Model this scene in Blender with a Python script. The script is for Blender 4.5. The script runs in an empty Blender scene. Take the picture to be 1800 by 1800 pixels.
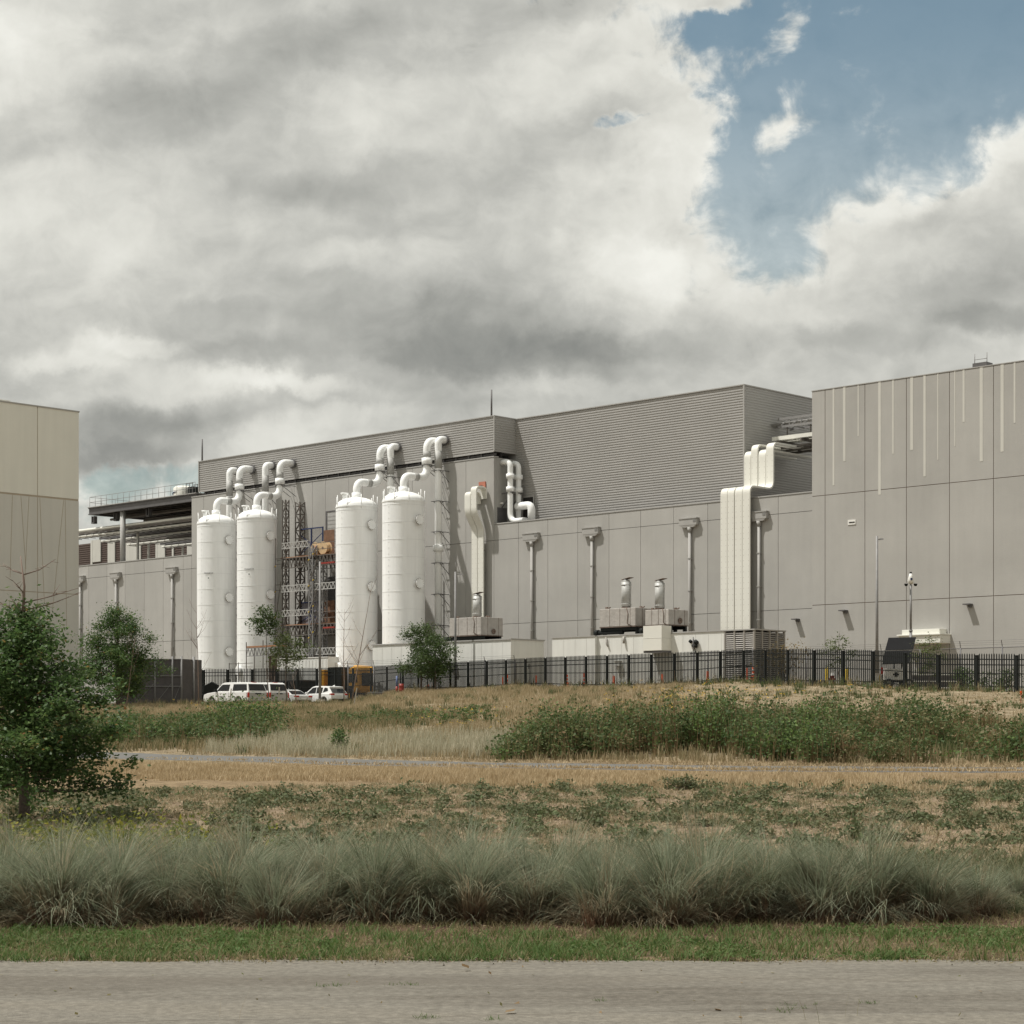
import bpy, bmesh, math, random
import numpy as np
from mathutils import Vector, Matrix

random.seed(7)
rng = np.random.default_rng(11)
SC = bpy.context.scene
COL = SC.collection

# ------------------------------------------------------------------ camera
F = 3423.0                      # focal length in photo pixels (photo is 1800 wide)
CX, HY = 900.0, 1278.0          # principal column, horizon row
cam_d = bpy.data.cameras.new('camera')
cam = bpy.data.objects.new('camera', cam_d)
COL.objects.link(cam)
cam.location = (0, 0, 0)
cam.rotation_euler = (math.radians(90), 0, 0)
cam_d.sensor_width = 36.0
cam_d.lens = 36.0 * F / 1800.0
cam_d.shift_y = (HY - 900.0) / 1800.0
cam_d.clip_start = 0.5
cam_d.clip_end = 9000
SC.camera = cam

# the building grid: e1 runs along the long facade, e2 runs into the buildings
E1 = Vector((.7199, -.6941, 0)); E2 = Vector((.6941, .7199, 0))
TH = math.atan2(E1.y, E1.x)

# ------------------------------------------------------------------ sun direction (towards the sun)
SUN = (-E1 * .95 - E2 * 1.0 + Vector((0, 0, 2.65))).normalized()
SUN_EL = math.asin(SUN.z)
sun_d = bpy.data.lights.new('sun', 'SUN')
sun = bpy.data.objects.new('sun', sun_d)
COL.objects.link(sun)
sun.rotation_euler = (-SUN).to_track_quat('-Z', 'Y').to_euler()
sun.location = SUN * 300
sun_d.energy = 3.2
sun_d.angle = math.radians(1.2)
sun_d.color = (1.0, .968, .915)
SC.view_settings.view_transform = 'Standard'
SC.view_settings.look = 'None'
SC.view_settings.exposure = 0.50
SC.view_settings.gamma = 1.0
SC.cycles.max_bounces = 6
SC.cycles.transparent_max_bounces = 8

# ------------------------------------------------------------------ world: Nishita sky behind a deck of procedural clouds
world = bpy.data.worlds.new('World')
SC.world = world
world.use_nodes = True
WT = world.node_tree
WT.nodes.clear()

def wn(kind, **kw):
    n = WT.nodes.new(kind)
    for k, v in kw.items():
        setattr(n, k, v)
    return n

def wl(a, b):
    WT.links.new(a, b)

def wmath(op, a, b=None, clamp=False):
    n = wn('ShaderNodeMath', operation=op, use_clamp=clamp)
    for i, s in enumerate((a, b)):
        if s is None:
            continue
        if isinstance(s, (int, float)):
            n.inputs[i].default_value = s
        else:
            wl(s, n.inputs[i])
    return n.outputs[0]

def build_sky():
    out = wn('ShaderNodeOutputWorld')
    sky = wn('ShaderNodeTexSky', sky_type='NISHITA')
    sky.sun_disc = False
    sky.sun_elevation = SUN_EL
    sky.sun_rotation = math.atan2(SUN.x, SUN.y)
    sky.air_density = 1.0
    sky.dust_density = 2.2
    sky.ozone_density = 1.6
    bg_sky = wn('ShaderNodeBackground')
    tint = wn('ShaderNodeMix', data_type='RGBA', blend_type='MULTIPLY')
    tint.inputs[0].default_value = 1.0
    wl(sky.outputs[0], tint.inputs[6])
    tint.inputs[7].default_value = (.95, 1.0, .82, 1)
    wl(tint.outputs[2], bg_sky.inputs[0])
    bg_sky.inputs[1].default_value = 0.080
    tc = wn('ShaderNodeTexCoord')
    sep = wn('ShaderNodeSeparateXYZ')
    wl(tc.outputs['Generated'], sep.inputs[0])
    ay = wmath('ADD', wmath('ABSOLUTE', sep.outputs[1]), .06)
    A = wmath('MULTIPLY_ADD', wmath('DIVIDE', sep.outputs[0], ay), 36.3)
    A.node.inputs[2].default_value = 9.0
    B = wmath('MULTIPLY_ADD', wmath('DIVIDE', sep.outputs[2], ay), -36.3)
    B.node.inputs[2].default_value = 12.78
    com = wn('ShaderNodeCombineXYZ')
    wl(A, com.inputs[0]); wl(B, com.inputs[1])
    P0 = com.outputs[0]

    def noise(vec, scale, detail, rough, off=(0, 0, 0), sx=1.0, sy=1.0, dist=0.0, typ='FBM', rot=0.0):
        m = wn('ShaderNodeMapping')
        wl(vec, m.inputs[0])
        m.inputs[1].default_value = off
        m.inputs[2].default_value = (0, 0, math.radians(-rot))
        m.inputs[3].default_value = (sx, sy, 1)
        n = wn('ShaderNodeTexNoise', noise_dimensions='2D', noise_type=typ)
        n.normalize = True
        wl(m.outputs[0], n.inputs['Vector'])
        n.inputs['Scale'].default_value = scale
        n.inputs['Detail'].default_value = detail
        n.inputs['Roughness'].default_value = rough
        n.inputs['Distortion'].default_value = dist
        return n.outputs[0], n.outputs[1]

    # warp the domain so that every edge curls
    _, wc = noise(P0, .62, 8, .60, (3, 7, 0))
    wv = wn('ShaderNodeVectorMath', operation='SUBTRACT'); wl(wc, wv.inputs[0]); wv.inputs[1].default_value = (.5, .5, .5)
    wa = wn('ShaderNodeVectorMath', operation='MULTIPLY_ADD'); wl(wv.outputs[0], wa.inputs[0])
    wa.inputs[1].default_value = (1.5, 1.0, 0); wl(P0, wa.inputs[2])
    P = wa.outputs[0]

    def blob(cx, cy, rx, ry, amp, rot=0.0, vec=None):
        m = wn('ShaderNodeMapping', vector_type='TEXTURE')
        wl(vec or P, m.inputs[0])
        m.inputs[1].default_value = (cx, cy, 0)
        m.inputs[2].default_value = (0, 0, math.radians(rot))
        m.inputs[3].default_value = (rx, ry, 1)
        ln = wn('ShaderNodeVectorMath', operation='LENGTH'); wl(m.outputs[0], ln.inputs[0])
        mr = wn('ShaderNodeMapRange', interpolation_type='SMOOTHERSTEP')
        wl(ln.outputs[1], mr.inputs[0])
        mr.inputs[1].default_value = 1.45; mr.inputs[2].default_value = .25
        mr.inputs[3].default_value = 0; mr.inputs[4].default_value = amp
        return mr.outputs[0]

    def total(start, items):
        s = start
        for it in items:
            s = wmath('ADD', s, blob(*it))
        return s

    n1, _ = noise(P, .23, 5, .47, (0, 0, 0), .75, 1.25, .2, rot=-24)
    n1b, _ = noise(P, .23, 4, .45, (.22, .42, 0), .75, 1.25, .2, rot=-24)
    n2, _ = noise(P0, .95, 9, .60, (5, 2, 0), 1.0, 1.2, .3)
    n2b, _ = noise(P0, .95, 5, .56, (5.22, 2.32, 0), 1.0, 1.2, .3)
    # coverage
    cov = wmath('MULTIPLY_ADD', n1, .7); cov.node.inputs[2].default_value = .80
    cn = wmath('MULTIPLY_ADD', n2, 3.0); cn.node.inputs[2].default_value = -1.5
    vo = wn('ShaderNodeTexVoronoi', voronoi_dimensions='2D', feature='SMOOTH_F1')
    wl(P0, vo.inputs['Vector']); vo.inputs['Scale'].default_value = 1.15; vo.inputs['Detail'].default_value = 3.5; vo.inputs['Roughness'].default_value = .55
    vo.inputs['Smoothness'].default_value = .35; vo.normalize = True
    bil = wmath('MULTIPLY_ADD', vo.outputs[0], -1.9); bil.node.inputs[2].default_value = .75
    cov = wmath('ADD', wmath('ADD', cov, cn), bil)
    cov = total(cov, [
        (5.0, 4.2, 6.2, 5.0, .9), (12.0, 7.0, 8.0, 1.6, .8), (9.6, 1.6, 1.6, 1.6, .3), (17.2, 5.2, 2.0, .8, .5),
        (15.9, 1.1, 3.3, 2.6, -2.1), (13.1, .9, 1.0, 1.5, -1.7), (12.6, 2.9, .7, 1.3, -.8), (13.5, 3.3, 1.25, 1.7, -1.6), (13.5, 4.3, .9, .6, -.7), (14.6, 3.2, .9, .8, -.6), (18.6, -.6, 3.5, 2.6, -1.1),
        (11.0, 2.15, .5, .14, -.95, -14), (11.9, 1.3, .35, .3, -.7),
        (18.0, 4.75, 3.1, 1.7, 2.0, -24), (15.0, 5.15, 1.3, .6, .8, -30), (17.9, 2.6, .9, .7, .8), (12.1, 2.3, .6, .9, .5, 10),
        (13.5, .8, .95, .38, 1.45, -30), (13.75, 2.35, .75, .5, 1.5, -40), (12.85, 1.75, .35, .3, 1.5), (13.8, 1.55, .4, .32, 1.2),
        (12.9, .02, .7, .26, 1.7), (15.2, .2, .5, .15, .4, -20),
        (2.4, 8.5, 1.9, .34, -1.6), (1.3, 9.1, 2.5, .25, -.5),
    ])
    alpha = wn('ShaderNodeMapRange', interpolation_type='SMOOTHSTEP')
    wl(cov, alpha.inputs[0])
    alpha.inputs[1].default_value = -.45; alpha.inputs[2].default_value = 1.05
    veil = wn('ShaderNodeMapRange', interpolation_type='SMOOTHSTEP')       # thin haze that thickens towards the horizon
    wl(B, veil.inputs[0]); veil.inputs[1].default_value = 0.0; veil.inputs[2].default_value = 6.0; veil.inputs[3].default_value = .04; veil.inputs[4].default_value = .42
    av = wmath('MAXIMUM', alpha.outputs[0], wmath('ADD', veil.outputs[0], wmath('MULTIPLY', alpha.outputs[0], .6)), clamp=True)
    edge = wn('ShaderNodeMapRange', interpolation_type='SMOOTHSTEP')      # 1 near a cloud's rim, 0 deep inside
    wl(cov, edge.inputs[0])
    edge.inputs[1].default_value = 1.5; edge.inputs[2].default_value = .35
    # cloud brightness: broad masses, then relief lit from the upper left
    lum = total(wmath('MULTIPLY', n1, .62), [
        (1.5, 2.15, 2.6, .75, -.14, -12), (4.6, 1.25, 3.0, .95, -.14, -16), (7.6, .55, 2.6, .85, -.15, -12), (.2, .3, 2.0, .8, .12),
        (8.3, 5.75, 3.0, .7, -.21, 3), (9.2, 6.25, 3.4, .45, -.14, 5), (6.6, 6.45, 2.2, .42, -.13, 2), (4.3, 6.1, 1.5, .32, -.18), (11.3, 6.1, 1.6, .35, -.12),
        (2.0, 7.7, 2.6, .6, -.22, -4), (4.0, 7.25, 2.2, .35, -.16, -8), (.7, 6.75, 1.6, .35, -.12), (7.0, 6.95, 2.0, .25, -.10),
        (5.6, 3.3, 1.5, .45, -.10, -10), (3.2, 5.5, 2.4, .3, -.09), (2.6, 8.2, 2.2, .3, -.12),
        (9.9, 1.55, 1.9, .7, .12, -22), (11.6, .7, 1.1, .9, .13), (12.1, 2.35, 1.1, 1.0, .17), (.4, 4.1, 1.6, .6, .08), (6.5, 4.5, 1.5, .42, .15), (4.6, 3.85, 1.5, .35, .08),
        (2.4, 6.0, 1.1, .22, .14), (5.0, 6.75, 1.5, .2, .17, 6), (1.2, 6.35, 1.2, .18, .08), (11.4, 4.7, 1.6, .55, .14, 12), (13.6, 5.5, 1.3, .4, .08),
        (15.9, 3.3, 1.3, .6, .16, -35), (17.4, 2.8, 1.2, .6, .17, -35), (14.4, 4.5, .9, .5, .06, -35), (17.3, 5.0, 1.5, .45, -.13, -8), (17.6, 5.6, 1.6, .3, -.2), (15.4, 6.0, 1.8, .28, -.10, 4), (9.8, 6.85, 2.0, .18, .08),
    ])
    base = wmath('ADD', lum, .365)
    r1 = wmath('MULTIPLY', wmath('SUBTRACT', n1b, n1), -.42)
    er = wmath('MULTIPLY_ADD', edge.outputs[0], .50); er.node.inputs[2].default_value = .12
    r2 = wmath('MULTIPLY', wmath('MULTIPLY', wmath('SUBTRACT', n2b, n2), -1.1), er)
    fine = wmath('MULTIPLY_ADD', n2, .11); fine.node.inputs[2].default_value = -.055
    rim = wmath('MULTIPLY_ADD', edge.outputs[0], .06); rim.node.inputs[2].default_value = 0
    rim = wmath('ADD', rim, wmath('MULTIPLY', wmath('MULTIPLY', bil, edge.outputs[0]), .16))
    base = wmath('ADD', wmath('ADD', wmath('ADD', base, rim), r1), wmath('ADD', r2, fine))
    base = wmath('MULTIPLY_ADD', base, 1.0); base.node.inputs[2].default_value = -.012
    ramp = wn('ShaderNodeValToRGB')
    wl(base, ramp.inputs[0])
    cr = ramp.color_ramp
    cr.elements[0].position = .10; cr.elements[0].color = (.20, .207, .195, 1)
    cr.elements[1].position = .96; cr.elements[1].color = (.83, .825, .765, 1)
    for p, c in ((.32, (.315, .318, .295, 1)), (.54, (.47, .47, .435, 1)), (.76, (.68, .675, .62, 1))):
        e = cr.elements.new(p); e.color = c
    bg_c = wn('ShaderNodeBackground')
    wl(ramp.outputs[0], bg_c.inputs[0])
    bg_c.inputs[1].default_value = .76
    mix = wn('ShaderNodeMixShader')
    wl(av, mix.inputs[0]); wl(bg_sky.outputs[0], mix.inputs[1]); wl(bg_c.outputs[0], mix.inputs[2])
    wl(mix.outputs[0], out.inputs[0])

build_sky()

# ------------------------------------------------------------------ placing helpers
def at(px, py, Y):
    """World point that lies at distance Y on the photo's ray (px, py)."""
    return Vector(((px - CX) / F * Y, Y, (HY - py) / F * Y))

def on_v(px, v):
    """u and Y where the photo column px meets the facade-parallel plane v."""
    t = (px - CX) / F
    Y = v / (t * E2.x + E2.y)
    return Y * (t * E1.x + E1.y), Y

def v_on_u(px, u):
    t = (px - CX) / F
    return -u * (.6941 * t + .7199) / (.6941 - .7199 * t)

def uvz(u, v, z=0.0):
    p = E1 * u + E2 * v
    return Vector((p.x, p.y, z))

def to_uv(X, Y):
    p = Vector((X, Y, 0))
    return p.dot(E1), p.dot(E2)

# ------------------------------------------------------------------ object helpers
def tag(o, label=None, cat=None, group=None, kind=None):
    if label: o['label'] = label
    if cat: o['category'] = cat
    if group: o['group'] = group
    if kind: o['kind'] = kind
    return o

def thing(name, label, cat, loc, rz=TH, group=None):
    o = bpy.data.objects.new(name, None)
    o.empty_display_size = .3
    COL.objects.link(o)
    o.location = loc
    o.rotation_euler = (0, 0, rz)
    return tag(o, label, cat, group)

def children(o):
    return [c for c in COL.objects if c.parent is o]

def copy_tree(o, parent=None):
    c = o.copy(); COL.objects.link(c)
    if parent is not None:
        c.parent = parent
    for ch in children(o):
        copy_tree(ch, c)
    return c

def fillet(pts, r, seg=7):
    """Round the corners of a polyline."""
    pts = [Vector(p) for p in pts]
    out = [pts[0]]
    for a, b, c in zip(pts, pts[1:], pts[2:]):
        d1, d2 = (a - b), (c - b)
        l = min(r, d1.length * .49, d2.length * .49)
        p, q = b + d1.normalized() * l, b + d2.normalized() * l
        for i in range(seg + 1):
            k = i / seg
            out.append((p.lerp(b, k)).lerp(b.lerp(q, k), k))
    out.append(pts[-1])
    return out

class MB:
    """Collects shapes and links them as ONE mesh object."""
    def __init__(s):
        s.v, s.f, s.t, s.s = [], [], [], []
    def add(s, vs, fs, tone=1.0, smooth=False):
        b = len(s.v)
        s.v += [tuple(p) for p in vs]
        for f in fs:
            s.f.append(tuple(b + i for i in f)); s.t.append(tone); s.s.append(smooth)
        return s
    def box(s, x0, x1, y0, y1, z0, z1, tone=1.0):
        vs = [(x, y, z) for z in (z0, z1) for y in (y0, y1) for x in (x0, x1)]
        return s.add(vs, [(0, 2, 3, 1), (4, 5, 7, 6), (0, 1, 5, 4), (2, 6, 7, 3), (0, 4, 6, 2), (1, 3, 7, 5)], tone)
    def tube(s, pts, r, n=10, caps=True, tone=1.0, smooth=True):
        pts = [Vector(p) for p in pts]
        rr = r if isinstance(r, (list, tuple)) else [r] * len(pts)
        up = None; vs = []
        for i, p in enumerate(pts):
            d = (pts[min(i + 1, len(pts) - 1)] - pts[max(i - 1, 0)])
            if d.length < 1e-9: d = Vector((0, 0, 1))
            d.normalize()
            if up is None:
                up = Vector((0, 0, 1)) if abs(d.z) < .9 else Vector((1, 0, 0))
            up = (up - d * up.dot(d))
            if up.length < 1e-6: up = d.orthogonal()
            up.normalize()
            w = d.cross(up)
            for k in range(n):
                a = 2 * math.pi * (k + .5) / n
                vs.append(p + up * (math.cos(a) * rr[i]) + w * (math.sin(a) * rr[i]))
        fs = []
        for i in range(len(pts) - 1):
            for k in range(n):
                k2 = (k + 1) % n
                fs.append((i * n + k, i * n + k2, (i + 1) * n + k2, (i + 1) * n + k))
        s.add(vs, fs, tone, smooth)
        if caps:
            b = len(s.v) - len(vs)
            for ring, rev in ((0, True), (len(pts) - 1, False)):
                idx = [b + ring * n + k for k in range(n)]
                s.f.append(tuple(reversed(idx) if rev else idx)); s.t.append(tone); s.s.append(False)
        return s
    def cyl(s, p0, p1, r, r1=None, n=16, tone=1.0, smooth=True):
        return s.tube([p0, p1], [r, r if r1 is None else r1], n, True, tone, smooth)
    def bar(s, p0, p1, w, h=None, tone=1.0):
        h = h or w
        p0, p1 = Vector(p0), Vector(p1)
        d = (p1 - p0).normalized()
        up = Vector((0, 0, 1)) if abs(d.z) < .95 else Vector((0, 1, 0))
        side = d.cross(up).normalized(); up = side.cross(d).normalized()
        vs = [p + side * (sx * w / 2) + up * (sz * h / 2) for p in (p0, p1) for sx, sz in ((-1, -1), (1, -1), (1, 1), (-1, 1))]
        return s.add(vs, [(3, 2, 1, 0), (4, 5, 6, 7), (0, 1, 5, 4), (1, 2, 6, 5), (2, 3, 7, 6), (3, 0, 4, 7)], tone)
    def prism(s, poly, a0, a1, axis='y', tone=1.0, smooth=False):
        """poly lies in the plane across the axis: axis y -> (x, z), x -> (y, z), z -> (x, y)."""
        def mk(p, a):
            return {'y': (p[0], a, p[1]), 'x': (a, p[0], p[1]), 'z': (p[0], p[1], a)}[axis]
        n = len(poly)
        vs = [mk(p, a0) for p in poly] + [mk(p, a1) for p in poly]
        fs = [(i, (i + 1) % n, n + (i + 1) % n, n + i) for i in range(n)]
        s.add(vs, fs, tone, smooth)
        b = len(s.v) - 2 * n
        s.f.append(tuple(b + i for i in reversed(range(n)))); s.t.append(tone); s.s.append(False)
        s.f.append(tuple(b + n + i for i in range(n))); s.t.append(tone); s.s.append(False)
        return s
    def lathe(s, prof, n=24, c=(0, 0), tone=1.0, smooth=True):
        vs = []
        for r, z in prof:
            for k in range(n):
                a = 2 * math.pi * k / n
                vs.append((c[0] + r * math.cos(a), c[1] + r * math.sin(a), z))
        fs = []
        for i in range(len(prof) - 1):
            for k in range(n):
                k2 = (k + 1) % n
                fs.append((i * n + k, i * n + k2, (i + 1) * n + k2, (i + 1) * n + k))
        return s.add(vs, fs, tone, smooth)
    def ribs(s, a0, a1, base, z0, z1, pitch, depth, axis='x', sign=-1, tone=1.0):
        """A sheet of horizontal ribs. axis x: runs along x at y=base, ribs stand towards sign*y; axis y likewise."""
        zs = []
        z = z0
        while z < z1 - 1e-6:
            for k, o in ((0, 0), (.42, 0), (.52, 1), (.90, 1)):
                zz = z + k * pitch
                if zz < z1: zs.append((zz, o))
            z += pitch
        zs.append((z1, 1))
        vs = []
        for a in (a0, a1):
            for zz, o in zs:
                off = base + sign * depth * (1 - o)
                vs.append((a, off, zz) if axis == 'x' else (off, a, zz))
        n = len(zs)
        return s.add(vs, [(i, n + i, n + i + 1, i + 1) for i in range(n - 1)], tone)
    def build(s, name, m, parent=None, loc=None, bevel=0.0, angle=None):
        me = bpy.data.meshes.new(name)
        me.from_pydata(s.v, [], s.f)
        me.polygons.foreach_set('use_smooth', s.s)
        at_ = me.attributes.new('tone', 'FLOAT', 'FACE')
        at_.data.foreach_set('value', s.t)
        me.materials.append(m)
        me.update()
        o = bpy.data.objects.new(name, me)
        COL.objects.link(o)
        if parent is not None: o.parent = parent
        if loc is not None: o.location = loc
        if bevel:
            b = o.modifiers.new('bevel', 'BEVEL'); b.width = bevel; b.segments = 2; b.limit_method = 'ANGLE'; b.angle_limit = math.radians(angle or 30)
        return o

# ------------------------------------------------------------------ materials
def mat(name, col, rough=.6, metal=0.0, var=.10, scale=1.5, streak=0.0, tone=True, bump=0.0, bscale=20.0, spec=.4, dirt=None, trans=0.0):
    m = bpy.data.materials.new(name)
    m.use_nodes = True
    nt = m.node_tree; N = nt.nodes; L = nt.links
    b = N['Principled BSDF']
    b.inputs['Roughness'].default_value = rough
    b.inputs['Metallic'].default_value = metal
    b.inputs['Specular IOR Level'].default_value = spec
    tc = N.new('ShaderNodeTexCoord')
    n = N.new('ShaderNodeTexNoise'); n.inputs['Scale'].default_value = scale; n.inputs['Detail'].default_value = 6; n.inputs['Roughness'].default_value = .6
    L.new(tc.outputs['Object'], n.inputs['Vector'])
    mr = N.new('ShaderNodeMapRange'); L.new(n.outputs[0], mr.inputs[0])
    mr.inputs[1].default_value = .3; mr.inputs[2].default_value = .7
    mr.inputs[3].default_value = 1 - var; mr.inputs[4].default_value = 1 + var
    f = mr.outputs[0]
    if streak:
        mp = N.new('ShaderNodeMapping'); mp.inputs[3].default_value = (1, 1, .06)
        L.new(tc.outputs['Object'], mp.inputs[0])
        n2 = N.new('ShaderNodeTexNoise'); n2.inputs['Scale'].default_value = 2.2; n2.inputs['Detail'].default_value = 5
        L.new(mp.outputs[0], n2.inputs['Vector'])
        m2 = N.new('ShaderNodeMapRange'); L.new(n2.outputs[0], m2.inputs[0])
        m2.inputs[1].default_value = .35; m2.inputs[2].default_value = .65
        m2.inputs[3].default_value = 1 - streak; m2.inputs[4].default_value = 1 + streak
        mm = N.new('ShaderNodeMath'); mm.operation = 'MULTIPLY'; L.new(f, mm.inputs[0]); L.new(m2.outputs[0], mm.inputs[1]); f = mm.outputs[0]
    if tone:
        a = N.new('ShaderNodeAttribute'); a.attribute_name = 'tone'
        mm = N.new('ShaderNodeMath'); mm.operation = 'MULTIPLY'; L.new(f, mm.inputs[0]); L.new(a.outputs['Fac'], mm.inputs[1]); f = mm.outputs[0]
    vm = N.new('ShaderNodeVectorMath'); vm.operation = 'SCALE'
    vm.inputs[0].default_value = col
    L.new(f, vm.inputs['Scale'])
    csock = vm.outputs[0]
    if dirt:
        dc, dth, dsc = dirt
        n3 = N.new('ShaderNodeTexNoise'); n3.inputs['Scale'].default_value = dsc; n3.inputs['Detail'].default_value = 8; n3.inputs['Roughness'].default_value = .7
        L.new(tc.outputs['Object'], n3.inputs['Vector'])
        m3 = N.new('ShaderNodeMapRange'); L.new(n3.outputs[0], m3.inputs[0]); m3.inputs[1].default_value = dth; m3.inputs[2].default_value = dth + .15
        mx = N.new('ShaderNodeMix'); mx.data_type = 'RGBA'
        L.new(m3.outputs[0], mx.inputs[0]); L.new(csock, mx.inputs[6]); mx.inputs[7].default_value = (*dc, 1)
        csock = mx.outputs[2]
    L.new(csock, b.inputs['Base Color'])
    if bump:
        n4 = N.new('ShaderNodeTexNoise'); n4.inputs['Scale'].default_value = bscale; n4.inputs['Detail'].default_value = 6
        L.new(tc.outputs['Object'], n4.inputs['Vector'])
        bp = N.new('ShaderNodeBump'); bp.inputs['Strength'].default_value = bump; bp.inputs['Distance'].default_value = .05
        L.new(n4.outputs[0], bp.inputs['Height']); L.new(bp.outputs[0], b.inputs['Normal'])
    return m

def veg_mat(name, stops, along=None, trans=.35, rough=.65):
    """Leaf and blade material: colour from the per-leaf attribute 'tint', optionally a second colour near the base ('along')."""
    m = bpy.data.materials.new(name)
    m.use_nodes = True
    nt = m.node_tree; N = nt.nodes; L = nt.links
    N.clear()
    out = N.new('ShaderNodeOutputMaterial')
    a = N.new('ShaderNodeAttribute'); a.attribute_name = 'tint'
    r = N.new('ShaderNodeValToRGB'); L.new(a.outputs['Fac'], r.inputs[0])
    cr = r.color_ramp
    cr.elements[0].position, cr.elements[0].color = stops[0][0], (*stops[0][1], 1)
    cr.elements[1].position, cr.elements[1].color = stops[-1][0], (*stops[-1][1], 1)
    for p, c in stops[1:-1]:
        e = cr.elements.new(p); e.color = (*c, 1)
    col = r.outputs[0]
    if along:
        b = N.new('ShaderNodeAttribute'); b.attribute_name = 'along'
        mr = N.new('ShaderNodeMapRange'); L.new(b.outputs['Fac'], mr.inputs[0]); mr.inputs[1].default_value = along[1]; mr.inputs[2].default_value = along[2]
        mx = N.new('ShaderNodeMix'); mx.data_type = 'RGBA'
        L.new(mr.outputs[0], mx.inputs[0]); mx.inputs[6].default_value = (*along[0], 1); L.new(col, mx.inputs[7])
        col = mx.outputs[2]
    d = N.new('ShaderNodeBsdfPrincipled'); d.inputs['Roughness'].default_value = rough; d.inputs['Specular IOR Level'].default_value = .25
    L.new(col, d.inputs['Base Color'])
    t = N.new('ShaderNodeBsdfTranslucent'); L.new(col, t.inputs[0])
    mx = N.new('ShaderNodeMixShader'); mx.inputs[0].default_value = trans
    L.new(d.outputs[0], mx.inputs[1]); L.new(t.outputs[0], mx.inputs[2])
    L.new(mx.outputs[0], out.inputs[0])
    return m

CONC = (.374, .364, .340)
M = {}
M['concrete'] = mat('precast_concrete', CONC, .85, var=.085, scale=.2, streak=.018, bump=.15, bscale=9)
M['concrete_pale'] = mat('pale_concrete', (.53, .52, .475), .85, var=.05, scale=.5, streak=.03)
M['cream'] = mat('cream_panel', (.71, .70, .63), .8, var=.03, scale=.3, streak=.02)
M['grey_panel'] = mat('grey_panel', (.56, .55, .505), .8, var=.03, scale=.3, streak=.02)
M['seam'] = mat('seam_filler', (.17, .125, .10), .9, var=.1)
M['caulk'] = mat('beige_caulk', (.40, .345, .27), .9, var=.08)
M['ribbed'] = mat('ribbed_metal', (.36, .35, .332), .55, .0, var=.04, scale=.4)
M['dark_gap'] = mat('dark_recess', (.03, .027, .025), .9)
M['cap_metal'] = mat('parapet_cap', (.36, .35, .33), .65, .0, var=.05)
M['tank_white'] = mat('tank_white', (.88, .885, .87), .45, var=.03, scale=.5, streak=.045)
M['pipe_white'] = mat('pipe_jacket', (.88, .885, .87), .4, var=.03)
M['pipe_grey'] = mat('pipe_band', (.40, .395, .375), .6, .0)
M['duct_white'] = mat('duct_cream', (.72, .71, .645), .5, var=.03, scale=1)
M['duct_dot'] = mat('duct_rivet', (.42, .40, .35), .6)
M['steel'] = mat('galvanised_steel', (.24, .235, .23), .6, .15, var=.12, scale=4)
M['steel_dark'] = mat('painted_steel', (.13, .125, .125), .55, .3, var=.15)
M['scaffold'] = mat('scaffold_steel', (.15, .135, .12), .6, .4, var=.25, scale=3, dirt=((.16, .08, .05), .6, 2.0))
M['enclosure'] = mat('enclosure_white', (.68, .68, .64), .55, var=.03, scale=.8, streak=.04)
M['louver'] = mat('louver_metal', (.33, .31, .28), .6, .2)
M['exhaust'] = mat('insulation_wrap', (.38, .355, .325), .75, var=.12, scale=2.5, bump=.5, bscale=5, streak=.05)
M['stack'] = mat('stack_metal', (.42, .42, .40), .55, .2, var=.15, scale=3)
M['rust'] = mat('rusty_steel', (.17, .125, .10), .85, .1, var=.3, scale=5)
M['black'] = mat('black_paint', (.012, .014, .013), .65, var=.1, spec=.2)
M['brown_screen'] = mat('brown_louver', (.115, .085, .073), .7, var=.08, scale=3)
M['car_white'] = mat('white_car_paint', (.80, .80, .78), .22, var=.02, spec=.5)
M['car_silver'] = mat('pale_car_paint', (.62, .62, .60), .25, .2, var=.02, spec=.5)
M['glass'] = mat('tinted_glass', (.02, .022, .024), .06, var=.02, spec=.8)
M['tyre'] = mat('tyre_rubber', (.02, .02, .02), .85)
M['rim'] = mat('alloy_rim', (.4, .4, .4), .35, .7)
M['tail_red'] = mat('red_lens', (.45, .035, .02), .25)
M['yellow'] = mat('machine_yellow', (.78, .38, .03), .5, var=.12, scale=2.5, dirt=((.22, .15, .08), .6, 2.5))
M['bollard'] = mat('bollard_yellow', (.58, .41, .05), .5, var=.08, scale=4)
M['orange'] = mat('cone_orange', (.75, .11, .025), .55, var=.06, scale=5)
M['white_plain'] = mat('white_paint', (.74, .73, .69), .5, var=.05, scale=3)
M['red'] = mat('red_paint', (.26, .035, .025), .5, var=.1, scale=4)
M['blue_frame'] = mat('blue_frame', (.022, .035, .10), .5)
M['blue_mesh'] = mat('blue_grey_mesh', (.19, .185, .21), .8, var=.08, scale=2)
M['plank'] = mat('scaffold_plank', (.33, .165, .085), .8, var=.3, scale=4)
M['plywood'] = mat('orange_plywood', (.17, .095, .058), .85, var=.3, scale=2.5, dirt=((.16, .06, .03), .55, 3))
M['reel'] = mat('reel_wood', (.56, .40, .23), .8, var=.15, scale=4)
M['wrap'] = mat('plastic_wrap', (.64, .64, .62), .3, var=.12, scale=3, bump=.6, bscale=4)
M['solar'] = mat('solar_cell', (.013, .013, .014), .7, var=.1, scale=3, spec=.15)
M['screen_cloth'] = mat('privacy_cloth', (.10, .092, .09), .9, var=.12, scale=2)
M['bark'] = mat('bark', (.13, .105, .085), .9, var=.3, scale=9, bump=.6, bscale=25)
M['twig'] = mat('dry_twig', (.22, .165, .135), .9, var=.2, scale=9)
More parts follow.
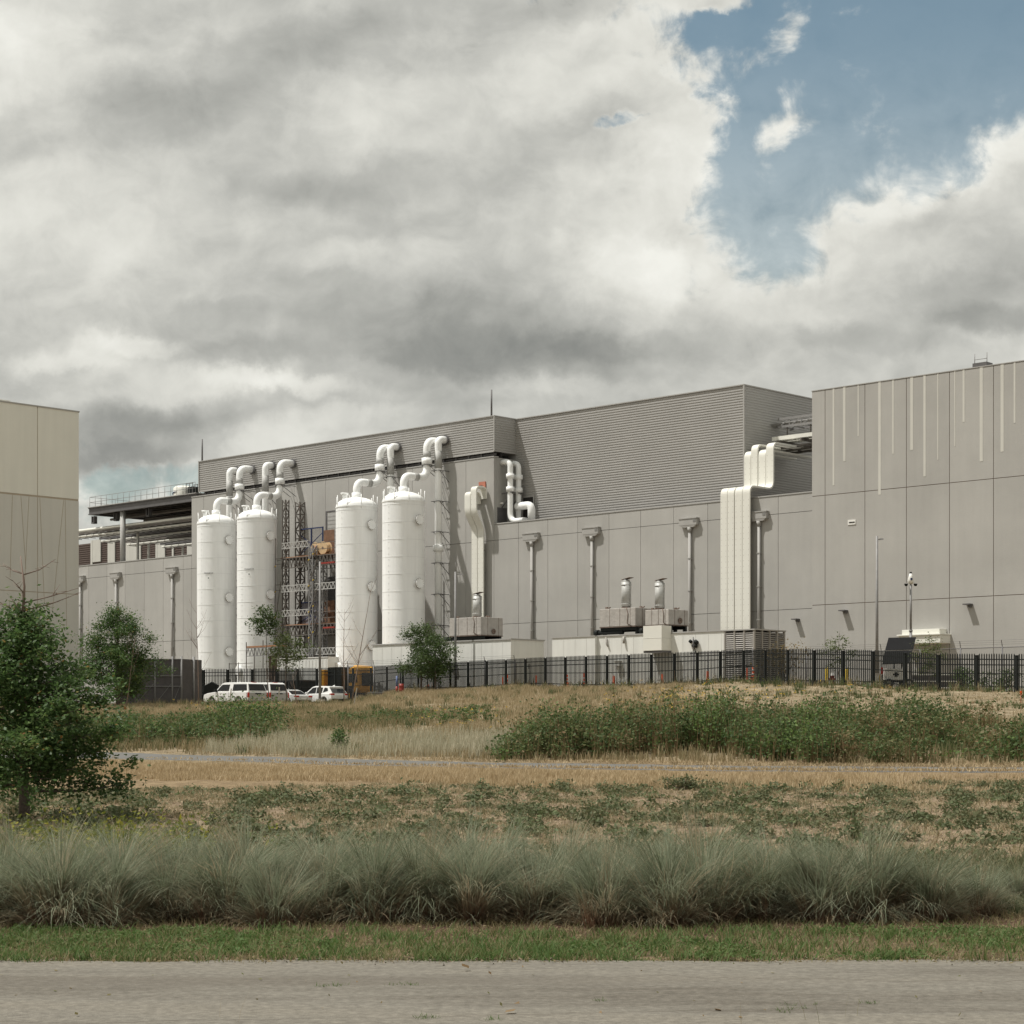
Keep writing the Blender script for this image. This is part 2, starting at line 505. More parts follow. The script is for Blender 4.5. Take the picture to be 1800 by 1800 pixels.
M['stone'] = mat('cast_stone', (.40, .375, .32), .9, var=.1, scale=3)
M['dark_green'] = mat('dark_green_paint', (.02, .06, .035), .5)

# ================================================================== GROUND
# terrain profile: for a few viewing columns, (distance, row of the photo) pairs -> heights
def _pz(lst):
    return [(Y, v if isinstance(v, float) else (HY - v) / F * Y) for Y, v in lst]

PROF = [
    (-900, [(19, -2.0), (24, -1.95), (33, -1.75), (60, -1.35), (72, -1.0), (110, .45), (140, 1.4), (156, 1.62), (166, 1.65), (178, 2.3), (260, 2.4)]),
    (200, [(19, -2.0), (24, -1.95), (33, -1.78), (58, 1370), (70.5, 1334), (74.2, 1321), (110, 1264), (140, 1244), (156, 1.62), (166, 1.65), (178, 2.2), (260, 2.4)]),
    (600, [(19, -2.0), (24, -1.96), (31, -1.84), (51, 1376), (63, 1345), (66.5, 1333), (110, 1259), (140, 1242), (154, 1.68), (163, 1.72), (168, 1.95), (175, 2.2), (260, 2.4)]),
    (700, [(19, -2.0), (24, -1.96), (31, -1.86), (50, 1377), (62, 1347), (65.5, 1336), (108, 1256), (145, 1222), (154, 2.85), (260, 2.85)]),
    (900, [(19, -2.0), (24, -1.97), (30, -1.90), (50, 1379), (60.5, 1351), (64, 1341), (100, 1259), (142, 2.9), (260, 2.8)]),
    (1300, [(19, -2.0), (24, -1.97), (30, -1.90), (48.5, 1382), (58, 1356), (61.5, 1346), (95, 1240), (123, 2.86), (260, 2.6)]),
    (1500, [(19, -2.0), (24, -1.97), (30, -1.9), (48, 1383), (57.3, 1357), (60.8, 1347), (88, 1246), (114, 2.45), (260, 2.4)]),
    (1800, [(19, -2.0), (24, -1.95), (30, -1.86), (47, 1384), (56.5, 1358), (60, 1349), (80, 1268), (104, 1.86), (260, 2.0)]),
    (2900, [(19, -2.0), (24, -1.95), (30, -1.86), (47, -1.45), (56, -1.3), (60, -1.24), (80, .3), (104, 1.86), (260, 2.0)]),
]
_TT = np.array([(p[0] - CX) / F for p in PROF])
_PR = [np.array(_pz(p[1])) for p in PROF]
def _band(sel):
    return np.array([dict()for _ in range(0)])
PATH_NEAR = np.array([72, 70.5, 63, 62, 60.5, 58, 57.3, 56.5, 56.0]); PATH_FAR = np.array([75.7, 74.2, 66.5, 65.5, 64, 61.5, 60.8, 60, 59.5])

def smooth_z(X, Y):
    X = np.asarray(X, float); Y = np.asarray(Y, float)
    t = np.clip(X / np.maximum(Y, 14), _TT[0], _TT[-1])
    zc = np.stack([np.interp(Y, p[:, 0], p[:, 1]) for p in _PR])
    i = np.clip(np.searchsorted(_TT, t) - 1, 0, len(_TT) - 2)
    k = (t - _TT[i]) / (_TT[i + 1] - _TT[i])
    flat = zc.reshape(len(_TT), -1); idx = np.arange(flat.shape[1])
    a = flat[i.ravel(), idx].reshape(X.shape); b = flat[(i + 1).ravel(), idx].reshape(X.shape)
    return a * (1 - k) + b * k

def path_edges(X, Y):
    t = np.clip(np.asarray(X) / np.maximum(Y, 14), _TT[0], _TT[-1])
    return np.interp(t, _TT, PATH_NEAR), np.interp(t, _TT, PATH_FAR)

def bumps(X, Y):
    b = (.5 * np.sin(X * 1.9 + 1.3 * np.sin(Y * .7)) * np.sin(Y * 1.55 + 1.1 * np.sin(X * .83)) + .35 * np.sin(X * .61 + 2) * np.sin(Y * .47 + X * .2)
         + .3 * np.sin(X * 3.7 + Y * 2.9) * np.sin(Y * 3.3 - X * 1.7))
    n, f = path_edges(X, Y)
    off = np.clip(np.maximum(n - Y, Y - f) / 2.5, 0, 1)
    far = np.clip((Y - 22) / 6, 0, 1) * np.clip((150 - Y) / 10, 0, 1)
    return b * .085 * off * far

def zed(X, Y):
    X = np.asarray(X, float); Y = np.asarray(Y, float)
    return smooth_z(X, Y) + bumps(X, Y)

def z1(x, y):
    return float(zed(np.array([x]), np.array([y]))[0])

def mesh_np(name, V, Q, m, attrs=None, smooth=False, parent=None):
    """Mesh from numpy arrays: V (n,3), Q (k,4) quads, attrs {name: per-vertex float}."""
    me = bpy.data.meshes.new(name)
    V = np.ascontiguousarray(V, np.float32); Q = np.ascontiguousarray(Q, np.int32)
    me.vertices.add(len(V)); me.vertices.foreach_set('co', V.ravel())
    me.loops.add(Q.size); me.loops.foreach_set('vertex_index', Q.ravel())
    me.polygons.add(len(Q))
    me.polygons.foreach_set('loop_start', np.arange(0, Q.size, Q.shape[1], dtype=np.int32))
    me.polygons.foreach_set('loop_total', np.full(len(Q), Q.shape[1], np.int32))
    if smooth:
        me.polygons.foreach_set('use_smooth', np.ones(len(Q), bool))
    for k, a in (attrs or {}).items():
        me.attributes.new(k, 'FLOAT', 'POINT').data.foreach_set('value', np.ascontiguousarray(a, np.float32).ravel())
    me.materials.append(m)
    me.update(calc_edges=True)
    o = bpy.data.objects.new(name, me)
    COL.objects.link(o)
    if parent is not None: o.parent = parent
    return o

def ground_material():
    m = bpy.data.materials.new('dry_ground'); m.use_nodes = True
    nt = m.node_tree; N = nt.nodes; L = nt.links
    b = N['Principled BSDF']; b.inputs['Roughness'].default_value = .95; b.inputs['Specular IOR Level'].default_value = .1
    tc = N.new('ShaderNodeTexCoord')
    sep = N.new('ShaderNodeSeparateXYZ'); L.new(tc.outputs['Object'], sep.inputs[0])
    def noise(s, d=6, r=.6):
        n = N.new('ShaderNodeTexNoise'); n.inputs['Scale'].default_value = s; n.inputs['Detail'].default_value = d; n.inputs['Roughness'].default_value = r
        L.new(tc.outputs['Object'], n.inputs['Vector']); return n.outputs[0]
    def ramp(f, stops):
        r = N.new('ShaderNodeValToRGB'); L.new(f, r.inputs[0]); c = r.color_ramp
        c.elements[0].position, c.elements[0].color = stops[0][0], (*stops[0][1], 1)
        c.elements[1].position, c.elements[1].color = stops[-1][0], (*stops[-1][1], 1)
        for p, k in stops[1:-1]:
            e = c.elements.new(p); e.color = (*k, 1)
        return r.outputs[0]
    def mix(f, a, c):
        x = N.new('ShaderNodeMix'); x.data_type = 'RGBA'; L.new(f, x.inputs[0]); L.new(a, x.inputs[6]); L.new(c, x.inputs[7]); return x.outputs[2]
    def band(lo, hi, wob=2.0):
        a = N.new('ShaderNodeMath'); a.operation = 'MULTIPLY_ADD'; L.new(noise(.35, 4), a.inputs[0]); a.inputs[1].default_value = wob; L.new(sep.outputs[1], a.inputs[2])
        r = N.new('ShaderNodeMapRange'); L.new(a.outputs[0], r.inputs[0]); r.inputs[1].default_value = lo + wob / 2; r.inputs[2].default_value = hi + wob / 2; return r.outputs[0]
    tan = ramp(noise(2.2, 9, .72), [(.25, (.085, .062, .04)), (.42, (.20, .15, .10)), (.58, (.31, .235, .16)), (.75, (.42, .335, .24))])
    straw = ramp(noise(3.0, 9, .7), [(.28, (.12, .088, .052)), (.5, (.235, .172, .102)), (.72, (.33, .25, .155))])
    verge = ramp(noise(2.6, 8, .7), [(.3, (.075, .058, .035)), (.48, (.15, .112, .07)), (.7, (.28, .21, .135))])
    mulch = ramp(noise(6, 8, .75), [(.3, (.05, .03, .022)), (.5, (.115, .068, .05)), (.72, (.20, .13, .095))])
    bank = ramp(noise(1.4, 9, .7), [(.3, (.13, .105, .065)), (.5, (.25, .20, .13)), (.7, (.38, .31, .215))])
    yard = ramp(noise(.8, 8, .6), [(.3, (.17, .15, .12)), (.7, (.27, .24, .19))])
    c = mix(band(18.0, 18.7, .9), verge, mulch)
    c = mix(band(21.5, 24.5), c, tan)
    c = mix(band(45.5, 48.5, 3.5), c, straw)
    c = mix(band(62, 66, 4), c, bank)
    c = mix(band(150, 160, 3), c, yard)
    L.new(c, b.inputs['Base Color'])
    bp = N.new('ShaderNodeBump'); bp.inputs['Strength'].default_value = .8; bp.inputs['Distance'].default_value = .12
    L.new(noise(7, 9, .72), bp.inputs['Height']); L.new(bp.outputs[0], b.inputs['Normal'])
    return m

def build_ground():
    xs = np.concatenate([[-4000, -1500, -600, -300, -180, -120], np.arange(-90, -32, 2.0), np.arange(-32, 32, .5), np.arange(32, 90.1, 2.0), [120, 180, 300, 600, 1500, 4000]])
    ys = np.concatenate([[-800, -300, -100, -40, -10, 0, 6, 10, 14, 16.2, 16.55, 16.9, 17.5], np.arange(18, 80, .5), np.arange(80, 190, 1.25), [195, 205, 220, 260, 350, 600, 1200, 2500, 5000]])
    X, Y = np.meshgrid(xs, ys)
    Z = zed(X, Y)
    n, f = path_edges(X, Y)
    Z = np.where((Y > n + .2) & (Y < f - .2), Z - .12, Z)
    Z = np.where(Y < 16.6, Z - .05, Z)
    nx, ny = len(xs), len(ys)
    i = np.arange((nx) * (ny)).reshape(ny, nx)
    Q = np.stack([i[:-1, :-1], i[:-1, 1:], i[1:, 1:], i[1:, :-1]], -1).reshape(-1, 4)
    g = mesh_np('ground', np.stack([X, Y, Z], -1).reshape(-1, 3), Q, ground_material(), smooth=True)
    tag(g, 'dry sloping ground of tan soil, straw and weeds', 'ground', kind='structure')

def asphalt_material():
    m = bpy.data.materials.new('worn_asphalt'); m.use_nodes = True
    nt = m.node_tree; N = nt.nodes; L = nt.links
    b = N['Principled BSDF']; b.inputs['Roughness'].default_value = .9; b.inputs['Specular IOR Level'].default_value = .15
    tc = N.new('ShaderNodeTexCoord')
    def noise(s, d, r, sc=(1, 1, 1)):
        mp = N.new('ShaderNodeMapping'); mp.inputs[3].default_value = sc; L.new(tc.outputs['Object'], mp.inputs[0])
        n = N.new('ShaderNodeTexNoise'); n.inputs['Scale'].default_value = s; n.inputs['Detail'].default_value = d; n.inputs['Roughness'].default_value = r
        L.new(mp.outputs[0], n.inputs['Vector']); return n.outputs[0]
    def ramp(f, stops):
        r = N.new('ShaderNodeValToRGB'); L.new(f, r.inputs[0]); c = r.color_ramp
        c.elements[0].position, c.elements[0].color = stops[0][0], (*stops[0][1], 1)
        c.elements[1].position, c.elements[1].color = stops[-1][0], (*stops[-1][1], 1)
        for p, k in stops[1:-1]:
            e = c.elements.new(p); e.color = (*k, 1)
        return r.outputs[0]
    # a long darker patched strip left of the middle
    base = ramp(noise(14, 9, .78), [(.3, (.105, .096, .08)), (.5, (.165, .152, .127)), (.7, (.235, .217, .182))])
    worn = ramp(noise(.5, 6, .6, (.25, 1.6, 1)), [(.3, (.60, .57, .55)), (.5, (1, 1, 1)), (.7, (1.12, 1.1, 1.07))])
    mx = N.new('ShaderNodeMix'); mx.data_type = 'RGBA'; mx.blend_type = 'MULTIPLY'; mx.inputs[0].default_value = 1
    L.new(base, mx.inputs[6]); L.new(worn, mx.inputs[7])
    # tar-dark cracks wandering along the road
    sp = N.new('ShaderNodeSeparateXYZ'); L.new(tc.outputs['Object'], sp.inputs[0])
    w = noise(.45, 7, .62, (1, .3, 1))
    def crack(y0, wob, width, x_slope):
        a = N.new('ShaderNodeMath'); a.operation = 'MULTIPLY_ADD'; L.new(w, a.inputs[0]); a.inputs[1].default_value = wob; L.new(sp.outputs[1], a.inputs[2])
        c = N.new('ShaderNodeMath'); c.operation = 'MULTIPLY_ADD'; L.new(sp.outputs[0], c.inputs[0]); c.inputs[1].default_value = x_slope; L.new(a.outputs[0], c.inputs[2])
        d = N.new('ShaderNodeMath'); d.operation = 'SUBTRACT'; L.new(c.outputs[0], d.inputs[0]); d.inputs[1].default_value = y0 + wob * .5
        e = N.new('ShaderNodeMath'); e.operation = 'ABSOLUTE'; L.new(d.outputs[0], e.inputs[0])
        r = N.new('ShaderNodeMapRange'); L.new(e.outputs[0], r.inputs[0]); r.inputs[1].default_value = width; r.inputs[2].default_value = width * .3; return r.outputs[0]
    c1 = crack(13.4, 1.0, .022, -.08); c2 = crack(15.35, 1.6, .028, .01)
    mxx = N.new('ShaderNodeMath'); mxx.operation = 'MAXIMUM'; L.new(c1, mxx.inputs[0]); L.new(c2, mxx.inputs[1])
    sc = N.new('ShaderNodeMath'); sc.operation = 'MULTIPLY'; L.new(mxx.outputs[0], sc.inputs[0]); sc.inputs[1].default_value = .5
    pa = N.new('ShaderNodeMath'); pa.operation = 'MULTIPLY_ADD'; L.new(noise(.9, 6, .65, (.35, 1, 1)), pa.inputs[0]); pa.inputs[1].default_value = .9; L.new(sp.outputs[1], pa.inputs[2])
    pb = N.new('ShaderNodeMath'); pb.operation = 'SUBTRACT'; L.new(pa.outputs[0], pb.inputs[0]); pb.inputs[1].default_value = 15.75
    pc = N.new('ShaderNodeMath'); pc.operation = 'ABSOLUTE'; L.new(pb.outputs[0], pc.inputs[0])
    pd = N.new('ShaderNodeMapRange'); L.new(pc.outputs[0], pd.inputs[0]); pd.inputs[1].default_value = .34; pd.inputs[2].default_value = .16
    pe = N.new('ShaderNodeMapRange'); L.new(sp.outputs[0], pe.inputs[0]); pe.inputs[1].default_value = 2.6; pe.inputs[2].default_value = -.6; pe.inputs[3].default_value = .08; pe.inputs[4].default_value = .42
    pf = N.new('ShaderNodeMath'); pf.operation = 'MULTIPLY'; L.new(pd.outputs[0], pf.inputs[0]); L.new(pe.outputs[0], pf.inputs[1])
    pg = N.new('ShaderNodeMath'); pg.operation = 'MAXIMUM'; L.new(pf.outputs[0], pg.inputs[0]); L.new(sc.outputs[0], pg.inputs[1]); sc = pg
    m2 = N.new('ShaderNodeMix'); m2.data_type = 'RGBA'; L.new(sc.outputs[0], m2.inputs[0]); L.new(mx.outputs[2], m2.inputs[6]); m2.inputs[7].default_value = (.085, .072, .058, 1)
    L.new(m2.outputs[2], b.inputs['Base Color'])
    bp = N.new('ShaderNodeBump'); bp.inputs['Strength'].default_value = .5; bp.inputs['Distance'].default_value = .015
    L.new(noise(60, 4, .7), bp.inputs['Height']); L.new(bp.outputs[0], b.inputs['Normal'])
    return m

def build_roads():
    am = asphalt_material()
    xs = np.arange(-160, 160.1, .5)
    edge = 16.62 + .05 * np.sin(xs * 2.3) + .04 * np.sin(xs * 5.1 + 1) + .03 * np.sin(xs * 11)
    V = []; n = len(xs)
    for k in (0, 1, 2):
        y = np.full(n, -12.0) if k == 0 else (edge - 1.0 if k == 1 else edge)
        V.append(np.stack([xs, y, np.full(n, -1.985 - .008 * (k == 2))], -1))
    i = np.arange(n * 3).reshape(3, n)
    Q = np.stack([i[:-1, :-1], i[:-1, 1:], i[1:, 1:], i[1:, :-1]], -1).reshape(-1, 4)
    tag(mesh_np('road', np.concatenate(V), Q, am), 'worn grey asphalt road along the bottom of the view', 'road', kind='structure')
    # the path that crosses behind the golden grass strip
    ts = np.linspace(-.30, .42, 220)
    rows = []
    for k in np.linspace(0, 1, 6):
        yn = np.interp(ts, _TT, PATH_NEAR); yf = np.interp(ts, _TT, PATH_FAR)
        y = yn + (yf - yn) * k + .08 * np.sin(ts * 190 + k)
        x = ts * y
        z = smooth_z(x, y) + (.03 if 0 < k < 1 else -.04)
        rows.append(np.stack([x, y, z], -1))
    n = len(ts); i = np.arange(n * 6).reshape(6, n)
    Q = np.stack([i[:-1, :-1], i[:-1, 1:], i[1:, 1:], i[1:, :-1]], -1).reshape(-1, 4)
    pm = mat('path_asphalt', (.118, .115, .106), .9, var=.1, scale=1.5, tone=False)
    tag(mesh_np('path', np.concatenate(rows), Q, pm), 'narrow grey paved path crossing behind the golden grass', 'path', kind='structure')

build_ground()
build_roads()

# ================================================================== BUILDINGS
GZ = 1.6          # underside of everything that stands on the yard
VF = 118.0        # plane of the long facade
H_LOW, H_HIGH, H_PEN = 17.2, 22.95, 26.4
U0, U1, U2, U3 = -190.0, -158.3, -115.9, -79.0

def panel_wall(mb, us, zs, v0, thick, gap=.035, jit=.05, skip=(), groups=None):
    """Precast panels between joints us x zs, front at v0."""
    r = random.Random(int(abs(us[0]) * 10))
    for a, b in zip(us, us[1:]):
        tcol = 1 + r.uniform(-jit, jit)
        for c, d in zip(zs, zs[1:]):
            mb.box(a + gap / 2, b - gap / 2, v0, v0 + thick, c + gap / 2, d - gap / 2, tcol * (1 + r.uniform(-jit, jit) * .5))

def build_main():
    O = uvz(-120, VF, 0)
    T = thing('data_center_building', 'long grey concrete building with ribbed metal penthouses behind the white tanks', 'building', O)
    k = -120.0
    def U(px, v=VF): return on_v(px, v)[0] - k
    w = MB()
    lefts = [U0 - k] + [U(p) for p in (120, 156, 188, 220, 253.5, 287, 322)] + [U1 - k]
    panel_wall(w, lefts, [GZ, 8.7, 15.85, H_LOW], 0, .25, jit=.06)
    highs = [U1 - k] + [U(p) for p in (358, 385, 415, 450, 485, 517, 549, 572, 613, 637, 682, 725, 771, 819)] + [U2 - k]
    panel_wall(w, highs, [GZ, 8.7, 15.85, H_HIGH], 0, .25, jit=.025)
    rights = [U2 - k] + [U(p) for p in (911.5, 963, 1015.5, 1070.5, 1126, 1184, 1244, 1305, 1368)] + [U3 - k]
    panel_wall(w, rights, [GZ, 8.7, 15.85, H_LOW], 0, .25, jit=.035)
    # side return of the high part, facing along the facade
    w.box(U2 - k - .25, U2 - k - .004, .26, 14, H_LOW - 1, H_HIGH - .02, .98)
    w.build('wall', M['concrete'], T)
    b = MB()
    b.box(U0 - k, U3 - k, .24, .5, GZ, H_LOW - .03)
    b.box(U1 - k + .1, U2 - k - .26, .24, .5, H_LOW - .03, H_HIGH - .03)
    b.box(U1 - k + .02, U1 - k + .2, .26, 12, H_LOW - 2, H_HIGH - .03)
    b.build('wall_core', M['seam'], T)
    r = MB()
    r.box(U0 - k, U3 - k, .5, 45, H_LOW - 1.2, H_LOW - 1.0)
    r.box(U1 - k + .3, U2 - k - .3, .5, 13, H_HIGH - .6, H_HIGH - .5)
    r.build('roof', M['steel'], T)
    c = MB()
    for a, z0, e in ((U0 - k, H_LOW, U1 - k), (U1 - k, H_HIGH, U2 - k + .02), (U2 - k + .03, H_LOW, U3 - k)):
        c.box(a, e, -.04, .55, z0, z0 + .09)
    c.build('parapet_cap', M['cap_metal'], T)
    # penthouse over the tanks
    pz0 = H_HIGH + .48
    p = MB()
    a0, a1 = U(350) , U2 - k
    p.ribs(a0, a1, .05, pz0, H_PEN, .205, .036)
    p.ribs(.05, 12, a1, pz0, H_PEN, .205, .036, axis='y', sign=1)
    p.ribs(.05, 12, a0, pz0, H_PEN, .205, .036, axis='y', sign=-1)
    p.box(a0 + .01, a1 - .01, .06, 12, pz0 + .02, H_PEN - .02)
    pen = p.build('penthouse', M['ribbed'], T)
    q = MB()
    q.box(a0 - .09, a1 + .09, -.06, 12, H_PEN, H_PEN + .08)
    for x in (a1 + .035, a0 - .035):
        q.box(x - .05, x + .05, -.05, .05, pz0, H_PEN)
    q.box(a0, a1, -.05, .0, pz0 - .06, pz0)
    q.build('edge_trim', M['cap_metal'], pen)
    g = MB()
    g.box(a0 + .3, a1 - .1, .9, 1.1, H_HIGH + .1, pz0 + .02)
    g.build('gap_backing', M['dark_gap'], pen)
    sb = MB()
    x = a0 + .6
    while x < a1 - .3:
        sb.box(x, x + .18, .2, .9, H_HIGH + .12, pz0 + .01); x += 1.55
    sb.box(a0 + .3, a1 - .1, .3, .42, H_HIGH + .22, H_HIGH + .36)
    sb.build('support_steel', M['steel_dark'], pen)
    # higher penthouse to the right
    p2 = MB()
    b0, b1 = U2 - k - 1.0, -91.5 - k
    vb = 2.7
    p2.ribs(a1, b1, vb, H_LOW - .4, H_PEN, .205, .036)
    p2.ribs(vb, 40, b1, H_LOW - .4, H_PEN, .205, .036, axis='y', sign=1)
    p2.box(a1 - .9, b1 - .01, vb + .01, 40, H_LOW - .5, H_PEN - .02)
    pen2 = p2.build('penthouse', M['ribbed'], T)
    q2 = MB()
    q2.box(a1 + .1, b1 + .09, vb - .1, 40, H_PEN, H_PEN + .08)
    q2.box(b1 - .02, b1 + .1, vb - .09, vb + .03, H_LOW, H_PEN)
    q2.build('edge_trim', M['cap_metal'], pen2)
    op = MB(); uo0, uo1 = U(921, VF + vb), U(939, VF + vb)
    op.box(uo0, uo1, vb - .1, vb - .075, 17.6, 19.6); op.build('pipe_opening', M['dark_gap'], pen2)
    fr = MB()
    for xa, xb, za, zb in ((uo0 - .1, uo0, 17.5, 19.7), (uo1, uo1 + .1, 17.5, 19.7), (uo0, uo1, 19.6, 19.7)):
        fr.box(xa, xb, vb - .14, vb - .07, za, zb)
    fr.build('opening_frame', M['cap_metal'], pen2)
    # louvre and lamp in the side return
    lv = MB(); xs = U2 - k
    for i in range(9):
        lv.box(xs, xs + .05, .45 + 0, 1.5, H_LOW + .25 + i * .14, H_LOW + .34 + i * .14)
    lv.box(xs, xs + .02, .4, 1.55, H_LOW + .2, H_LOW + 1.5)
    lv.build('side_louver', M['steel_dark'], T)
    # recessed doors high in the tank wall
    for px0, px1, za, zb in ((573.5, 604, 15.3, 20.0), (573.5, 604, 9.9, 13.9)):
        d = MB(); x0, x1 = U(px0), U(px1)
        d.box(x0 + .18, x1 - .18, -.03, -.01, za, zb - .12, 1)
        for j in range(12):
            zz = za + .2 + j * (zb - za - .4) / 12
            d.box(x0 + .25, x1 - .25, -.045, -.03, zz, zz + .12, .9)
        dd = d.build('louver_door', M['steel_dark'] if za < 12 else M['pipe_grey'], T)
        f = MB(); f.box(x0, x0 + .18, -.06, 0, za, zb); f.box(x1 - .18, x1, -.06, 0, za, zb); f.box(x0 + .18, x1 - .18, -.06, 0, zb - .12, zb)
        f.build('frame', M['steel_dark'], dd)
    # scuppers with their downpipes
    for px in (141, 204, 302.7, 935, 1040.7, 1212.7, 1334.4):
        x = U(px, VF - .15)
        s = MB()
        s.box(x - .92, x + .78, -.34, .0, 15.60, 16.08)
        s.box(x - .96, x + .82, -.38, -.0, 16.08, 16.15)
        s.box(x + .45, x + .72, -.36, -.33, 15.80, 16.02, .55)
        vs = [(x - .90, -.33, 15.6), (x + .76, -.33, 15.6), (x + .76, 0, 15.6), (x - .90, 0, 15.6),
              (x - .52, -.31, 15.42), (x + .44, -.31, 15.42), (x + .44, 0, 15.42), (x - .52, 0, 15.42)]
        s.add(vs, [(0, 1, 5, 4), (1, 2, 6, 5), (3, 0, 4, 7), (4, 5, 6, 7)])
        sc = s.build('scupper', M['cap_metal'], T)
        dp = MB()
        dp.cyl((x, -.17, 15.42), (x, -.17, 15.05), .2, .14, 12)
        dp.cyl((x, -.17, 15.05), (x, -.17, 4.0), .115, None, 12)
        for zz in (13, 10.5, 8, 5.5):
            dp.box(x - .15, x + .15, -.31, 0, zz, zz + .06)
        dp.build('downpipe', M['cap_metal'], sc)
    wl_ = MB(); x = U(1403)
    wl_.box(x - .28, x + .16, -.5, 0, 7.9, 7.98); wl_.box(x - .05, x + .12, -.22, 0, 7.75, 7.9)
    wl_.build('wall_lamp', M['steel_dark'], T)
    sl = MB(); sl.box(xs, xs + .3, .72, .84, 19.0, 19.12); sl.build('wall_lamp', M['white_plain'], T)
    # antennas on the penthouse roof
    for px, yt in ((355.5, 772), (864, 685)):
        u, Y = on_v(px, VF + .4)
        a = MB(); a.cyl((u - k, .4, H_PEN + .06), (u - k, .4, (HY - yt) / F * Y), .09, .07, 8)
        a.box(u - k - .15, u - k + .15, .25, .55, H_PEN + .05, H_PEN + .14)
        a.build('lightning_mast', M['steel_dark'], T)
    # louvred screen at the back of the low roof, seen under the pipe rack
    vs_ = 19.0
    l = MB(); x0, x1 = U(95, VF + vs_), U1 - k + 2
    l.ribs(x0, x1, vs_, H_LOW - 1.2, 22.7, .26, .08); l.box(x0, x1, vs_ + .02, vs_ + .3, H_LOW - 1.2, 22.7)
    ls = l.build('louver_screen', M['brown_screen'], T)
    cl = MB()
    for pa, pb, za, zb in ((161.5, 164.6, 15, 23), (165, 179, 20.3, 23), (191.5, 204, 15, 23), (220, 226, 15, 23), (226, 230.7, 19.8, 22.4), (231, 249.5, 15, 22.4),
                           (275.7, 278.6, 15, 22.2), (279, 292, 18.9, 22.2), (304.5, 307.3, 15, 22), (331, 342, 15, 22)):
        cl.box(U(pa, VF + vs_), U(pb, VF + vs_), vs_ - .2, vs_ - .085, za, zb)
    cl.build('screen_panels', M['concrete_pale'], ls)
    bk = MB(); bk.box(U0 - k - 6, U(232, VF + 30), 30, 30.4, 15, 26.4); bk.ribs(U0 - k - 6, U(232, VF + 30), 29.98, 15, 26.4, .3, .08)
    bk.build('rear_screen', M['ribbed'], T)
    return T

MAIN = build_main()

def build_right():
    v = 114.7
    u0 = on_v(1427, v)[0]
    T = thing('concrete_block_building', 'tall plain concrete block with pale vertical stripes hanging from its roofline', 'building', uvz(u0, v, 0))
    def U(px): return on_v(px, v)[0] - u0
    H = 23.9
    w = MB()
    us = [0] + [U(p) for p in (1450.3, 1520.3, 1593.2, 1669, 1746.3, 1828, 1915, 2010, 2110, 2215)]
    panel_wall(w, us, [GZ - .4, 8.67, 16.42, H], 0, .25, gap=.045, jit=.03)
    w.box(.004, .2, .26, 30, GZ - .4, H - .02)
    w.build('wall', M['concrete'], T)
    b = MB(); b.box(.03, us[-1], .03, .24, GZ - .3, H - .04); b.box(.21, us[-1], .26, 30, GZ - .3, H - .05); b.build('wall_core', M['seam'], T)
    c = MB(); c.box(-.02, us[-1], -.03, 30, H, H + .06); c.build('parapet_cap', M['cap_metal'], T)
    s = MB()
    for px, yb, wpx in ((1465.3, 853, 3.4), (1484.2, 811, 4.6), (1508.7, 766.5, 2.0), (1546.2, 869.5, 4.6), (1569.8, 797.5, 3.0), (1602.6, 790.8, 5), (1625.3, 837.5, 4.2),
                        (1648.7, 808, 1.9), (1678.6, 784, 1.9), (1694, 741.8, 3.6), (1725, 811, 5.4), (1761.7, 794, 5.4), (1783.6, 743.5, 3.2), (1812, 780, 4), (1850, 800, 5.5), (1876, 750, 3)):
        ua, Y = on_v(px, v)
        hw = wpx / 2 / (F / Y * .7199 * 1.2)
        s.box(ua - u0 - hw, ua - u0 + hw, -.012, 0, (HY - yb) / F * Y, H)
    s.build('wall_stripes', M['concrete_pale'], T)
    for px, y in ((1487, 1074.5), (1706, 1063.5)):
        ua, Y = on_v(px, v); z = (HY - y) / F * Y; x = ua - u0
        l = MB(); l.box(x - .3, x + .18, -.52, 0, z, z + .08); l.box(x - .06, x + .14, -.24, 0, z - .16, z)
        l.build('wall_lamp', M['steel_dark'], T)
    ua, Y = on_v(1497.5, v); z = (HY - 918) / F * Y; x = ua - u0
    n = MB(); n.box(x - .32, x + .32, -.04, 0, z - .17, z + .17); pl = n.build('wall_vent', M['white_plain'], T)
    n = MB(); n.box(x - .22, x + .26, -.055, -.04, z - .05, z + .03); n.build('vent_slot', M['dark_gap'], pl)
    # roof-edge bracket
    ua, Y = on_v(1725, v + .3); x = ua - u0
    n = MB(); n.box(x - .55, x + .5, .1, .9, H + .06, H + .34)
    n.build('roof_bracket', M['steel_dark'], T)
    n = MB(); n.cyl((x - .5, .3, H + .06), (x - .5, .3, H + 1.0), .025, None, 6); n.cyl((x + .42, .3, H + .06), (x + .42, .3, H + 1.0), .025, None, 6)
    n.cyl((x - .5, .3, H + .6), (x + .42, .3, H + .6), .02, None, 6); n.build('roof_hatch_rail', M['steel'], T)
    # cream awning over the yard door
    xa, xb = U(1598), U(1671) 
    n = MB(); n.box(xa, xb, -1.3, 0, 5.62, 6.16); n.box(xa - .1, xb + .05, -1.4, 0, 6.16, 6.26); n.box(xa, xb - .3, -.9, 0, 6.26, 6.6)
    n.build('awning', M['duct_white'], T, bevel=.02)
    return T
build_right()

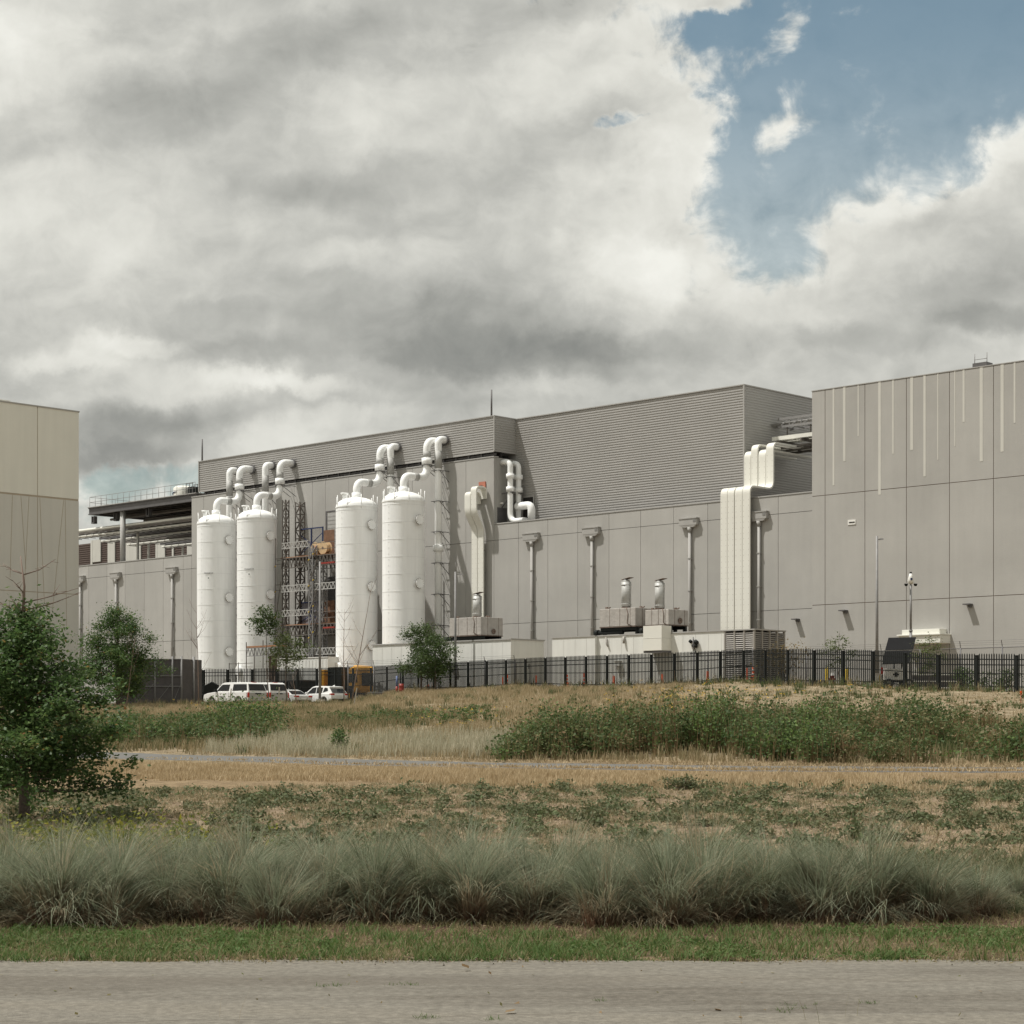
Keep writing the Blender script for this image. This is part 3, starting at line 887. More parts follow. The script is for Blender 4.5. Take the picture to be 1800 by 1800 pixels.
def build_left():
    u = -126.4
    vc = v_on_u(138.5, u)
    Yc = uvz(u, vc).y
    T = thing('office_block_building', 'two-tone cream and grey panel building at the left edge behind the oak', 'building', uvz(u, vc, 0))
    H = 553 / F * Yc
    zj = (HY - 879.5) / F * Yc; zl = (HY - 1045) / F * Yc
    def V(px): return v_on_u(px, u) - vc
    vs = [-26, V(-60), V(66), 0]
    lo = MB(); up = MB()
    for a, b in zip(vs, vs[1:]):
        up.box(-.018, 0, a + .03, b - .03 if b < 0 else b, zj + .07, H)
        lo.box(-.018, 0, a + .03, b - .03 if b < 0 else b, zl + .03, zj - .07)
        lo.box(-.018, 0, a + .03, b - .03 if b < 0 else b, 0.5, zl - .03)
    up.box(-34, -.019, -.018, 0, zj + .07, H); lo.box(-34, -.019, -.018, 0, .5, zj - .07)
    up.build('upper_wall', M['cream'], T); lo.build('lower_wall', M['grey_panel'], T)
    core = MB(); core.box(-34, -.02, -26, -.02, .5, H - .05); core.build('wall_core', M['caulk'], T)
    c = MB(); c.box(-34, .05, -26, .05, H, H + .1); c.build('parapet_cap', M['cap_metal'], T)
    d = MB()
    for x0, y0, x1, y1 in ((21.8, 871, 17.8, 1015), (36.7, 873, 45.5, 1000), (51, 874, 43, 1030), (70, 875, 78, 1060), (112, 881, 92, 1075), (114.5, 881, 117, 1100), (-14, 870, -20, 1050)):
        pts = []
        for px, y in ((x0, y0), (x1, y1)):
            vv = V(px); Y = uvz(u, vc + vv).y
            pts.append((.004, vv, (HY - y) / F * Y))
        pts[0] = (.004, pts[0][1], zj - .08)
        d.bar(pts[0], pts[1], .012, .035)
    d.build('reveal_lines', M['caulk'], T)
    e = MB(); e.box(-1.2, -.3, V(-30), V(22), H + .1, H + .24); e.build('roof_curb', M['duct_white'], T)
    return T
build_left()

# ------------------------------------------------------------------ roof canopy and pipe rack beside the high part
def build_canopy():
    v0 = VF + .6
    ue = on_v(155, v0)[0]; u1 = U1 - .05
    T = thing('roof_canopy', 'steel roof deck on a round column with a thin railing along its edge', 'canopy', uvz(ue, v0, 0))
    Lx = u1 - ue
    zt = 23.45; zb = 22.7
    f = MB()
    f.box(0, Lx, 0, .3, zb, zb + .1); f.box(0, Lx, .1, .16, zb + .1, zt - .1); f.box(0, Lx, 0, .3, zt - .1, zt)
    f.box(0, .3, .3, 16, zb, zb + .08); f.box(.1, .16, .3, 16, zb + .08, zt - .08)
    f.box(0, Lx, 15.8, 16, zb, zt)
    f.build('edge_beam', M['steel_dark'], T)
    f2 = MB(); f2.box(-.05, Lx, -.08, 16, zt + .001, zt + .07); f2.build('deck', M['cap_metal'], T)
    j = MB()
    x = 1.2
    while x < Lx - .4:
        j.box(x, x + .14, .3, 15.8, zb + .12, zb + .5, .8); x += 1.5
    for y in (3.5, 7, 10.5, 13.5):
        j.box(.3, Lx, y, y + .2, zb - .12, zb + .11)
    for y, zz in ((2.2, 22.3), (4.4, 22.1), (5.3, 22.1), (8.3, 22.2), (11.6, 22.0)):
        j.cyl((4 if y > 4 else 1, y, zz), (Lx, y, zz), .13, None, 8)
    j.build('joists', M['scaffold'], T)
    uc, Yc = on_v(216, v0 + .5)
    c = MB(); c.cyl((uc - ue, .5, H_LOW - 1), (uc - ue, .5, zb), .29, None, 18); c.build('column', M['pipe_grey'], T)
    for px in (166, 205, 262):
        uu = on_v(px, v0 + 1.2)[0] - ue
        h = MB(); h.box(uu - .3, uu - .18, 1.0, 1.4, 21.9, zb); h.box(uu + .12, uu + .24, 1.0, 1.4, 21.9, zb); h.box(uu - .3, uu + .24, 1.0, 1.4, 21.9, 22.05)
        h.build('hanger', M['steel_dark'], T)
    r = MB()
    n = 19
    for i in range(n):
        x = .15 + (Lx - .4) * i / (n - 1)
        r.cyl((x, .1, zt + .07), (x, .1, zt + 1.15), .024, None, 6)
    for zz in (.58, 1.15):
        r.cyl((.15, .1, zt + zz), (Lx - .25, .1, zt + zz), .024, None, 6)
    for y in np.linspace(1.6, 15.6, 9):
        r.cyl((.15, y, zt + .07), (.15, y, zt + 1.15), .024, None, 6)
    for zz in (.58, 1.15):
        r.cyl((.15, .1, zt + zz), (.15, 15.6, zt + zz), .024, None, 6)
    r.build('railing', M['steel'], T)
    # things standing on the deck
    uu, Y = on_v(322, v0 + 2.0)
    ch = thing('cooling_unit', 'cream drum-shaped cooling unit with a blue swirl on the roof deck', 'cooling unit', uvz(uu, v0 + 2.0, zt + .071))
    m = MB(); m.lathe([(.0, 0), (.98, 0), (1.0, .1), (1.0, 1.0), (.96, 1.05), (.75, 1.2), (.7, 1.12), (0, 1.12)], 24); m.build('casing', M['duct_white'], ch)
    m = MB()
    pts = []
    for i in range(9):
        a = math.radians(-175 + i * 12); pts.append((1.03 * math.cos(a), 1.03 * math.sin(a), .25 + .055 * i if i < 6 else .52 + .02 * (i - 5)))
    m.tube(pts, [.03, .08, .1, .1, .08, .06, .05, .04, .02], 6); m.build('swirl_mark', M['blue_frame'], ch)
    uu, Y = on_v(341, v0 + 2.0)
    ch = thing('roof_fan_box', 'small black fan box with an open frame beside the drum cooler', 'fan box', uvz(uu, v0 + 2.0, zt + .071))
    m = MB(); m.box(-.55, .3, -.4, .4, .12, 1.0); m.build('fan_body', M['black'], ch, bevel=.03)
    m = MB()
    for x in (-.65, -.1, .45):
        for y in (-.5, .5): m.bar((x, y, 0), (x, y, 1.35), .05)
    for y in (-.5, .5): m.bar((-.65, y, 1.3), (.45, y, 1.3), .05); m.bar((-.65, y, .1), (.45, y, .1), .05)
    m.build('fan_frame', M['steel_dark'], ch)
build_canopy()

def build_trays():
    labs = ['pale twin-pipe tray nearest the low parapet, longest of the rack', 'second pale pipe tray of the rack, just above the brown screens',
            'third pale pipe tray of the rack, ending by the round column', 'short rearmost pale pipe tray in front of the brown screen']
    for i, (v, ua, z) in enumerate(((120.2, -188.5, 21.05), (124, -183, 20.9), (128.6, -184.6, 20.95), (133.2, -184.4, 21.0))):
        L_ = -157.0 - ua if i == 0 else -152.5 - ua
        T = thing('pipe_tray', labs[i], 'pipe tray', uvz(ua, v, 0), group='pipe trays of the rooftop rack')
        p = MB()
        for y, r, dz in ((0, .16, .34), (.55, .12, .3), (1.05, .15, .34)):
            p.cyl((0, y, z + dz), (L_, y, z + dz), r, None, 10)
        p.cyl((0, .1, z - .28), (L_, .1, z - .28), .11, None, 8)
        p.cyl((0, .8, z - .25), (L_, .8, z - .25), .13, None, 8)
        p.build('pipes', M['duct_white'], T)
        s = MB()
        s.box(0, L_, -.22, -.16, z - .1, z + .12); s.box(0, L_, 1.25, 1.31, z - .1, z + .12)
        x = .5
        while x < L_:
            s.box(x, x + .12, -.16, 1.25, z - .08, z + .02); s.box(x, x + .08, -.1, 1.2, z - .46, z - .4); x += 1.3
        s.build('tray_frame', M['steel_dark'] if i % 2 else M['scaffold'], T)
        posts = MB()
        for x in (2.0, L_ * .5, L_ - 2.0):
            posts.box(x, x + .2, 1.35, 1.55, H_LOW - 1.0, z + .1)
        posts.build('support_post', M['concrete_pale'], T)
build_trays()

# ------------------------------------------------------------------ cable bridge between the right penthouse and the block
def build_bridge():
    T = thing('cable_bridge', 'grey steel cable bridge spanning from the penthouse to the striped block', 'cable bridge', uvz(-91, 124, 0))
    a = MB()
    for y, z in ((0, 23.35), (0, 23.95), (1.6, 23.35), (1.6, 23.95)):
        a.box(.3, 22, y, y + .08, z, z + .18)
    x = .5
    while x < 21:
        for y in (0, 1.6):
            a.bar((x, y + .04, 23.5), (x + .9, y + .04, 24.0), .06); a.bar((x + .9, y + .04, 23.5), (x + .9, y + .04, 24.0), .06)
        a.box(x, x + .08, .08, 1.6, 23.38, 23.46); x += 1.1
    a.build('truss', M['steel'], T)
    b = MB()
    for y in (.3, .7, 1.1): b.cyl((-.4, y, 23.68), (22, y, 23.68), .13, None, 8)
    b.build('conduits', M['cap_metal'], T)
    c = MB()
    for y in (-.9, .2):
        c.box(.4, 22, y, y + .9, 22.25, 22.32); c.box(.4, 22, y, y + .06, 22.32, 22.55); c.box(.4, 22, y + .84, y + .9, 22.32, 22.55)
    c.build('tray', M['duct_white'], T)
    d = MB()
    x = 1.0
    while x < 21:
        d.box(x, x + .12, -1.1, 2.0, 22.0, 22.22); d.bar((x, .3, 22.2), (x, .3, 23.4), .07); x += 2.2
    for y, z in ((-.6, 21.75), (.0, 21.6), (.5, 21.75), (1.1, 21.55), (1.6, 21.8)):
        d.tube(fillet([(.5, y, z - .1), (6, y, z), (7.0, y + .3, z - .35), (12, y + .3, z - .3), (22, y + .3, z)], .5), .1, 7)
    d.build('under_steel', M['scaffold'], T)
build_bridge()

# ================================================================== TANKS AND PIPES
VT = 113.6
TANKS = [(380.5, 'leftmost white storage tank, beside the low wall, with small lettering'), (451.5, 'white storage tank with small lettering, right of the leftmost tank'),
         (627, 'white storage tank without lettering, just right of the scaffold'), (709.5, 'rightmost white storage tank, next to the tall straight pipe')]
TR = 1.83
def text_obj(s, size, m, parent, loc, rot, name='lettering', extrude=.004):
    cu = bpy.data.curves.new(name, 'FONT')
    cu.body = s; cu.size = size; cu.extrude = extrude; cu.align_x = 'CENTER'; cu.align_y = 'CENTER'
    tmp = bpy.data.objects.new(name + '_curve', cu)
    me = bpy.data.meshes.new_from_object(tmp)
    bpy.data.objects.remove(tmp)
    me.materials.clear(); me.materials.append(m)
    o = bpy.data.objects.new(name, me); COL.objects.link(o)
    o.parent = parent; o.location = loc; o.rotation_euler = rot
    return o

def build_tanks():
    out = []
    for i, (px, lab) in enumerate(TANKS):
        u, Y = on_v(px, VT)
        ztop = 19.3
        T = thing('storage_tank', lab, 'tank', uvz(u, VT, 0), group='white storage tanks')
        s = MB()
        s.lathe([(TR, GZ), (TR, ztop)], 56)
        for k in range(12):
            z = 2.6 + 1.48 * k
            if z < ztop - .3:
                for pr in ([(TR, z), (TR + .014, z)], [(TR + .014, z), (TR + .014, z + .045)], [(TR + .014, z + .045), (TR, z + .045)]):
                    s.lathe(pr, 56, tone=.92)
        for pr in ([(TR, ztop - .12), (TR + .035, ztop - .12)], [(TR + .035, ztop - .12), (TR + .035, ztop - .02)], [(TR + .035, ztop - .02), (TR, ztop - .02)]):
            s.lathe(pr, 56)
        s.build('shell', M['tank_white'], T)
        d = MB()
        d.lathe([(TR * math.cos(a), ztop + .86 * math.sin(a)) for a in np.linspace(0, math.pi / 2 - .001, 10)], 48)
        d.build('dome', M['tank_white'], T)
        # manways facing along the facade
        for z in (4.3, 7.1, 12.2, 17.6):
            if z == 4.3 and i != 2: pass
            a = 0.0
            m = MB()
            m.cyl((TR - .12, 0, z), (TR + .2, 0, z), .36, None, 24); m.cyl((TR + .25, 0, z), (TR + .32, 0, z), .43, None, 24)
            o = m.build('manway', M['tank_white'], T)
            o.rotation_euler = (0, 0, math.radians(-2))
            n = MB()
            for k in range(12):
                b = 2 * math.pi * k / 12
                n.box(TR + .318, TR + .34, math.cos(b) * .39 - .02, math.cos(b) * .39 + .02, z + math.sin(b) * .39 - .02, z + math.sin(b) * .39 + .02)
            n.cyl((TR + .2, 0, z), (TR + .249, 0, z), .46, None, 24)
            n.build('bolt_ring', M['louver'], o)
        # low round nozzle towards the yard
        m = MB(); a = math.radians(-98)
        px_, py_ = math.cos(a), math.sin(a)
        m.cyl((px_ * (TR - .1), py_ * (TR - .1), 5.2), (px_ * (TR + .25), py_ * (TR + .25), 5.2), .42, None, 20); m.build('manway', M['tank_white'], T)
        # rail posts and small nozzle on the dome, column of studs down the shell
        r = MB()
        for k in range(9):
            a = 2 * math.pi * k / 9 + .2
            x, y = math.cos(a) * (TR - .02), math.sin(a) * (TR - .02)
            r.cyl((x, y, ztop - .25), (x, y, ztop + .95), .035, None, 6)
        r.build('rail_posts', M['tank_white'], T)
        n = MB(); n.cyl((-.75, -.75, ztop + .4), (-.75, -.75, ztop + 1.12), .2, None, 14); n.cyl((-.75, -.75, ztop + 1.12), (-.75, -.75, ztop + 1.24), .36, None, 16)
        n.bar((-.2, -1.1, ztop + .4), (-.45, -1.25, ztop + .95), .06); n.bar((.25, -.9, ztop + .5), (.1, -1.0, ztop + 1.0), .1)
        n.build('vent_nozzle', M['tank_white'], T)
        st = MB(); a = math.radians(-87)
        for k in range(34):
            z = 2.2 + k * .5
            st.box(math.cos(a) * TR - .03, math.cos(a) * TR + .03, math.sin(a) * TR - .025, math.sin(a) * TR, z, z + .07)
        st.build('studs', M['tank_white'], T)
        if i < 2:
            phi = math.radians(-15) - TH - math.pi / 2          # the side of the shell that looks at the road, a little to the left
            wa = math.radians(-90 - 15)
            la = wa - TH
            zc = (HY - (1007.0 if i == 0 else 1000.0)) / F * (Y - TR)
            R = TR + .022
            for dx, txt in ((0, 'Optimal Ltd'),):
                text_obj(txt, .19, M['dark_green'], T, (R * math.cos(la), R * math.sin(la), zc), (math.pi / 2, 0, la + math.pi / 2))
            m = MB(); m.box(-.05, .05, -.012, 0, -.05, .05); o = m.build('placard', M['dark_green'], T)
            o.location = (R * math.cos(la), R * math.sin(la), zc - .48); o.rotation_euler = (0, 0, la + math.pi / 2)
        out.append((u, T))
    return out
TK = build_tanks()

def bracket(mb, x, y0, y1, z):
    for s in (-.38, .38):
        mb.bar((x + s, y0 - .42, z), (x + s, y1, z), .05); mb.bar((x + s, y0 - .2, z), (x + s, y1, z - .95), .04)
    mb.bar((x - .5, y0 - .38, z), (x + .5, y0 - .38, z), .05); mb.bar((x - .5, y0 + .40, z), (x + .5, y0 + .40, z), .05)

def build_pipes():
    straight_px = (403.5, 466.5, 686.5, 770.5)
    names = ('leftmost tank', 'second lettered tank', 'tank beside the scaffold', 'rightmost tank')
    for i, (u, T) in enumerate(TK):
        P = thing('process_pipe', 'white S-shaped pipe rising from the top of the ' + names[i], 'pipe', uvz(u, VT, 0), group='S-shaped tank pipes')
        r = .325
        p = MB()
        path = fillet([(0, 0, 20.0), (0, 0, 21.55), (0, 2.75, 21.55), (0, 2.75, 24.85), (0, 4.38, 24.85)], 1.02, 9)
        p.tube(path, r, 20)
        p.build('pipe_run', M['pipe_white'], P)
        f = MB(); f.cyl((0, 0, 20.0), (0, 0, 20.55), .44, None, 20); f.build('coupling', M['pipe_white'], P)
        f = MB(); f.cyl((0, 2.75, 22.75), (0, 2.75, 23.3), .46, None, 20); f.build('coupling', M['pipe_white'], P)
        for q0, q1 in (((0, 1.15, 21.55), (0, 1.65, 21.55)), ((0, 2.75, 23.3), (0, 2.75, 23.85))):
            g = MB(); g.cyl(q0, q1, .338, None, 20); g.build('shade_band', M['pipe_grey'], P)  # grey sleeves: shading of the white pipe put in as colour
        fl = MB(); fl.cyl((0, 4.2, 24.85), (0, 4.29, 24.85), .46, None, 20); fl.build('wall_flange', M['steel_dark'], P)
        b = MB(); bracket(b, 0, 2.75, 4.36, 22.68); b.build('bracket', M['steel_dark'], P)
        us, Y = on_v(straight_px[i], 117.05)
        P = thing('process_pipe', 'straight white pipe running down the wall behind the ' + names[i], 'pipe', uvz(us, 117.05, 0), group='straight wall pipes')
        p = MB(); p.tube(fillet([(0, 0, GZ), (0, 0, 24.95), (0, .95, 24.95)], .9, 9), .315, 20); p.build('pipe_run', M['pipe_white'], P)
        f = MB(); f.cyl((0, 0, 15.2), (0, 0, 15.75), .45, None, 20); f.build('coupling', M['pipe_white'], P)
        g = MB(); g.cyl((0, 0, 22.4), (0, 0, 23.9), .328, None, 20); g.build('shade_band', M['pipe_grey'], P)  # pipe shading added as a grey sleeve here too
        fl = MB(); fl.cyl((0, .77, 24.95), (0, .85, 24.95), .44, None, 20); fl.build('wall_flange', M['steel_dark'], P)
        for z in (22.2, 19.55, 16.9, 14.2, 11.5, 8.8, 6.1):
            b = MB(); bracket(b, 0, 0, .94, z); b.build('bracket', M['steel_dark'], P)
        c = MB(); c.cyl((-.75, .45, GZ), (-.75, .45, 13.9), .07, None, 8); c.build('conduit', M['steel_dark'], P)
    # two smaller pipes in the notch beside the high wall
    labs = ('smaller white pipe in the wall notch, nearest the high wall, bending out at its foot', 'smaller white pipe in the wall notch with a fat horizontal elbow at its foot')
    for i, px in enumerate((897, 911.5)):
        v = v_on_u(px, -114.9)
        P = thing('process_pipe', labs[i], 'pipe', uvz(-114.9, v, 0), group='pipes in the wall notch')
        p = MB()
        if i == 0:
            pts = [(-1.05, 0, 22.55), (0, 0, 22.55), (0, 0, 17.45), (1.6, 0, 17.45)]
        else:
            pts = [(-1.05, 0, 22.5), (0, 0, 22.5), (0, 0, 17.6), (.9, 0, 17.6), (.9, 0.15, 17.2)]
        p.tube(fillet(pts, .85, 8), .24, 16); p.build('pipe_run', M['pipe_white'], P)
        for z in (20.0, 21.1):
            f = MB(); f.cyl((0, 0, z), (0, 0, z + .4), .36, None, 18); f.build('coupling', M['pipe_white'], P)
        b = MB(); b.bar((-1, 0, 19.9), (.4, 0, 19.9), .07); b.bar((-1, 0, 18.7), (.3, 0, 19.9), .07); b.bar((.3, -.35, 19.9), (.3, .35, 19.9), .07); b.build('bracket', M['steel_dark'], P)
        if i == 1:
            q = MB(); q.tube(fillet([(.3, -.5, 18.75), (2.0, -.5, 18.75), (2.0, -.5, 17.25)], .5, 8), .33, 18); q.build('elbow', M['pipe_white'], P)
build_pipes()

# ------------------------------------------------------------------ cream cable ducts
def strip(profile, width, thick, name, lab, u, v, group, row=.36):
    """A flat duct whose side outline follows profile (y, z); returns the thing."""
    T = thing(name, lab, 'cable duct', uvz(u, v, 0), group=group)
    pts = [Vector((0, a, b)) for a, b in profile]
    n = len(pts); vs = []
    for i, p in enumerate(pts):
        d = (pts[min(i + 1, n - 1)] - pts[max(i - 1, 0)]).normalized()
        nrm = Vector((0, -d.z, d.y))
        for k, off in ((0, 0), (1, 0), (1, thick), (0, thick)):
            q = p - nrm * off
            vs.append((k * width, q.y, q.z))
    fs = []
    for i in range(n - 1):
        a = i * 4; b = a + 4
        fs += [(a, a + 1, b + 1, b), (a + 1, a + 2, b + 2, b + 1), (a + 2, a + 3, b + 3, b + 2), (a + 3, a, b, b + 3)]
    m = MB(); m.add(vs, fs, 1.0); m.add(vs[:4], [(0, 3, 2, 1)]); m.add(vs[-4:], [(0, 1, 2, 3)])
    m.build('duct_cover', M['duct_white'], T, bevel=.012)
    # rows of fixings on the straight stretches
    r = MB()
    for a, b in zip(pts, pts[1:]):
        L_ = (b - a).length
        if L_ < 1.2: continue
        d = (b - a) / L_; nrm = Vector((0, -d.z, d.y))
        k = row * .7
        while k < L_ - .2:
            for x in (.17, .5, .83):
                if x == .5: continue
                c = a + d * k + nrm * .006
                hw = .022
                e = Vector((hw, 0, 0)); g = d * hw
                base = Vector((x * width, 0, 0)) + c
                r.add([base - e - g, base + e - g, base + e + g, base - e + g], [(0, 1, 2, 3)])
            k += row * 1.15
    r.build('rivets', M['duct_dot'], T)
    s = MB()
    ys = [p for p in profile]
    for (a, b) in zip(pts, pts[1:]):
        if (b - a).length > 2 and abs((b - a).z) > 1.5:
            z = min(a.z, b.z) + .5
            while z < max(a.z, b.z) - .3:
                s.box(width * .3, width * .7, a.y + thick + .002, a.y + thick + .3, z, z + .08); z += 1.9
    if s.v: s.build('standoff', M['steel_dark'], T)
    return T

def round_profile(pts, r, seg=8):
    q = fillet([(0, a, b) for a, b in pts], r, seg)
    return [(p.y, p.z) for p in q]

def build_ducts():
    v = 117.35
    edges = [1266.3, 1278.6, 1291.6, 1305, 1318.6]
    labs = ['cream riveted duct climbing over the parapet, leftmost of four side by side', 'cream riveted duct, second of four from the ribbed penthouse corner',
            'cream riveted duct, third of four climbing over the parapet', 'cream riveted duct of the four nearest the rain scupper on its right']
    for i in range(4):
        u0, Y = on_v(edges[i], v); u1, _ = on_v(edges[i + 1], v)
        up = 21.7 if i % 2 else 21.25
        fwd = 2.95 
        prof = round_profile([(0, 5.2), (0, 18.15), (fwd, 18.15), (fwd, up), (9.0, up)], .62)
        strip(prof, (u1 - u0) - .035 - (.05 if i == 1 else 0), .14, 'cable_duct', labs[i], u0, v, 'cream cable ducts over the parapet')
    v = 117.45
    e = [(828.8, 838.6), (839.6, 849.4)]
    labs = ['cream duct with a hooked top on the tank wall, its left half', 'cream duct with a hooked top on the tank wall, its right half']
    for i in range(2):
        u0, Y = on_v(e[i][0], v); u1, _ = on_v(e[i][1], v)
        zt = 20.05 if i == 0 else 20.45
        prof = round_profile([(0, 5.0), (0, 16.9), (-.85, 18.2), (-.85, zt), (.5, zt), (.5, zt - 1.0)], .45)
        strip(prof, u1 - u0, .13, 'cable_duct', labs[i], u0, v, 'hooked cream ducts')
    s = thing('duct_end_plate', 'small orange-red plate on the wall above the hooked cream duct', 'wall plate', uvz(on_v(842, 117.9)[0], 117.9, 20.62))
    m = MB(); m.box(-.05, .75, 0, .09, .03, .32); m.box(.45, .75, 0, .09, -.25, .03); m.build('plate', mat('faded_orange', (.40, .15, .10), .8), s)
build_ducts()

# ================================================================== GENERATOR YARD
def build_enclosures():
    u0, u1 = on_v(655, 107.7)[0], on_v(898, 107.7)[0]
    T = thing('generator_enclosure', 'long pale metal enclosure with one grey exhaust box, nearest the tanks', 'enclosure', uvz(u0, 107.7, 0), group='generator enclosures')
    L_ = u1 - u0; D = v_on_u(956, u1) - 107.7; H = 6.72
    def skin(mb, x0, x1, y0, y1, z0, z1, step=1.15):
        mb.box(x0, x1, y0, y1, z0, z1)
        x = x0 + step
        while x < x1 - .2:
            mb.box(x, x + .03, y0 - .012, y0, z0, z1 - .08, .93); x += step
    m = MB(); skin(m, 0, L_, 0, D, 2.2, H); m.box(L_, L_ + .012, .4, .43, 2.2, H, .92)
    m.build('casing', M['enclosure'], T)
    m = MB(); m.box(-.07, L_ + .07, -.07, D + .07, H, H + .1); m.build('roof_edge', M['cap_metal'], T)
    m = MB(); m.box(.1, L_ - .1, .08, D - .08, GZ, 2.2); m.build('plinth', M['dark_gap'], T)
    x = on_v(799, 107.7)[0] - u0
    m = MB(); m.box(x - .25, x + .2, -.35, 0, 4.65, 5.0); m.box(x - .28, x + .23, -.4, 0, 5.0, 5.05); m.box(x - .1, x + .06, -.2, 0, 4.2, 4.65); m.build('vent_hood', M['white_plain'], T, bevel=.01)
    m = MB(); m.box(L_ + .013, L_ + .05, 1.2, 2.1, 2.4, 4.5, .96); m.build('access_door', M['enclosure'], T)
    for px in (906, 930):
        xx = v_on_u(px, u1) - 107.7
        m = MB(); m.box(L_ + .012, L_ + .05, xx - .08, xx + .1, 2.3, 4.9); m.build('conduit', M['louver'], T)

    v0 = 108.0
    a0, a1 = on_v(975, v0)[0], on_v(1326, v0)[0]
    ul = on_v(1273, v0)[0]
    T2 = thing('generator_enclosure', 'pale metal enclosure with two exhaust boxes and a louvred right end', 'enclosure', uvz(a0, v0, 0), group='generator enclosures')
    L2 = a1 - a0; xl = ul - a0; D2 = v_on_u(1380, a1) - v0; H = 6.68
    xs = on_v(1050.5, v0)[0] - a0
    m = MB(); skin(m, 0, xs, -.28, D2, 2.2, H - .0); skin(m, xs + .001, xl, 0, D2, 2.2, H - .003)
    m.build('casing', M['enclosure'], T2)
    m = MB(); m.box(-.05, xs + .02, -.33, D2 + .05, H, H + .08); m.box(xs + .021, L2 + .06, -.06, D2 + .06, H + .002, H + .09); m.build('roof_edge', M['cap_metal'], T2)
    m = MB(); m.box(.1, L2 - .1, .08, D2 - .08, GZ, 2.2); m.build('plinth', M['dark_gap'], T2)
    # front box
    b0, b1 = on_v(1130.5, 106.9)[0] - a0, on_v(1163, 106.9)[0] - a0
    m = MB(); m.box(b0, b1, -1.1, -.005, 5.45, 7.22); m.box(b0 - .01, b1 + .01, -1.112, -.01, 6.32, 6.345, .8); m.build('intake_box', M['duct_white'], T2, bevel=.012)
    m = MB(); m.box(b0, b1, -1.05, -.02, 5.3, 5.44); m.build('intake_grille', M['steel_dark'], T2)
    # louvred end
    m = MB(); m.box(xl + .12, L2 - .12, .12, D2 - .12, 2.2, H - .1); m.build('louver_core', M['dark_gap'], T2)
    m = MB()
    n = 30
    for i in range(n):
        z = 2.32 + i * .143
        m.add([(xl + .02, 0, z), (L2, 0, z), (L2, .07, z + .095), (xl + .02, .07, z + .095)], [(0, 1, 2, 3)])
        m.add([(L2, 0, z), (L2, D2, z), (L2 - .07, D2, z + .095), (L2 - .07, 0, z + .095)], [(0, 1, 2, 3)])
    for x in np.linspace(xl + .05, L2 - .05, 4): m.box(x - .06, x + .06, -.02, .12, 2.2, H)
    for y in np.linspace(.05, D2 - .05, 5): m.box(L2 - .12, L2 + .02, y - .06, y + .06, 2.2, H)
    m.build('louvers', M['louver'], T2)
    for px, z in ((1089, 4.6),):
        x = on_v(px, v0)[0] - a0
        m = MB(); m.box(x - .22, x + .2, -.32, 0, z - .15, z + .2); m.box(x - .25, x + .23, -.36, 0, z + .2, z + .25); m.box(x - .1, x + .05, -.2, 0, z - .6, z - .15); m.build('vent_hood', M['white_plain'], T2, bevel=.01)
    m = MB(); x = on_v(1222, v0)[0] - a0
    m.cyl((x - .4, -.12, 6.1), (x - .25, -.12, 6.0), .12, None, 8); m.cyl((x + .1, -.15, 6.05), (x + .3, -.15, 5.9), .16, None, 8); m.cyl((x - .1, -.15, 5.75), (x + .25, -.15, 5.7), .12, None, 8)
    m.tube([(x - .1, -.05, 6.2), (x, -.1, 5.6), (x + .15, -.06, 5.0)], .03, 6); m.build('sounders', M['black'], T2)
    m = MB(); x = on_v(1076, v0)[0] - a0; m.tube([(x - .5, -.1, 6.6), (x - .45, -.1, 6.1), (x - .3, -.1, 5.9)], .06, 6); m.tube([(x + 1.2, -.1, 6.6), (x + 1.25, -.15, 6.1)], .09, 6); m.build('drain_pipe', M['louver'], T2)
    # conduit loop in front
    m = MB(); xa, xb = on_v(1212, 106.6)[0] - a0, on_v(1330, 106.6)[0] - a0
    m.cyl((xa, -1.3, 5.15), (xb, -1.3, 5.15), .045, None, 6)
    for x in (xa + .3, xa + 1.6, xb - .4): m.cyl((x, -1.3, GZ), (x, -1.3, 5.15 if x < xb - 1 else 5.4), .04, None, 6)
    m.cyl((xa + .25, -1.3, 5.1), (xa + .25, -1.3, 6.3), .035, None, 6)
    m.build('conduit_rail', M['steel_dark'], T2)

    # exhaust boxes on top (things of their own: they sit on the enclosures)
    def exhaust(lab, ua, ub, va, vb, z0, z1, pipe, stack_h):
        E = thing('exhaust_silencer', lab, 'exhaust unit', uvz(ua, va, 0), group='exhaust units on the enclosures')
        W, D = ub - ua, vb - va
        m = MB(); m.box(0, W, 0, D, z0, z1); m.build('insulated_box', M['exhaust'], E, bevel=.04)
        m = MB()
        for x in np.linspace(W * .28, W * .85, 3): m.box(x, x + .025, -.012, .0, z0, z1, .8)
        for y in np.linspace(D * .3, D * .8, 2): m.box(W, W + .012, y, y + .03, z0, z1, .8)
        m.box(-.02, W + .02, -.02, D + .02, z0 - .05, z0, .9)
        m.build('wrap_seams', M['rust'], E)
        m = MB()
        for x in (.15, W * .5, W - .2):
            for y in (.2, D - .4): m.box(x, x + .22, y, y + .22, 6.8, z0 - .05)
        m.box(0, W, .1, .34, z0 - .28, z0 - .051); m.box(0, W, D - .4, D - .16, z0 - .28, z0 - .051)
        m.cyl((-.55, .25, 7.0), (W * .6, .25, 7.0), .15, None, 10); m.cyl((-.62, .25, 7.0), (-.3, .25, 7.0), .24, None, 12)
        m.build('support_frame', M['black'], E)
        px_, py_ = pipe
        m = MB(); r = .36
        m.cyl((px_, py_, z1 + .16), (px_, py_, z1 + stack_h), r, None, 20)
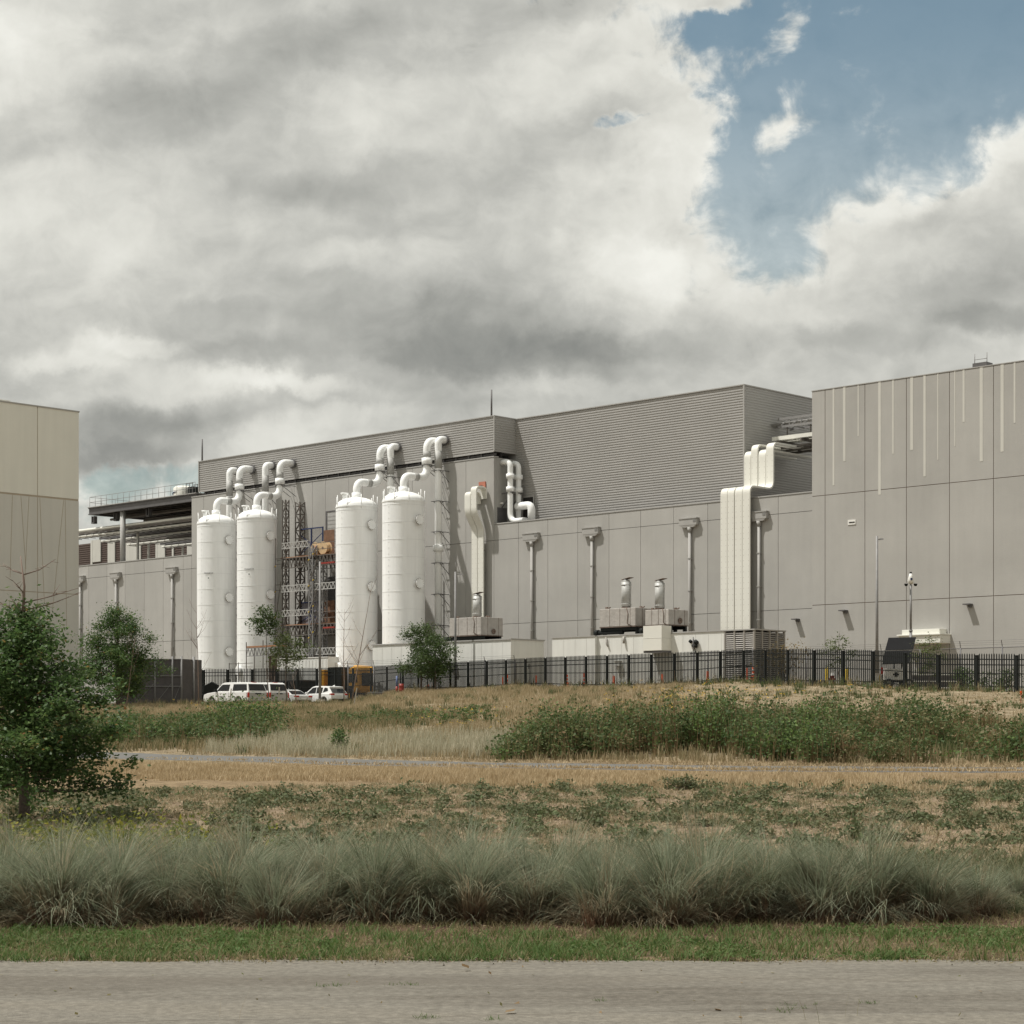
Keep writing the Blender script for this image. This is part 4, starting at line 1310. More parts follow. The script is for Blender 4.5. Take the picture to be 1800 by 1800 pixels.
        m.cyl((px_, py_, z1 + stack_h), (px_, py_, z1 + stack_h + .14), r * .8, r * .7, 16); m.cyl((px_, py_, z1 + .32), (px_, py_, z1 + .37), r + .03, None, 20); m.cyl((px_, py_, z1 + stack_h - .25), (px_, py_, z1 + stack_h - .2), r + .03, None, 20)
        for sx in (-1, 1): m.box(px_ + sx * (r + .03) - .05, px_ + sx * (r + .03) + .05, py_ - .05, py_ + .05, z1 + stack_h - .55, z1 + stack_h - .2); m.bar((px_ + sx * (r + .04), py_, z1 + .3), (px_ + sx * (r + .04), py_, z1 + stack_h - .2), .035)
        st = m.build('stack', M['stack'], E)
        m = MB(); m.cyl((px_, py_, z1), (px_, py_, z1 + .16), r * .85, None, 16); m.cyl((px_, py_, z1 + .06), (px_, py_, z1 + .11), r * 1.05, None, 16); m.build('flange', M['rust'], E)
        m = MB(); z = z1 + stack_h + .15; m.add([(px_ - .28, py_ - .25, z), (px_ + .5, py_ - .25, z + .14), (px_ + .5, py_ + .25, z + .14), (px_ - .28, py_ + .25, z),
                                                 (px_ - .28, py_ - .25, z + .03), (px_ + .5, py_ - .25, z + .17), (px_ + .5, py_ + .25, z + .17), (px_ - .28, py_ + .25, z + .03)],
                                                [(3, 2, 1, 0), (4, 5, 6, 7), (0, 1, 5, 4), (1, 2, 6, 5), (2, 3, 7, 6), (3, 0, 4, 7)])
        m.build('rain_flap', M['rust'], st)
        m = MB()
        for x, y in ((.3, .3), (W * .8, D * .5)): m.box(x, x + .18, y, y + .14, z1, z1 + .16); m.cyl((x + .3, y, z1 + .05), (x + .5, y, z1 + .12), .05, None, 6)
        m.tube([(W * .75, -.03, z1 + .05), (W * .8, -.04, z1 - .4), (W * .78, -.04, z0 + .2), (W * .9, -.04, z0)], .028, 6)
        m.build('fittings', M['rust'], E)
        m = MB(); m.lathe([(.05, 0), (.2, .0), (.22, .06), (.2, .1), (.05, .1)], 12); o = m.build('drain_valve', M['rust'], E); o.location = (W + .02, D * .55, z0 + .32); o.rotation_euler = (0, math.pi / 2, 0)
        return E
    ub = on_v(845.5, 108.6)[0]; ua = on_v(790, 108.6)[0]
    x = on_v(839, 109.8)[0] - ua
    exhaust('grey exhaust box with a stack in front of the hooked cream duct', ua, ub, 108.6, v_on_u(884, ub), 7.25, 8.68, (x, 1.2), 1.75)
    ub = on_v(1117, 108.7)[0]; ua = on_v(1054, 108.7)[0]
    x = on_v(1101, 109.7)[0] - ua
    exhaust('wrinkled grey exhaust box with a taller stack, left of the twin pair', ua, ub, 108.7, v_on_u(1156, ub), 7.4, 8.75, (x, 1.0), 2.0)
    ub2 = on_v(1175, 108.7)[0]
    x = on_v(1159.5, 109.6)[0] - (ub + .9)
    exhaust('grey exhaust box with a stack, right of the twin pair', ub + .9, ub2, 108.72, v_on_u(1210, ub2), 7.38, 8.5, (x, .9), 2.0)
build_enclosures()

# ------------------------------------------------------------------ light poles and mast trailer
def pole(lab, px, Y, ztop, arm, base=None, spike=False, gz=None, grp='lamp poles'):
    x = (px - CX) / F * Y
    gz = z1(x, Y) if gz is None else gz
    T = thing('lamp_pole', lab, 'lamp pole', (x, Y, gz), 0, group=grp)
    h = ztop - gz
    m = MB()
    m.tube([(0, 0, .0 if not base else .55), (0, 0, h)], [.11, .075], 10); m.cyl((0, 0, .5 if base else 0), (0, 0, .58 if base else .08), .2, None, 12)
    if spike: m.cyl((0, 0, h), (0, 0, h + .75), .03, .015, 6)
    m.build('pole', M['steel'], T)
    if base:
        m = MB(); m.cyl((0, 0, -.3), (0, 0, .5), .33, .31, 20); m.build('concrete_base', M['stone'], T)
    if arm:
        m = MB(); m.bar((0, 0, h - .22), (arm * .55, 0, h - .22), .06); m.build('arm', M['steel'], T)
        m = MB(); m.add([(arm * .4, -.14, h - .24), (arm, -.16, h - .22), (arm, .16, h - .22), (arm * .4, .14, h - .24), (arm * .4, -.12, h - .14), (arm * .95, -.14, h - .16), (arm * .95, .14, h - .16), (arm * .4, .12, h - .14)],
                        [(3, 2, 1, 0), (4, 5, 6, 7), (0, 1, 5, 4), (1, 2, 6, 5), (2, 3, 7, 6), (3, 0, 4, 7)])
        m.build('lamp_head', M['steel'], T)
    return T
pole('tall grey lamp pole in front of the striped block', 1541.5, 126.5, 12.4, .42)
pole('grey lamp pole with a spike top in front of the enclosure near the tanks', 800.5, 152.4, 12.15, .62, spike=True)
pole('thick grey lamp pole on a round concrete base between the parked cars', 562.3, 156.5, 13.3, 0, base=True)

def build_mast_trailer():
    Y = 119.0
    x = (1572 - CX) / F * Y
    gz = z1(x, Y) + .02
    s = Y / F
    T = thing('camera_trailer', 'white security trailer with tilted dark solar panels and a camera mast', 'camera trailer', (x, Y, gz), 0)
    m = MB(); m.prism([(-.72, .52), (.62, .52), (.78, .75), (.74, 1.22), (-.70, 1.22), (-.76, .8)], -.5, .6); m.build('body', M['white_plain'], T, bevel=.03)
    m = MB(); m.box(-.1, .12, -.515, -.5, .72, 1.0); m.box(-.16, .18, -.515, -.5, .82, .9); m.build('emblem', M['black'], T)
    m = MB(); m.box(-.8, .8, -.45, -.35, .4, .52); m.box(-.8, .8, .4, .5, .4, .52); m.bar((-.8, 0, .45), (-1.9, 0, .42), .09); m.build('chassis', M['black'], T)
    for sx, sy in ((.75, -.62), (.75, .7), (-.45, -.62)):
        w = MB(); w.cyl((sx, sy - .09, .3), (sx, sy + .09, .3), .3, None, 20); o = w.build('wheel', M['tyre'], T)
        w = MB(); w.cyl((sx, sy - .1, .3), (sx, sy - .085, .3), .16, None, 12); w.build('rim', M['rim'], o)
    m = MB(); m.box(-.88, -.76, -.45, -.3, .9, 1.3); m.build('tail_light', M['tail_red'], T)
    # two solar panels on one tilted plane
    def corner(px, py, dy): return ((px - 1572) * s, dy, (HY - py) * s - gz)
    for (a, b, c, d, y0, y1) in (((1546.5, 1167.5), (1593.8, 1166), (1603.5, 1143.5), (1554.5, 1144.8), -.75, -.05), ((1556, 1142.3), (1605.6, 1141), (1614.5, 1119), (1565.5, 1120), 0.0, .68)):
        p = [corner(*a, y0), corner(*b, y0), corner(*c, y1), corner(*d, y1)]
        q = [(u_, v_ + .05, w_ - .04) for u_, v_, w_ in p]
        m = MB(); m.add(p + q, [(0, 1, 2, 3), (7, 6, 5, 4), (1, 0, 4, 5), (2, 1, 5, 6), (3, 2, 6, 7), (0, 3, 7, 4)]); m.build('solar_panel', M['solar'], T)
    m = MB(); m.bar(corner(1554, 1143.6, -.04), corner(1604, 1142.4, -.04), .04); m.bar((.0, .1, 1.2), (.15, .1, 2.4), .08); m.bar((.5, .3, 1.2), (.62, .2, 2.6), .06); m.build('panel_frame', M['steel'], T)
    MY = 1.05; mx = (1601 - CX) / F * (Y + MY) - x
    zt = (HY - 1026) / F * (Y + MY) - gz
    m = MB(); m.tube([(mx, MY, .6), (mx, MY, 3.6)], .09, 10); m.tube([(mx, MY, 3.6), (mx, MY, 6.4)], .07, 10); m.tube([(mx, MY, 6.4), (mx, MY, zt)], .05, 10); m.box(.6, mx + .1, .4, MY, .5, .62)
    m.cyl((mx, MY, 3.55), (mx, MY, 3.65), .12, None, 10); m.build('mast', M['steel'], T)
    m = MB(); m.tube([(mx, MY, zt), (mx, MY, zt + .2), (mx, MY, zt + .45), (mx, MY, zt + .62)], [.12, .2, .13, .08], 12); m.bar((mx - .28, MY, zt + .02), (mx + .28, MY, zt + .02), .07)
    hd = m.build('camera_head', M['white_plain'], T)
    m = MB()
    for sx in (-.29, .29):
        m = MB(); m.lathe([(.0, zt - .16), (.08, zt - .14), (.11, zt - .06), (.11, zt + .0)], 12, (mx + sx, MY)); m.build('camera_dome', M['black'], hd)
    m = MB(); m.cyl((mx, MY, zt + .62), (mx, MY, zt + .72), .07, None, 10); m.build('top_cap', M['black'], hd)
    m = MB(); m.box(mx - .06, mx + .06, MY - .22, MY - .15, zt + .2, zt + .34); m.build('blue_light', M['blue_frame'], hd)
build_mast_trailer()

# ================================================================== FENCES
FENCE = [(240, 174, 1178, 1.8), (350, 171, 1176, 1.8), (500, 168, 1174, 1.85), (580, 164.2, 1173.5, 1.95), (650, 160.2, 1172, 2.55), (700, 156.8, 1168.5, None), (800, 149.6, 1163, None), (950, 141, 1155, None),
         (1200, 128, 1146, None), (1300, 123, 1141, None), (1400, 117.5, 1140, None), (1530, 112.5, 1142, None), (1650, 108.5, 1148.5, None), (1850, 103.8, 1149, None), (2250, 95, 1149, None)]
def build_palisade():
    px = np.array([f[0] for f in FENCE], float); Ys = np.array([f[1] for f in FENCE], float)
    X = (px - CX) / F * Ys
    zt = np.array([(HY - f[2]) / F * f[1] for f in FENCE])
    cum = np.concatenate([[0], np.cumsum(np.hypot(np.diff(X), np.diff(Ys)))])
    def pt(s):
        return np.array([np.interp(s, cum, X), np.interp(s, cum, Ys), np.interp(s, cum, zt)])
    T = thing('palisade_fence', 'black steel picket fence on the crest in front of the generator yard', 'fence', (0, 0, 0), 0)
    # posts closer together on screen towards the left; every bay is about 2.35 m
    n = int(cum[-1] / 2.4); ss = np.linspace(0, cum[-1], n + 1)
    for i, s in enumerate(ss):
        p = pt(s); g = z1(p[0], p[1])
        m = MB(); m.box(-.07, .07, -.07, .07, -.3, p[2] - g - .12); m.box(-.09, .09, -.09, .09, p[2] - g - .12, p[2] - g - .09)
        q = pt(min(s + .1, cum[-1])) - pt(max(s - .1, 0))
        o = m.build('post', M['black'], T); o.location = (p[0], p[1], g); o.rotation_euler = (0, 0, math.atan2(q[1], q[0]))
    for a, b in zip(ss, ss[1:]):
        m = MB(); k = 16
        pa, pb = pt(a), pt(b)
        for j in range(1, k):
            p = pt(a + (b - a) * j / k); g = z1(p[0], p[1])
            d = (pb - pa)[:2] / np.hypot(*(pb - pa)[:2])
            w = .058; zt_ = p[2]
            ex, ey = d[0] * w / 2, d[1] * w / 2; nx, ny = -d[1] * .018, d[0] * .018
            vs = [(p[0] + sx * ex + sy * nx, p[1] + sx * ey + sy * ny, z) for z in (g - .05, zt_ - .06) for sx, sy in ((-1, -1), (1, -1), (1, 1), (-1, 1))] + [(p[0], p[1], zt_ + .02)]
            m.add(vs, [(0, 1, 5, 4), (1, 2, 6, 5), (2, 3, 7, 6), (3, 0, 4, 7), (4, 5, 8), (5, 6, 8), (6, 7, 8), (7, 4, 8)])
        ga, gb = z1(pa[0], pa[1]), z1(pb[0], pb[1])
        for dz in (.22, .52): m.bar((pa[0], pa[1], pa[2] - dz - .1), (pb[0], pb[1], pb[2] - dz - .1), .045, .06)
        m.bar((pa[0], pa[1], (pa[2] + ga) / 2 - .05), (pb[0], pb[1], (pb[2] + gb) / 2 - .05), .04, .05)
        m.bar((pa[0], pa[1], ga + .3), (pb[0], pb[1], gb + .3), .045, .06)
        m.build('picket_panel', M['black'], T)
build_palisade()

M['net'] = mat('netting_shade_tone', (.022, .028, .024), .9)  # netting with the shade between the decks put into its colour
def wire_material():
    m = bpy.data.materials.new('chain_link'); m.use_nodes = True
    nt = m.node_tree; N = nt.nodes; L = nt.links
    b = N['Principled BSDF']; b.inputs['Base Color'].default_value = (.10, .095, .09, 1); b.inputs['Roughness'].default_value = .6
    tr = N.new('ShaderNodeBsdfTransparent'); mx = N.new('ShaderNodeMixShader'); mx.inputs[0].default_value = .14
    L.new(tr.outputs[0], mx.inputs[1]); L.new(b.outputs[0], mx.inputs[2]); L.new(mx.outputs[0], N['Material Output'].inputs[0])
    return m
M['mesh'] = wire_material()

def chain_fence(name, lab, u0, u1, v, ztop, barbs=True):
    T = thing(name, lab, 'fence', uvz(u0, v, 0))
    L_ = u1 - u0
    n = max(2, int(L_ / 3.0)); xs = np.linspace(0, L_, n + 1)
    for i, x in enumerate(xs):
        p = uvz(u0 + x, v); g = z1(p.x, p.y)
        m = MB(); m.cyl((0, 0, g - .2), (0, 0, ztop), .045, None, 8)
        if barbs: m.bar((0, 0, ztop), (0, -.12, ztop + .42), .035)
        o = m.build('post', M['steel_dark'], T); o.location = (x, 0, 0)
    m = MB(); m.cyl((0, 0, ztop - .05), (L_, 0, ztop - .05), .03, None, 6)
    if barbs:
        for k in (.14, .27, .4): m.cyl((0, -.12 * k / .42, ztop + k), (L_, -.12 * k / .42, ztop + k), .009, None, 4)
    m.build('rail_wires', M['steel_dark'], T)
    m = MB()
    for a, b in zip(xs, xs[1:]):
        pa, pb = uvz(u0 + a, v), uvz(u0 + b, v)
        m.add([(a, 0, z1(pa.x, pa.y)), (b, 0, z1(pb.x, pb.y)), (b, 0, ztop - .06), (a, 0, ztop - .06)], [(0, 1, 2, 3)])
    m.build('wire_mesh', M['mesh'], T)
    return T
chain_fence('chain_link_fence', 'wire fence with barbed wire behind the picket fence, by the striped block', on_v(1418, 110.3)[0], on_v(2260, 110.3)[0], 110.3, 5.1)
chain_fence('chain_link_fence', 'wire fence with upright arms in front of the pale enclosure near the tanks', on_v(612, 106.6)[0], on_v(905, 106.6)[0], 106.6, 5.02)

def build_gate_screen():
    Y = 152.0; s = Y / F
    gz = 1.55
    x0, x1 = (205 - CX) * s, (319 - CX) * s
    T = thing('screened_gate', 'grey steel gate frame hung with dark privacy cloth left of the pickups', 'gate', (x0, Y, gz), 0)
    L_ = x1 - x0; H = (HY - 1156) * s - gz
    m = MB(); m.box(0, L_, .03, .05, .1, H - .15); m.add([(L_, .04, .1), (L_ + 1.2, 2.4, .1), (L_ + 1.2, 2.4, H - .1), (L_, .04, H - .1)], [(0, 1, 2, 3)])
    m.build('privacy_cloth', M['screen_cloth'], T)
    posts = [0, (238 - 205) * s, (272.5 - 205) * s, (303 - 205) * s, L_]
    for x in posts:
        m = MB(); m.cyl((x, 0, -.3), (x, 0, H + (.1 if x > posts[2] - .1 else -.05)), .075, None, 10); m.build('post', M['steel'], T)
    m = MB(); m.cyl((L_ + .72, 1.4, -.3), (L_ + .72, 1.4, H + .12), .1, None, 10); m.build('post', M['steel'], T)
    m = MB()
    for z in (.15, H * .42, H * .63, H - .12): m.cyl((0, -.03, z), (L_, -.03, z), .04, None, 6)
    for a, b in zip(posts, posts[1:]): m.bar((a, -.04, .2), (b, -.04, H * .5), .03)
    m.build('rails', M['steel'], T)
build_gate_screen()

# ================================================================== VEHICLES
def car(name, lab, u_rear, v_side, L_, W, body, roof, wheels, paint, wr, windows, lamps, gz, extra=None, group=None):
    """A car parked along the facade, nose towards -u. Local x runs from the tail (0) to the nose (-L_); its left side is at y=0."""
    T = thing(name, lab, name.replace('_', ' '), uvz(u_rear, v_side, gz), group=group)
    def arc(cx, r, n=8):
        return [(cx + r * math.cos(a), .36 + r * math.sin(a)) for a in np.linspace(0, math.pi, n)]
    # lower body outline with wheel arches, tail to nose
    pts = [(0.02, .5)] + body
    under = []
    for cx in wheels:                       # wheels given nose first
        under += [(p[0], max(p[1], .36)) for p in reversed(arc(cx, wr + .09))]
    poly = [(p[0], p[1]) for p in body] + under
    m = MB(); m.prism(poly, 0, W)
    b = m.build('body', paint, T, bevel=.05, angle=25)
    # greenhouse, narrowing towards the roof
    n = len(roof); tz0 = min(p[1] for p in roof); tz1 = max(p[1] for p in roof)
    def inset(z): return .05 + .16 * (z - tz0) / (tz1 - tz0)
    vs = [(x, inset(z), z) for x, z in roof] + [(x, W - inset(z), z) for x, z in roof]
    g = MB(); g.add(vs, [(i, (i + 1) % n, n + (i + 1) % n, n + i) for i in range(n)] + [tuple(reversed(range(n))), tuple(range(n, 2 * n))])
    g.build('cabin', paint, T, bevel=.04, angle=25)
    for poly in windows['side']:
        for side in (0, 1):
            w = MB()
            q = [(x, (inset(z) - .012) if side == 0 else (W - inset(z) + .012), z) for x, z in poly]
            w.add(q, [tuple(range(len(q)))]); w.build('side_window', M['glass'], T)
    for (xa, za, xb, zb), nm in zip(windows['end'], ('windscreen', 'rear_window')):
        w = MB(); o = -.014 if nm == 'windscreen' else .014
        w.add([(xa + o, inset(za) + .1, za), (xa + o, W - inset(za) - .1, za), (xb + o, W - inset(zb) - .08, zb + .006), (xb + o, inset(zb) + .08, zb + .006)], [(0, 1, 2, 3)]); w.build(nm, M['glass'], T)
    for cx in wheels:
        for y in (.02, W - .24):
            w = MB(); w.cyl((cx, y, wr), (cx, y + .22, wr), wr, None, 24); o = w.build('wheel', M['tyre'], T)
            w = MB(); w.cyl((cx, y - .012 if y < 1 else y + .2, wr), (cx, y + .02 if y < 1 else y + .235, wr), wr * .62, None, 18); w.build('rim', M['rim'], o)
    for y0, y1, z0, z1_ in lamps:
        w = MB(); w.box(-.22, .025, y0, y1, z0, z1_); w.build('tail_light', M['tail_red'], T, bevel=.015)
    if extra: extra(T, W)
    return T

def pickup(lab, u, v, gz, cap):
    body = [(0, .55), (0, 1.12), (-.05, 1.2), (-4.3, 1.22), (-4.5, 1.2), (-5.35, 1.12), (-5.72, 1.02), (-5.82, .85), (-5.82, .5), (-5.65, .42)]
    if cap:
        roof = [(-.02, 1.19), (-.28, 1.86), (-.5, 1.95), (-3.2, 1.97), (-3.55, 1.90), (-4.42, 1.19)]
        side = [[(-.22, 1.30), (-.38, 1.80), (-2.05, 1.82), (-2.08, 1.28)], [(-2.55, 1.28), (-2.5, 1.80), (-3.45, 1.80), (-3.62, 1.72), (-4.1, 1.30)]]
    else:
        roof = [(-1.75, 1.19), (-1.95, 1.88), (-2.2, 1.95), (-3.2, 1.97), (-3.55, 1.90), (-4.42, 1.19)]
        side = [[(-2.0, 1.28), (-2.1, 1.80), (-2.5, 1.82), (-2.55, 1.28)], [(-2.65, 1.28), (-2.6, 1.80), (-3.45, 1.80), (-3.62, 1.72), (-4.1, 1.30)]]
    def extra(T, W):
        m = MB(); m.box(0, .03, .12, W - .12, .62, 1.12, .72); m.build('tailgate', M['car_silver'], T, bevel=.02)
        m = MB(); m.box(.03, .05, W / 2 - .3, W / 2 + .3, 1.0, 1.09); m.build('tailgate_handle', M['black'], T)
        m = MB(); m.box(-.1, .16, .08, W - .08, .42, .58); m.build('rear_bumper', M['rim'], T, bevel=.02)
        m = MB(); m.box(-4.15, -3.98, -.24, .02, 1.2, 1.42); m.box(-4.15, -3.98, W - .02, W + .24, 1.2, 1.42); m.build('wing_mirror', M['black'], T, bevel=.03)
        m = MB(); m.box(-3.0, -2.8, -.012, .0, 1.02, 1.07); m.build('door_handle', M['black'], T)
        m = MB()
        for i, (a, b) in enumerate(((-3.75, -2.95), (-3.7, -3.1), (-3.6, -3.0))): m.box(a, b, -.008, 0, .84 - i * .07, .865 - i * .07)
        m.build('door_decal', M['black'], T)
        m = MB(); m.box(-2.5, -2.485, -.006, 0, .6, 1.18); m.box(-4.2, -4.185, -.006, 0, .6, 1.18); m.build('door_gap', M['dark_gap'], T)
        m = MB(); m.box(-.62, -.45, W / 2 - .2, W / 2 + .2, 1.945, 1.98); m.build('brake_light', M['tail_red'], T)
    wind = {'side': side, 'end': [(-4.36, 1.24, -3.62, 1.86), ((-.06, 1.29, -.26, 1.80) if cap else (-1.8, 1.29, -1.93, 1.8))]}
    return car('pickup_truck', lab, u, v, 5.82, 2.0, body, roof, (-4.75, -1.25), M['car_white'], .4, wind, [(.0, .17, .72, 1.14), (1.83, 2.0, .72, 1.14)], gz, extra, 'parked cars')

pickup('nearest white pickup truck with a windowed topper and dark door decal', on_v(436, 96.8)[0], 96.8, 1.62, True)
pickup('second white pickup truck with a topper, half hidden behind the first', on_v(474, 99.6)[0], 99.6, 1.66, True)

def sedan():
    body = [(0, .55), (.02, .9), (-.1, 1.0), (-.75, 1.02), (-1.4, .98), (-3.2, .95), (-4.3, .85), (-4.65, .7), (-4.7, .5), (-4.6, .32)]
    roof = [(-.55, .98), (-1.25, 1.36), (-1.6, 1.44), (-2.5, 1.45), (-2.8, 1.38), (-3.55, .96)]
    side = [[(-.95, 1.04), (-1.4, 1.34), (-2.05, 1.37), (-2.05, 1.02)], [(-2.12, 1.02), (-2.12, 1.37), (-2.72, 1.34), (-3.25, 1.02)]]
    def extra(T, W):
        m = MB(); m.box(-4.02 + .9, -3.0, -.16, .02, .98, 1.12); m.box(-4.02 + .9, -3.0, W - .02, W + .16, .98, 1.12); m.build('wing_mirror', M['car_silver'], T, bevel=.03)
        m = MB(); m.box(.01, .03, W / 2 - .28, W / 2 + .28, .62, .74); m.build('number_plate', M['white_plain'], T)
        m = MB(); m.box(-.02, .04, .1, W - .1, .4, .52); m.build('rear_bumper', M['black'], T)
    return car('sedan_car', 'pale silver sedan with its boot towards the yard light pole', on_v(519, 102.35)[0], 102.35, 4.7, 1.82, body, roof, (-3.8, -1.0), M['car_silver'], .33,
               {'side': side, 'end': [(-3.5, 1.0, -2.84, 1.35), (-.62, 1.02, -1.22, 1.33)]}, [(0, .42, .78, .93), (1.40, 1.82, .78, .93)], 1.66, extra, 'parked cars')
sedan()
def suv():
    body = [(0, .6), (.03, .95), (-.06, 1.08), (-3.0, 1.05), (-3.5, 1.02), (-4.25, .92), (-4.55, .75), (-4.6, .5), (-4.5, .34)]
    roof = [(-.02, 1.06), (-.42, 1.5), (-.35, 1.62), (-.9, 1.68), (-2.2, 1.70), (-2.55, 1.64), (-3.5, 1.02)]
    side = [[(-.5, 1.28), (-.62, 1.52), (-1.0, 1.55), (-1.15, 1.14)], [(-1.25, 1.12), (-1.2, 1.56), (-1.95, 1.6), (-1.95, 1.08)], [(-2.03, 1.08), (-2.03, 1.6), (-2.5, 1.56), (-3.15, 1.08)]]
    def extra(T, W):
        m = MB(); m.box(-3.1, -2.92, -.18, .02, 1.05, 1.2); m.box(-3.1, -2.92, W - .02, W + .18, 1.05, 1.2); m.build('wing_mirror', M['car_white'], T, bevel=.03)
        m = MB(); m.box(-.04, .045, .12, W - .12, .42, .62); m.build('rear_bumper', M['black'], T)
        m = MB(); m.add([(-.9, W / 2 - .02, 1.69), (-.6, W / 2 - .02, 1.67), (-.62, W / 2 - .02, 1.80), (-.9, W / 2 + .02, 1.69), (-.6, W / 2 + .02, 1.67), (-.62, W / 2 + .02, 1.80)], [(0, 1, 2), (5, 4, 3), (0, 3, 4, 1), (1, 4, 5, 2), (2, 5, 3, 0)]); m.build('roof_fin', M['car_white'], T)
        m = MB(); m.box(.02, .035, W / 2 - .28, W / 2 + .28, .78, .9); m.build('number_plate', M['white_plain'], T)
    return car('suv_car', 'white rounded SUV, the last of the row, right of the light pole', on_v(582, 104.8)[0], 104.8, 4.6, 1.86, body, roof, (-3.7, -.95), M['car_white'], .36,
               {'side': side, 'end': [(-3.45, 1.06, -2.6, 1.61), (-.06, 1.12, -.4, 1.48)]}, [(0, .36, .92, 1.06), (1.5, 1.86, .92, 1.06)], 1.70, extra, 'parked cars')
suv()

# ------------------------------------------------------------------ site machines and clutter behind the fence
def build_clutter():
    # yellow telehandler
    gz = 1.9
    p = uvz(on_v(606, 109.2)[0], 109.2)
    T = thing('telehandler', 'yellow telescopic handler with a big rounded rear, behind the fence right of the cars', 'telehandler', (p.x, p.y, gz), TH)
    T.scale = (1.1, 1.1, 1.2)
    m = MB(); m.prism([(1.35, .75), (1.3, 2.0), (1.45, 2.55), (2.0, 2.72), (2.55, 2.6), (2.65, 1.1), (2.5, .7)], -.9, .9); m.build('counterweight', M['yellow'], T, bevel=.15)
    m = MB(); m.box(1.5, 2.45, -.93, -.905, 1.55, 2.15); m.box(2.66, 2.7, -.6, .6, 1.3, 2.2); m.build('engine_grille', M['black'], T)
    m = MB(); m.box(1.25, 2.7, -.95, .95, .62, .8); m.box(1.42, 2.1, -.96, -.91, .85, 1.3); m.build('lower_skirt', M['black'], T)
    m = MB(); m.cyl((1.2, -.75, 1.9), (1.2, -.75, 2.75), .06, None, 8); m.box(1.05, 1.3, -.95, -.6, .9, 1.7); m.tube([(-1.7, .1, 1.3), (-.9, .2, 2.0), (.2, .2, 2.2)], .05, 6); m.tube([(-2.0, -.2, 1.2), (-1.3, .1, 1.9), (-.2, .1, 2.3)], .05, 6); m.build('exhaust_hoses', M['black'], T)
    m = MB(); m.box(-2.3, 1.4, -.55, .55, .75, 1.25); m.box(-2.45, -1.9, -.5, .5, .5, 2.5); m.build('chassis', M['yellow'], T, bevel=.05)
    m = MB(); m.bar((1.6, .35, 2.45), (-2.2, .35, 2.2), .34, .4); m.bar((-2.2, .35, 2.25), (-2.45, .35, 1.2), .25, .3); m.build('boom', M['yellow'], T)
    m = MB(); m.box(-.9, .6, -.9, -.1, 1.25, 2.55); m.build('operator_cab', M['glass'], T, bevel=.05)
    m = MB()
    for a in (-.9, .6):
        for y in (-.92, -.1): m.bar((a, y, 1.2), (a * .9, y, 2.6), .09)
    m.box(-.85, .6, -.95, -.05, 2.56, 2.64); m.build('cab_frame', M['black'], T)
    for wx in (-1.5, 1.6):
        for wy in (-1.15, .75):
            m = MB(); m.cyl((wx, wy, .6), (wx, wy + .4, .6), .6, None, 22); w = m.build('wheel', M['tyre'], T)
            m = MB(); m.cyl((wx, wy - .02, .6), (wx, wy, .6), .3, None, 14); m.build('rim', M['yellow'], w)
    m = MB(); m.box(-2.7, -2.55, -.6, .6, .3, 1.3); m.bar((-2.6, -.35, .32), (-3.6, -.35, .3), .1, .05); m.bar((-2.6, .35, .32), (-3.6, .35, .3), .1, .05); m.build('fork_carriage', M['black'], T)
    # black skip with ribs
    p = uvz(on_v(520, 108.8)[0], 108.8)
    T = thing('skip_container', 'long black ribbed skip container behind the fence and the silver sedan', 'skip', (p.x, p.y, 1.75), TH)
    m = MB(); m.prism([(-1.9, .1), (1.7, .1), (2.0, 2.2), (-2.1, 2.2)], -.9, .9); b = m.build('bin_body', M['black'], T, bevel=.03)
    m = MB()
    for xx in np.linspace(-1.7, 1.7, 8): m.box(xx - .05, xx + .05, -.97, -.9, .1, 2.2)
    m.box(-2.15, 2.05, -.99, .99, 2.2, 2.3); m.build('rib_frame', M['steel_dark'], T)
    m = MB()
    for i, xx in enumerate((-1.3, -1.05, .1, .5)): m.box(xx, xx + .2, -.985, -.972, 1.3 - .5 * (i % 2), 1.62 - .5 * (i % 2))
    m.build('placards', M['white_plain'], T)
    p = uvz(on_v(524, 107.75)[0], 107.75)
    T = thing('notice_board', 'small white notice on a post in front of the black skip', 'sign', (p.x, p.y, 1.8), 0)
    m = MB(); m.cyl((0, 0, -.2), (0, 0, 2.6), .05, None, 8); m.build('post', M['steel_dark'], T)
    m = MB(); m.box(-.3, .3, -.07, -.05, 2.25, 3.15); m.build('board', M['white_plain'], T)
    # black trailer left of the pickups
    Y = 168; s = Y / F; x = (362 - CX) * s
    T = thing('flatbed_trailer', 'low black trailer with a control box beyond the first pickup', 'trailer', (x, Y, 1.65), 0)
    m = MB(); m.box(-1.8, 1.2, -.7, .7, .75, 1.15); m.bar((-1.7, -.6, 1.15), (-.3, -.6, 1.75), .12); m.build('trailer_bed', M['black'], T, bevel=.02)
    m = MB(); m.prism([(-.2, 1.15), (1.0, 1.15), (1.0, 2.0), (.55, 2.25), (-.1, 1.9)], -.5, .5); m.build('control_box', M['black'], T, bevel=.04)
    for wx in (-.9, .5):
        m = MB(); m.cyl((wx, -.85, .4), (wx, -.65, .4), .4, None, 18); m.build('wheel', M['tyre'], T)
    # white container under the scaffold
    u0, u1 = on_v(486, 110.6)[0], on_v(576, 110.6)[0]
    T = thing('storage_container', 'white box container under the scaffold, behind the fence', 'container', uvz(u0, 110.6, 0))
    m = MB(); m.box(0, u1 - u0, 0, 2.2, 2.0, 6.05); x = .4
    while x < u1 - u0 - .2: m.box(x, x + .1, -.03, 0, 2.2, 5.9, .96); x += .45
    m.build('container_shell', M['enclosure'], T, bevel=.02)
